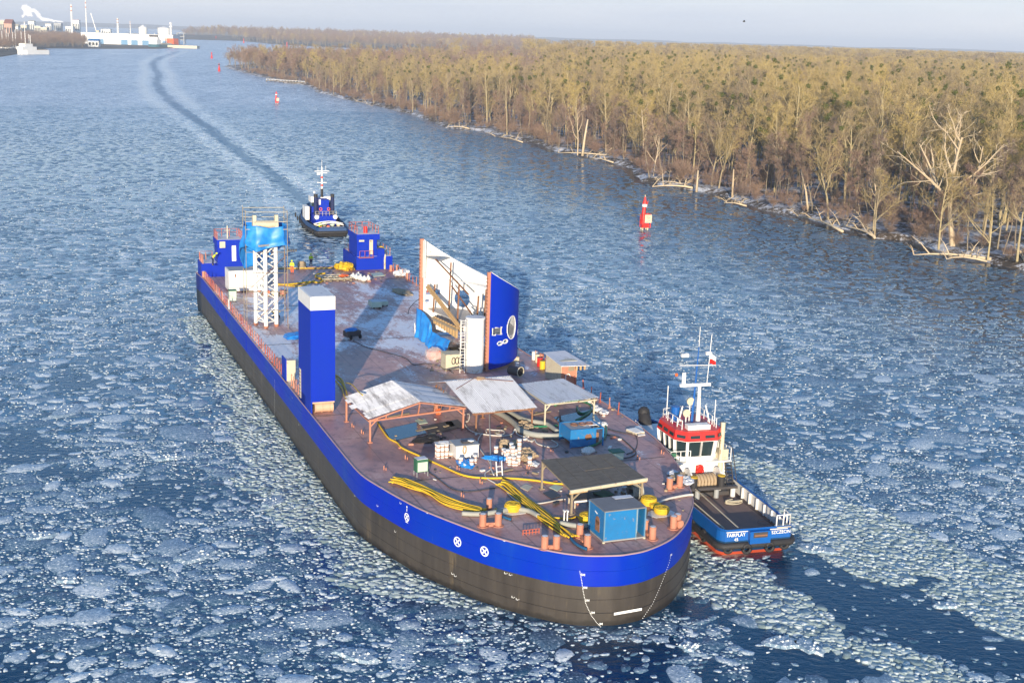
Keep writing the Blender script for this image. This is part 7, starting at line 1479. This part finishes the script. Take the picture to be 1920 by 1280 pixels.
# ---- the second tug, astern of the far end
T2 = thing('tugboat', 'dark blue harbour tug with a tall white mast beyond the far barge end', 'tugboat', T2_O, T2_ROT); T2.scale = (.80, .80, .80)
tug_hull(T2, TUG2, 27, 1.3, .9, 2.2, [M['black'], M['black'], pm('old_tug_blue', (.006, .05, .16), (.01, .03, .08), .8, .5), M['black'], M['tug_deck']], .32, .2)
for x in range(2, 24, 3):
    for y in (1, -1): tyre(T2, x, y * (4.5 if x > 5 else 4.1), 1.0 + max(0, (x / 27 - .35) / .65) ** 2 * 1.6, 0, .45)
mb = MB(); mb.ext(-.05, .5, -2.6, 2.6, 2.2, 2.27); mb.build('snowy_rail', M['roof_white'], T2); mb = MB(); mb.ext(.5, 5.5, -2.7, 2.5, 1.32, 1.36); mb.build('snow_on_deck', M['frost_blue'], T2)
for x, w_ in ((2.8, 3.0), (5.2, 3.3)): mb = MB(); mb.tube([(x, -w_, 2.3), (x - .2, -w_ * .5, 2.75), (x - .25, 0, 2.9), (x - .2, w_ * .5, 2.75), (x, w_, 2.3)], .11, 6); mb.build('towing_arch', M['white'], T2)
mb = MB(); mb.prism([(8.2, -2.3), (8.2, 2.3), (20, 2.6), (21.5, 1.5), (21.5, -1.5), (20, -2.6)], 1.4, 3.7); mb.build('deckhouse', M['blue'], T2)
mb = MB(); mb.ext(9.8, 13.5, -1.0, 1.1, 3.7, 7.0); mb.build('casing', M['blue'], T2)
mb = MB(); mb.prism([(14, -2.2), (14, 2.2), (17, 2.2), (18, 1.3), (18, -1.3), (17, -2.2)], 3.7, 5.0); mb.build('wheelhouse_base', M['blue'], T2); mb = MB(); mb.prism([(14.1, -2.1), (14.1, 2.1), (16.9, 2.1), (17.9, 1.2), (17.9, -1.2), (16.9, -2.1)], 5.0, 6.0); mb.build('window_glass', M['glass'], T2); mb = MB(); mb.prism([(13.8, -2.4), (13.8, 2.4), (17.2, 2.4), (18.3, 1.4), (18.3, -1.4), (17.2, -2.4)], 6.0, 7.3); mb.build('wheelhouse_roof', M['white'], T2)
for y in (1.9, -1.9): mb = MB(); mb.cyl((10.5, y, 3.7), (10.5, y, 7.6), .5, .45, 12); mb.build('funnel', M['navy'], T2); mb = MB(); mb.cyl((10.5, y, 7.6), (10.5, y, 8.3), .45, n=12); mb.build('funnel_top', M['black'], T2)
mb = MB(); mb.ball((10.6, 2.2, 8.7), .3, 8, 6); mb.build('radar_dome', M['white'], T2); mb = MB(); mb.ext(12.5, 16.5, 3.0, 3.9, 2.2, 5.2); mb.build('side_screen', M['white'], T2)
mb = MB(); mb.ext(9.72, 9.8, .9, 1.3, 6.0, 7.2); mb.build('white_panel', M['white'], T2)
for y in (-.9, .9): mb = MB(); mb.tube([(9.7, y + .3 * math.cos(a), 5.0 + .3 * math.sin(a)) for a in [2 * math.pi * i / 12 for i in range(12)]], .09, 5, close=True); mb.build('lifebuoy', M['orange'], T2)
for y in (2.1, -2.1): mb = MB(); mb.cyl((8.0, y, 3.4), (8.2, y, 3.4), .5, n=16); mb.build('white_disc', M['white'], T2)
for x, y, r_, mt in ((6.6, 2.6, .45, 'cream'), (6.4, 1.6, .5, 'hivis'), (7.2, .6, .65, 'cream'), (7.0, -1.2, .6, 'palegreen'), (6.8, -2.6, .5, 'cream'), (4.2, .2, .4, 'orange'), (3.9, 1.9, .3, 'red')): mb = MB(); mb.ball((x, y, 1.35 + r_), r_, 8, 6, sq=(.8, 1, 1)); mb.build('deck_gear', M[mt], T2, smooth=True)
rails(T2, [(8.0, 2.4), (8.0, -2.4)], 3.7, 1.0, M['cream'], .04, 2, .8)
mb = MB(); mb.cyl((13.2, 0, 7.3), (13.2, 0, 14.2), .26, .14, 8); mb.build('mast', M['white'], T2); mb = MB(); mb.cyl((13.2, 0, 7.3), (13.2, 0, 9.2), .3, n=8); mb.build('mast_foot', M['black'], T2)
for z, w_ in ((10.6, 1.1), (13.2, 1.7), (12.8, 1.2)): mb = MB(); mb.bar((13.2, -w_, z), (13.2, w_, z), .14); mb.build('mast_yard', M['white'], T2)
for y, z, h_ in ((-.9, 13.2, 1.2), (.9, 13.2, .9), (0, 14.2, 1.6)): mb = MB(); mb.cyl((13.2, y, z), (13.2, y, z + h_), .04, n=5); mb.build('aerial', M['white'], T2)
mb = MB(); mb.box((13.0, .8, 12.6), (.3, .7, .5)); mb.build('radar', M['white'], T2)
for z in (9.8, 11.6): mb = MB(); mb.cyl((13.2, 0, z), (13.2, 0, z + .4), .27, n=8); mb.build('red_band', M['red'], T2)
tl = rope('tow_line', 'thin towing wire hanging between the far tug and the barge end', 'tow line', [], .03, M['grey']) if False else None
# ================================================================== BUOYS
def beacon(px, py, label, sc=1.0, name='channel_buoy', simple=False):
    o = thing(name, label, 'buoy', at(px, py), .25); o.scale = (sc,) * 3
    if simple:
        mb = MB(); mb.cyl((0, 0, 0), (0, 0, 3.2), 1.1, .7, 8); mb.build('body', M['red'], o); mb = MB(); mb.cyl((0, 0, 3.2), (0, 0, 6.4), .45, .25, 8); mb.build('light_column', M['red'], o); mb = MB(); mb.cyl((0, 0, 5.0), (0, 0, 5.8), .7, n=8); mb.build('topmark', M['black'] if 'dark' in label else M['red'], o); return o
    for x, y in ((-.5, -.45), (.5, -.45), (-.5, .45), (.5, .45)): mb = MB(); mb.cyl((x, y, -.5), (x, y, .55), .16, n=8); mb.build('float_leg', M['cream'], o)
    for x in (-.7, 1.0):
        for y in (-.6, .6): mb = MB(); mb.bar((x, y, .5), (x * .98, y * .98, 3.1 if x > 0 else 2.9), .12); mb.build('frame_post', M['red'], o)
    for z in (.55, 1.0, 1.9, 3.05):
        for p, q in (((-.7, -.6), (1.0, -.6)), ((1.0, -.6), (1.0, .6)), ((1.0, .6), (-.7, .6)), ((-.7, .6), (-.7, -.6))): mb = MB(); mb.bar((*p, z), (*q, z), .10); mb.build('frame_bar', M['red'], o)
    mb = MB(); mb.ext(-.5, .7, -.45, .45, .6, 1.25); mb.build('battery_box', M['red'], o)
    mb = MB(); mb.ext(-.25, 1.15, -.72, -.66, 1.45, 3.0); q = mb.build('sign_panel', M['cream'], o)
    for k, (z, w_) in enumerate(((2.55, .9), (2.3, .5), (1.75, .8))): mb = MB(); mb.box((.45, -.73, z), (w_, .02, .05), 0, .35 * (1 - k)); mb.build('sign_stroke', M['dark'], q)
    mb = MB(); mb.cyl((-.45, -.1, 1.2), (-.25, -.1, 4.9), .42, .34, 12); mb.build('column', M['red'], o); mb = MB(); mb.cyl((-.22, -.1, 4.5), (-.22, -.1, 5.0), .5, n=12); mb.build('white_collar', M['white'], o)
    mb = MB(); mb.cyl((-.22, -.1, 5.0), (-.2, -.1, 6.4), .5, .1, 12); mb.build('red_cone', M['red'], o); mb = MB(); mb.cyl((-.2, -.1, 6.4), (-.2, -.1, 6.75), .1, n=8); mb.build('lantern', M['cream'], o)
    mb = MB(); mb.bar((.15, -.1, 4.4), (.45, -.1, 5.6), .1); mb.build('reflector_arm', M['red'], o)
    return o
beacon(1208, 431, 'large red beacon with a pale sign panel standing in the ice off the wooded bank')
beacon(519, 195, 'red channel buoy abreast of the wooden jetty, nearest of the upstream buoys', .93, simple=False)
beacon(411, 134, 'red channel buoy with a dark topmark off the tip of the wooded island', 1.0, simple=True)
beacon(397, 110, 'red channel buoy beyond the tip of the wooded island', 1.1, simple=True)
for px, py, lb in ((364, 71, 'faint red marker farthest up the channel by the quay end'), (405, 75, 'faint red marker in front of the far bank, beside the bend'), (457, 81, 'small red marker off the far bank above the island tip'), (538, 89, 'small red marker at the reed edge behind the island')): beacon(px, py, lb, 1.5, simple=True)
# ================================================================== SHORE DETAILS
def log(px0, py0, px1, py1, r_, label, lift=.5, branches=5, seed=0):
    a, b_ = at(px0, py0, .3), at(px1, py1, .3); rr = random.Random(seed); o = thing('fallen_tree', label, 'fallen tree', a); d = b_ - a
    pts = [Vector((0, 0, .2))] + [d * t + Vector((rr.uniform(-.4, .4), rr.uniform(-.4, .4), .2 + lift * math.sin(t * 3))) for t in (.25, .5, .75, 1)]
    mb = MB(); mb.tube(pts, r_, 7, taper=r_ * .3); mb.build('trunk', M['deadwood'], o, smooth=True)
    for k in range(branches):
        p = pts[1 + k % 4]; e = Vector((rr.uniform(-1, 1), rr.uniform(-1, 1), rr.uniform(.2, 1))).normalized() * rr.uniform(1.5, 4.5); mb = MB(); mb.tube([p, p + e * .5 + Vector((0, 0, .3)), p + e], r_ * .4, 5, taper=.03)
        for _ in range(4): q = p + e * rr.uniform(.3, .9); f = Vector((rr.uniform(-1, 1), rr.uniform(-1, 1), rr.uniform(-.1, .8))) * 1.4; mb.tube([q, q + f * .5, q + f], .05, 3, taper=.015)
        mb.build('branch', M['deadwood'], o)
for i, a in enumerate((((1165, 296), (1045, 288), .28, 'long bleached trunk fallen over the bank below the two pale snags'), ((1150, 306), (1100, 298), .22, 'bleached branches lying in the ice below the two pale snags'), ((1300, 354), (1222, 352), .3, 'bleached trunk reaching over the ice straight behind the large red beacon'),
    ((1290, 350), (1240, 343), .2, 'thinner bleached trunk behind the large red beacon'), ((1400, 388), (1355, 384), .22, 'short bleached trunk poking from the bank just past the beacon'), ((1580, 436), (1500, 408), .26, 'bleached trunk lying along the snowy bank near the leaning snag'), ((1640, 446), (1575, 425), .24, 'tangled bleached trunk at the middle of the near bank'),
    ((1640, 448), (1590, 390), .24, 'bleached trunk slanting down the near bank towards the ice'), ((1858, 488), (1708, 480), .3, 'very long bleached trunk lying out over the ice near the frame edge'), ((1850, 492), (1770, 488), .2, 'bleached branch beside the very long trunk'), ((1925, 498), (1905, 478), .4, 'thick bleached trunk at the very edge of the picture'),
    ((880, 242), (840, 240), .25, 'bleached trunk on the bank halfway to the far tug'), ((980, 268), (930, 258), .25, 'bleached trunk beyond the pale snags on the bank'), ((660, 190), (700, 200), .2, 'short bleached trunk on the far half of the bank'))): log(*a[0], *a[1], a[2], a[3], seed=i)
proto('dead0', 91, 19, 'dead', M['deadwood'], M['deadwood'], 1.2); proto('dead1', 93, 17, 'dead', M['deadwood'], M['deadwood'], 1.2); proto('dead2', 95, 15, 'dead', M['deadwood'], M['deadwood'], 1.2)
proto('deadbig', 97, 24, 'dead_big', M['deadwood'], M['deadwood'], 1.6); proto('goldbig', 98, 23, 'spread', M['bark'], M['twig'], 1.5)
TREE_LABEL.pop('dead', None)
for key, px, py, sc_, lb in (('dead0', 1083, 290, .9, 'pale barkless forked snag at the water edge, left of its straight stump'), ('dead1', 1206, 306, 1.0, 'pale barkless snag with three upright arms standing at the bank'), ('deadbig', 1786, 462, 1.0, 'huge pale dead tree with wide bare limbs above the near bank'), ('dead2', 1225, 330, .85, 'small pale snag behind the red beacon'), ('dead1', 1460, 372, .8, 'small pale snag between the beacon and the leaning snag'), ('dead0', 1640, 405, .75, 'slender pale snag behind the tangled trunks on the near bank')):
    p = at(px, py, .75); place_tree(key, p.x, p.y, .75, sc_, random.uniform(0, 6), lb, None, 'dead_tree', 'dead tree')
for px, py, sc_, lb in ((1760, 466, .62, 'stout golden tree leaning over the snowy bank near the frame edge'), (1852, 486, .6, 'stout golden willow on the bank beside the very long fallen trunk'), (1640, 440, .5, 'short golden tree at the bank above the tangled trunk')):
    p = at(px, py, .6); o = place_tree('goldbig', p.x, p.y, .6, sc_, random.uniform(0, 6), lb, None, 'bare_tree', 'tree'); o['label'] = lb
def stump(px, yb, yt, lean, label, r_=.3):
    p = at(px, yb, .6); D = p.length; h_ = (yb - yt) / FPX * D; o = thing('dead_snag', label, 'dead tree', p); mb = MB(); mb.tube([(0, 0, -.3), (lean * .4, 0, h_ * .5), (lean, 0, h_)], r_, 7, taper=r_ * .45); mb.build('trunk', M['deadwood'], o, smooth=True); mb = MB(); mb.tube([(lean * .5, 0, h_ * .55), (lean * .5 + .6, .2, h_ * .68)], .1, 5, taper=.03); mb.build('branch_stub', M['deadwood'], o)
stump(1516, 398, 322, -2.3, 'bare leaning pale snag without branches on the snowy bank'); stump(1092, 291, 225, 1.2, 'straight pale stump beside the forked snag', .45); stump(1306, 358, 320, .1, 'short upright brown stump at the bank behind the beacon'); stump(1373, 368, 318, -.1, 'short upright stump just past the beacon')
# jetty near the island tip
jt = thing('jetty', 'long low wooden jetty with a white rail near the tip of the wooded island', 'jetty', at(540, 153), 0.0); a, b_ = at(500, 151, 1.0), at(572, 156, 1.0); a -= jt.location; b_ -= jt.location
for k in range(10): p = a.lerp(b_, k / 9); mb = MB(); mb.cyl((p.x, p.y, -.8), (p.x, p.y, 1.1), .25, n=6); mb.build('pile', M['dark'], jt)
mb = MB(); mb.bar(a, b_, 1.8, .3); mb.build('walkway', M['old_wood'], jt); mb = MB(); mb.bar(a + Vector((0, -.8, 1.0)), b_ + Vector((0, -.8, 1.0)), .25); mb.build('rail', M['white'], jt)
for k in range(14): p = a.lerp(b_, k / 13); mb = MB(); mb.bar(p + Vector((0, -.8, 0)), p + Vector((0, -.8, 1.0)), .14); mb.build('rail_post', M['white'], jt)
# ================================================================== THE FAR HARBOUR
def FT(px, py, z=.9): p = at(px, py, z); return p, math.hypot(p.x, p.y) / FPX
def building(px0, px1, yb, yt, depth, label, wall, roof, name='building', cat='building', wins=0, winmat=None, gable=0.0, rz=0.12):
    p, m_ = FT((px0 + px1) / 2, yb); w_ = (px1 - px0) * m_; h_ = (yb - yt) * m_; o = thing(name, label, cat, p, rz); mb = MB(); mb.ext(-w_ / 2, w_ / 2, -depth / 2, depth / 2, -2, h_); mb.build('wall', wall, o)
    if gable: mb = MB(); mb.add([(-w_ / 2 - .5, -depth / 2 - .5, h_), (w_ / 2 + .5, -depth / 2 - .5, h_), (w_ / 2 + .5, depth / 2 + .5, h_), (-w_ / 2 - .5, depth / 2 + .5, h_), (-w_ / 2, 0, h_ + gable), (w_ / 2, 0, h_ + gable)], [(0, 1, 5, 4), (2, 3, 4, 5), (1, 2, 5), (3, 0, 4), (0, 3, 2, 1)]); mb.build('roof', roof, o)
    else: mb = MB(); mb.ext(-w_ / 2 - .4, w_ / 2 + .4, -depth / 2 - .4, depth / 2 + .4, h_, h_ + .6); mb.build('roof', roof, o)
    for i in range(wins): x = -w_ / 2 + w_ * (i + .5) / wins; mb = MB(); mb.ext(x - w_ / wins * .28, x + w_ / wins * .28, -depth / 2 - .15, -depth / 2 + .1, h_ * .3, h_ * .75); mb.build('window', winmat or M['glass'], o)
    return o, w_, h_
WM = pm('warehouse_white', (.78, .76, .70), (.62, .6, .56), .02, .6); BM = pm('bay_blue', (.10, .25, .42), None, .05, .6)
o, w_, h_ = building(166, 326, 84, 66, 45, 'very long white riverside warehouse with blue bay openings along its base', WM, M['white'], 'warehouse', 'warehouse', rz=.0)
for x in (-.29, -.03, .08, .20, .31, .42): mb = MB(); mb.ext(w_ * x - w_ * .036, w_ * x + w_ * .036, -22.9, -22.4, 0, h_ * .45); mb.build('bay_opening', BM, o)
building(150, 176, 80, 70, 20, 'low pale shed at the upstream end of the long warehouse', M['cream'], M['white'], 'shed', 'shed', 4)
building(168, 186, 88, 78, 16, 'pale boathouse with a teal roof in front of the long warehouse', WM, M['light_blue'], 'boathouse', 'building', 3, gable=3)
for px, yb, yt, wpx, cone, lb in ((251, 70, 54, 15, 4, 'tall white silo with a conical roof behind the long warehouse'), (292, 70, 55, 23, 3, 'wide white storage tank behind the long warehouse')):
    p, m_ = FT(px, yb + 12); h_ = (yb - yt + 12) * m_; o = thing('storage_tank', lb, 'tank', p + Vector((0, 60, 0))); mb = MB(); mb.cyl((0, 0, 0), (0, 0, h_), wpx / 2 * m_, n=20); mb.build('wall', WM, o); mb = MB(); mb.cyl((0, 0, h_), (0, 0, h_ + cone), wpx / 2 * m_, .8, 20); mb.build('roof', M['white'], o)
p, m_ = FT(310, 84); o = thing('water_tower', 'slim white tower with a knob top behind the end of the long warehouse', 'tower', p + Vector((0, 40, 0))); mb = MB(); mb.cyl((0, 0, 0), (0, 0, 36 * m_), 1.7, 1.5, 10); mb.build('shaft', WM, o); mb = MB(); mb.cyl((0, 0, 30 * m_), (0, 0, 32 * m_), 3.2, n=10); mb.cyl((0, 0, 36 * m_), (0, 0, 38.5 * m_), 2.3, n=10); mb.build('gallery', M['white'], o)
p, m_ = FT(340, 84); o = thing('loading_gantry', 'grey steel loading gantry on the quay beside the cargo ship', 'gantry', p)
for x in (-6, 6):
    for y in (-5, 5): mb = MB(); mb.bar((x, y, 0), (x, y, 20 * m_), 1.2); mb.build('leg', M['grey'], o)
for z in (8, 14, 20): mb = MB(); mb.bar((-6, -5, z * m_), (6, 5, z * m_), 1.4); mb.bar((-6, -5, z * m_), (6, -5, z * m_), 1.0); mb.build('cross_beam', M['grey'], o)
p, m_ = FT(325, 89); o = thing('quay', 'low concrete quay reaching out past the moored cargo ship', 'quay', p); mb = MB(); mb.ext(-40 * m_, 43 * m_, -4, 14, -1, 3.2); mb.build('wall', M['cream'], o); mb = MB(); mb.ext(-40 * m_, 43 * m_, -3.8, 14, 3.2, 3.3); mb.build('surface', M['frost_blue'], o)
def ship(px0, px1, yw, label, hullm, L_h, house, extras):
    a, b_ = at(px0, yw), at(px1, yw); o = thing('moored_ship', label, 'ship', (a + b_) / 2, math.atan2(b_.y - a.y, b_.x - a.x)); L = (b_ - a).length; B = L * .13
    pl = [(-L / 2, B * .8), (-L * .45, B), (L * .3, B), (L * .42, B * .6), (L / 2, 0), (L * .42, -B * .6), (L * .3, -B), (-L * .45, -B), (-L / 2, -B * .8)]
    mb = MB(); mb.prism(pl[::-1], -.5, L_h); mb.build('hull', hullm, o)
    for x0, x1, z0, z1, mt, nm in house: mb = MB(); mb.ext(L * x0, L * x1, -B * .8, B * .8, z0, z1); mb.build(nm, M[mt], o)
    for x, z0, z1 in extras: mb = MB(); mb.cyl((L * x, 0, z0), (L * x, 0, z1), .35, n=6); mb.build('mast', M['white'], o)
    return o
ship(286, 330, 89.5, 'small dark green cargo ship with an orange deck block at the quay', pm('ship_green', (.03, .12, .16), None, .1, .5), 5, ((-.48, -.30, 5, 12, 'white', 'superstructure'), (-.46, -.36, 12, 16, 'white', 'bridge'), (-.28, .15, 5, 7, 'cream', 'hatch_cover'), (.22, .44, 4, 14, 'orange', 'deck_block'), (-.46, -.42, 16, 19, 'dark', 'funnel')), ((-.40, 16, 22), (.1, 5, 16)))
ship(88, 33, 102, 'white excursion ship with a tall mast moored at the left bank', M['white'], 4.5, ((-.05, .42, 4.5, 8, 'white', 'deckhouse'), (.08, .34, 8, 11, 'white', 'upper_deck'), (.12, .3, 11, 11.4, 'cream', 'awning'), (-.42, -.1, 4.5, 5.2, 'old_wood', 'foredeck')), ((.22, 11, 34), (.05, 8, 20)))
for i, (px, h_) in enumerate(((5, 16), (13, 18), (17, 14), (25, 15), (30, 18), (41, 16), (55, 13))):
    o = thing('sailing_yacht', 'white yacht with a bare mast laid up on the left bank behind the excursion ship', 'yacht', FT(px, 92)[0], .5 * i, 'yachts laid up on the left bank'); mb = MB(); mb.prism([(-5, -1.2), (3, -1.5), (6, 0), (3, 1.5), (-5, 1.2)], .5, 2.3); mb.build('hull', M['white'], o); mb = MB(); mb.cyl((0, 0, 2.3), (0, 0, h_ + 5), .3, n=5); mb.build('mast', M['white'], o)
for a in ((4, 14, 66, 42, 20, 'pale house high on the left hill, nearest the frame edge', M['cream'], M['white'], 3), (13, 26, 76, 48, 25, 'pink brick villa with a red roof on the left hill', pm('pink_brick', (.5, .3, .22), None, .1, .8), pm('red_roof', (.28, .10, .07), None, .1, .8), 7), (26, 36, 68, 52, 20, 'white gabled house beside the villa on the left hill', WM, M['cream'], 5),
          (56, 66, 62, 43, 22, 'white apartment block on the hill left of the tall chimney', WM, M['cream'], 3), (42, 52, 66, 50, 20, 'small cream building on the wooded hill', M['cream'], M['white'], 3), (68, 78, 64, 51, 25, 'cream works building at the foot of the smoke', M['cream'], M['white'], 0), (88, 98, 62, 47, 26, 'white works building under the steam', WM, M['cream'], 0),
          (104, 116, 62, 46, 26, 'grey works block beside the steam chimney', M['grey'], M['white'], 0), (139, 150, 66, 41, 20, 'tall white block with a small red roof near the crane', WM, M['primer_red'], 0), (126, 138, 66, 52, 24, 'low white works building right of the steam chimney', WM, M['white'], 0), (80, 90, 68, 54, 24, 'low cream workshop in the works', M['cream'], M['white'], 0)):
    building(*a[:4], a[4], a[5], a[6], a[7], 'house' if a[0] < 60 else 'works_building', 'building', 3 if a[8] else 4, gable=a[8])
for px, yb, yt, r_, lb in ((121, 70, 42, 2.2, 'grey works chimney giving off white steam'), (72, 62, 11, 1.5, 'tall thin striped chimney behind the steam cloud'), (39, 62, 18, 2.4, 'tall pale chimney at the left edge of the steam cloud'), (160, 66, 46, 1.0, 'thin white works stack near the crane')):
    p, m_ = FT(px, yb + 10); p.y += 300; m2 = p.length / FPX; o = thing('chimney', lb, 'chimney', p); h_ = (yb - yt + 12) * m2; mb = MB(); mb.cyl((0, 0, 0), (0, 0, h_), r_, r_ * .7, 10); mb.build('shaft', WM, o)
    for k in range(2): mb = MB(); mb.cyl((0, 0, h_ * (.8 + .12 * k)), (0, 0, h_ * (.84 + .12 * k)), r_ * .85, n=10); mb.build('red_band', M['primer'], o)
p, m_ = FT(182, 72); o = thing('harbour_crane', 'pale harbour crane with its long jib raised towards the left', 'crane', p); mb = MB(); mb.cyl((0, 0, 0), (0, 0, 14), 2.5, 2, 8); mb.build('tower', M['cream'], o); mb = MB(); mb.bar((0, 0, 12), (-9 * m_, 0, 42 * m_), 1.6); mb.build('jib', M['white'], o); mb = MB(); mb.box((2, 0, 15), (7, 5, 4)); mb.build('cab', M['cream'], o)
building(192, 208, 72, 57, 18, 'white wheelhouse block of a vessel lying behind the warehouse', WM, M['cream'], 'vessel_house', 'ship superstructure', 4)
# steam drifting left from the works
m, nt, b = new_mat('steam'); b.inputs['Base Color'].default_value = (.93, .93, .94, 1); b.inputs['Roughness'].default_value = 1.0; b.inputs['Alpha'].default_value = .38; b.inputs['Specular IOR Level'].default_value = 0
p0, m_ = FT(120, 60); p0.y += 300; mm = p0.length / FPX; mb = MB(); random.seed(3)
for i in range(34):
    t = i / 33; px = 119 - 55 * t; py = 42 - 8 * t + random.uniform(-1, 1)
    if t > .75: py -= (t - .75) * 60
    c = at(px, 200, 0); d = (_F + _R * ((px - 960) / FPX) - _U * ((py - 640) / FPX)); k = p0.y / d.y; c = Vector((d.x * k, d.y * k, CAM_H + d.z * k)); mb.ball(c - p0, (2.2 + 6 * t) * mm * random.uniform(.7, 1.1) * .55, 9, 6, jit=.2)
for i in range(16):
    px, py = 53 + random.uniform(-11, 8), 24 + random.uniform(-12, 8); d = (_F + _R * ((px - 960) / FPX) - _U * ((py - 640) / FPX)); k = p0.y / d.y; mb.ball(Vector((d.x * k, d.y * k, CAM_H + d.z * k)) - p0, 4.0 * mm * random.uniform(.6, 1.1), 9, 6, jit=.2)
o = mb.build('steam', m, loc=p0); rm = o.modifiers.new('merge', 'REMESH'); rm.mode = 'VOXEL'; rm.voxel_size = 2.5; rm.use_smooth_shade = True; tag(o, 'white steam trailing left from the works chimney and piling up over the hill', 'steam', kind='stuff')
o = thing('bird', 'tiny dark bird flying high above the forest', 'bird', Vector((0, 0, 0))); d = (_F + _R * ((1395 - 960) / FPX) - _U * ((41 - 640) / FPX)); o.location = Vector((d.x * 300, d.y * 300, CAM_H + d.z * 300)); mb = MB(); mb.ball((0, 0, 0), .16, 8, 5, sq=(2.2, .7, .7)); mb.build('body', M['black'], o)
for sgn in (-1, 1): mb = MB(); mb.add([(-.15, 0, .05), (.2, 0, .05), (.1, sgn * .6, .3), (-.1, sgn * .6, .28)], [(0, 1, 2, 3)]); q = mb.build('wing', M['black'], o); sm = q.modifiers.new('t', 'SOLIDIFY'); sm.thickness = .03
# ================================================================== AIR
m = bpy.data.materials.new('haze_air'); m.use_nodes = True; nt = m.node_tree; nt.nodes.remove(nt.nodes['Principled BSDF']); pv = N(nt, 'ShaderNodeVolumePrincipled'); pv.inputs['Color'].default_value = (.80, .88, 1.0, 1); pv.inputs['Density'].default_value = .00013; pv.inputs['Anisotropy'].default_value = 0.0; nt.links.new(pv.outputs[0], nt.nodes['Material Output'].inputs['Volume'])
mb = MB(); mb.ext(-27000, 27000, -27000, 27000, -1.6, 130); o = mb.build('haze', m); tag(o, kind='stuff')
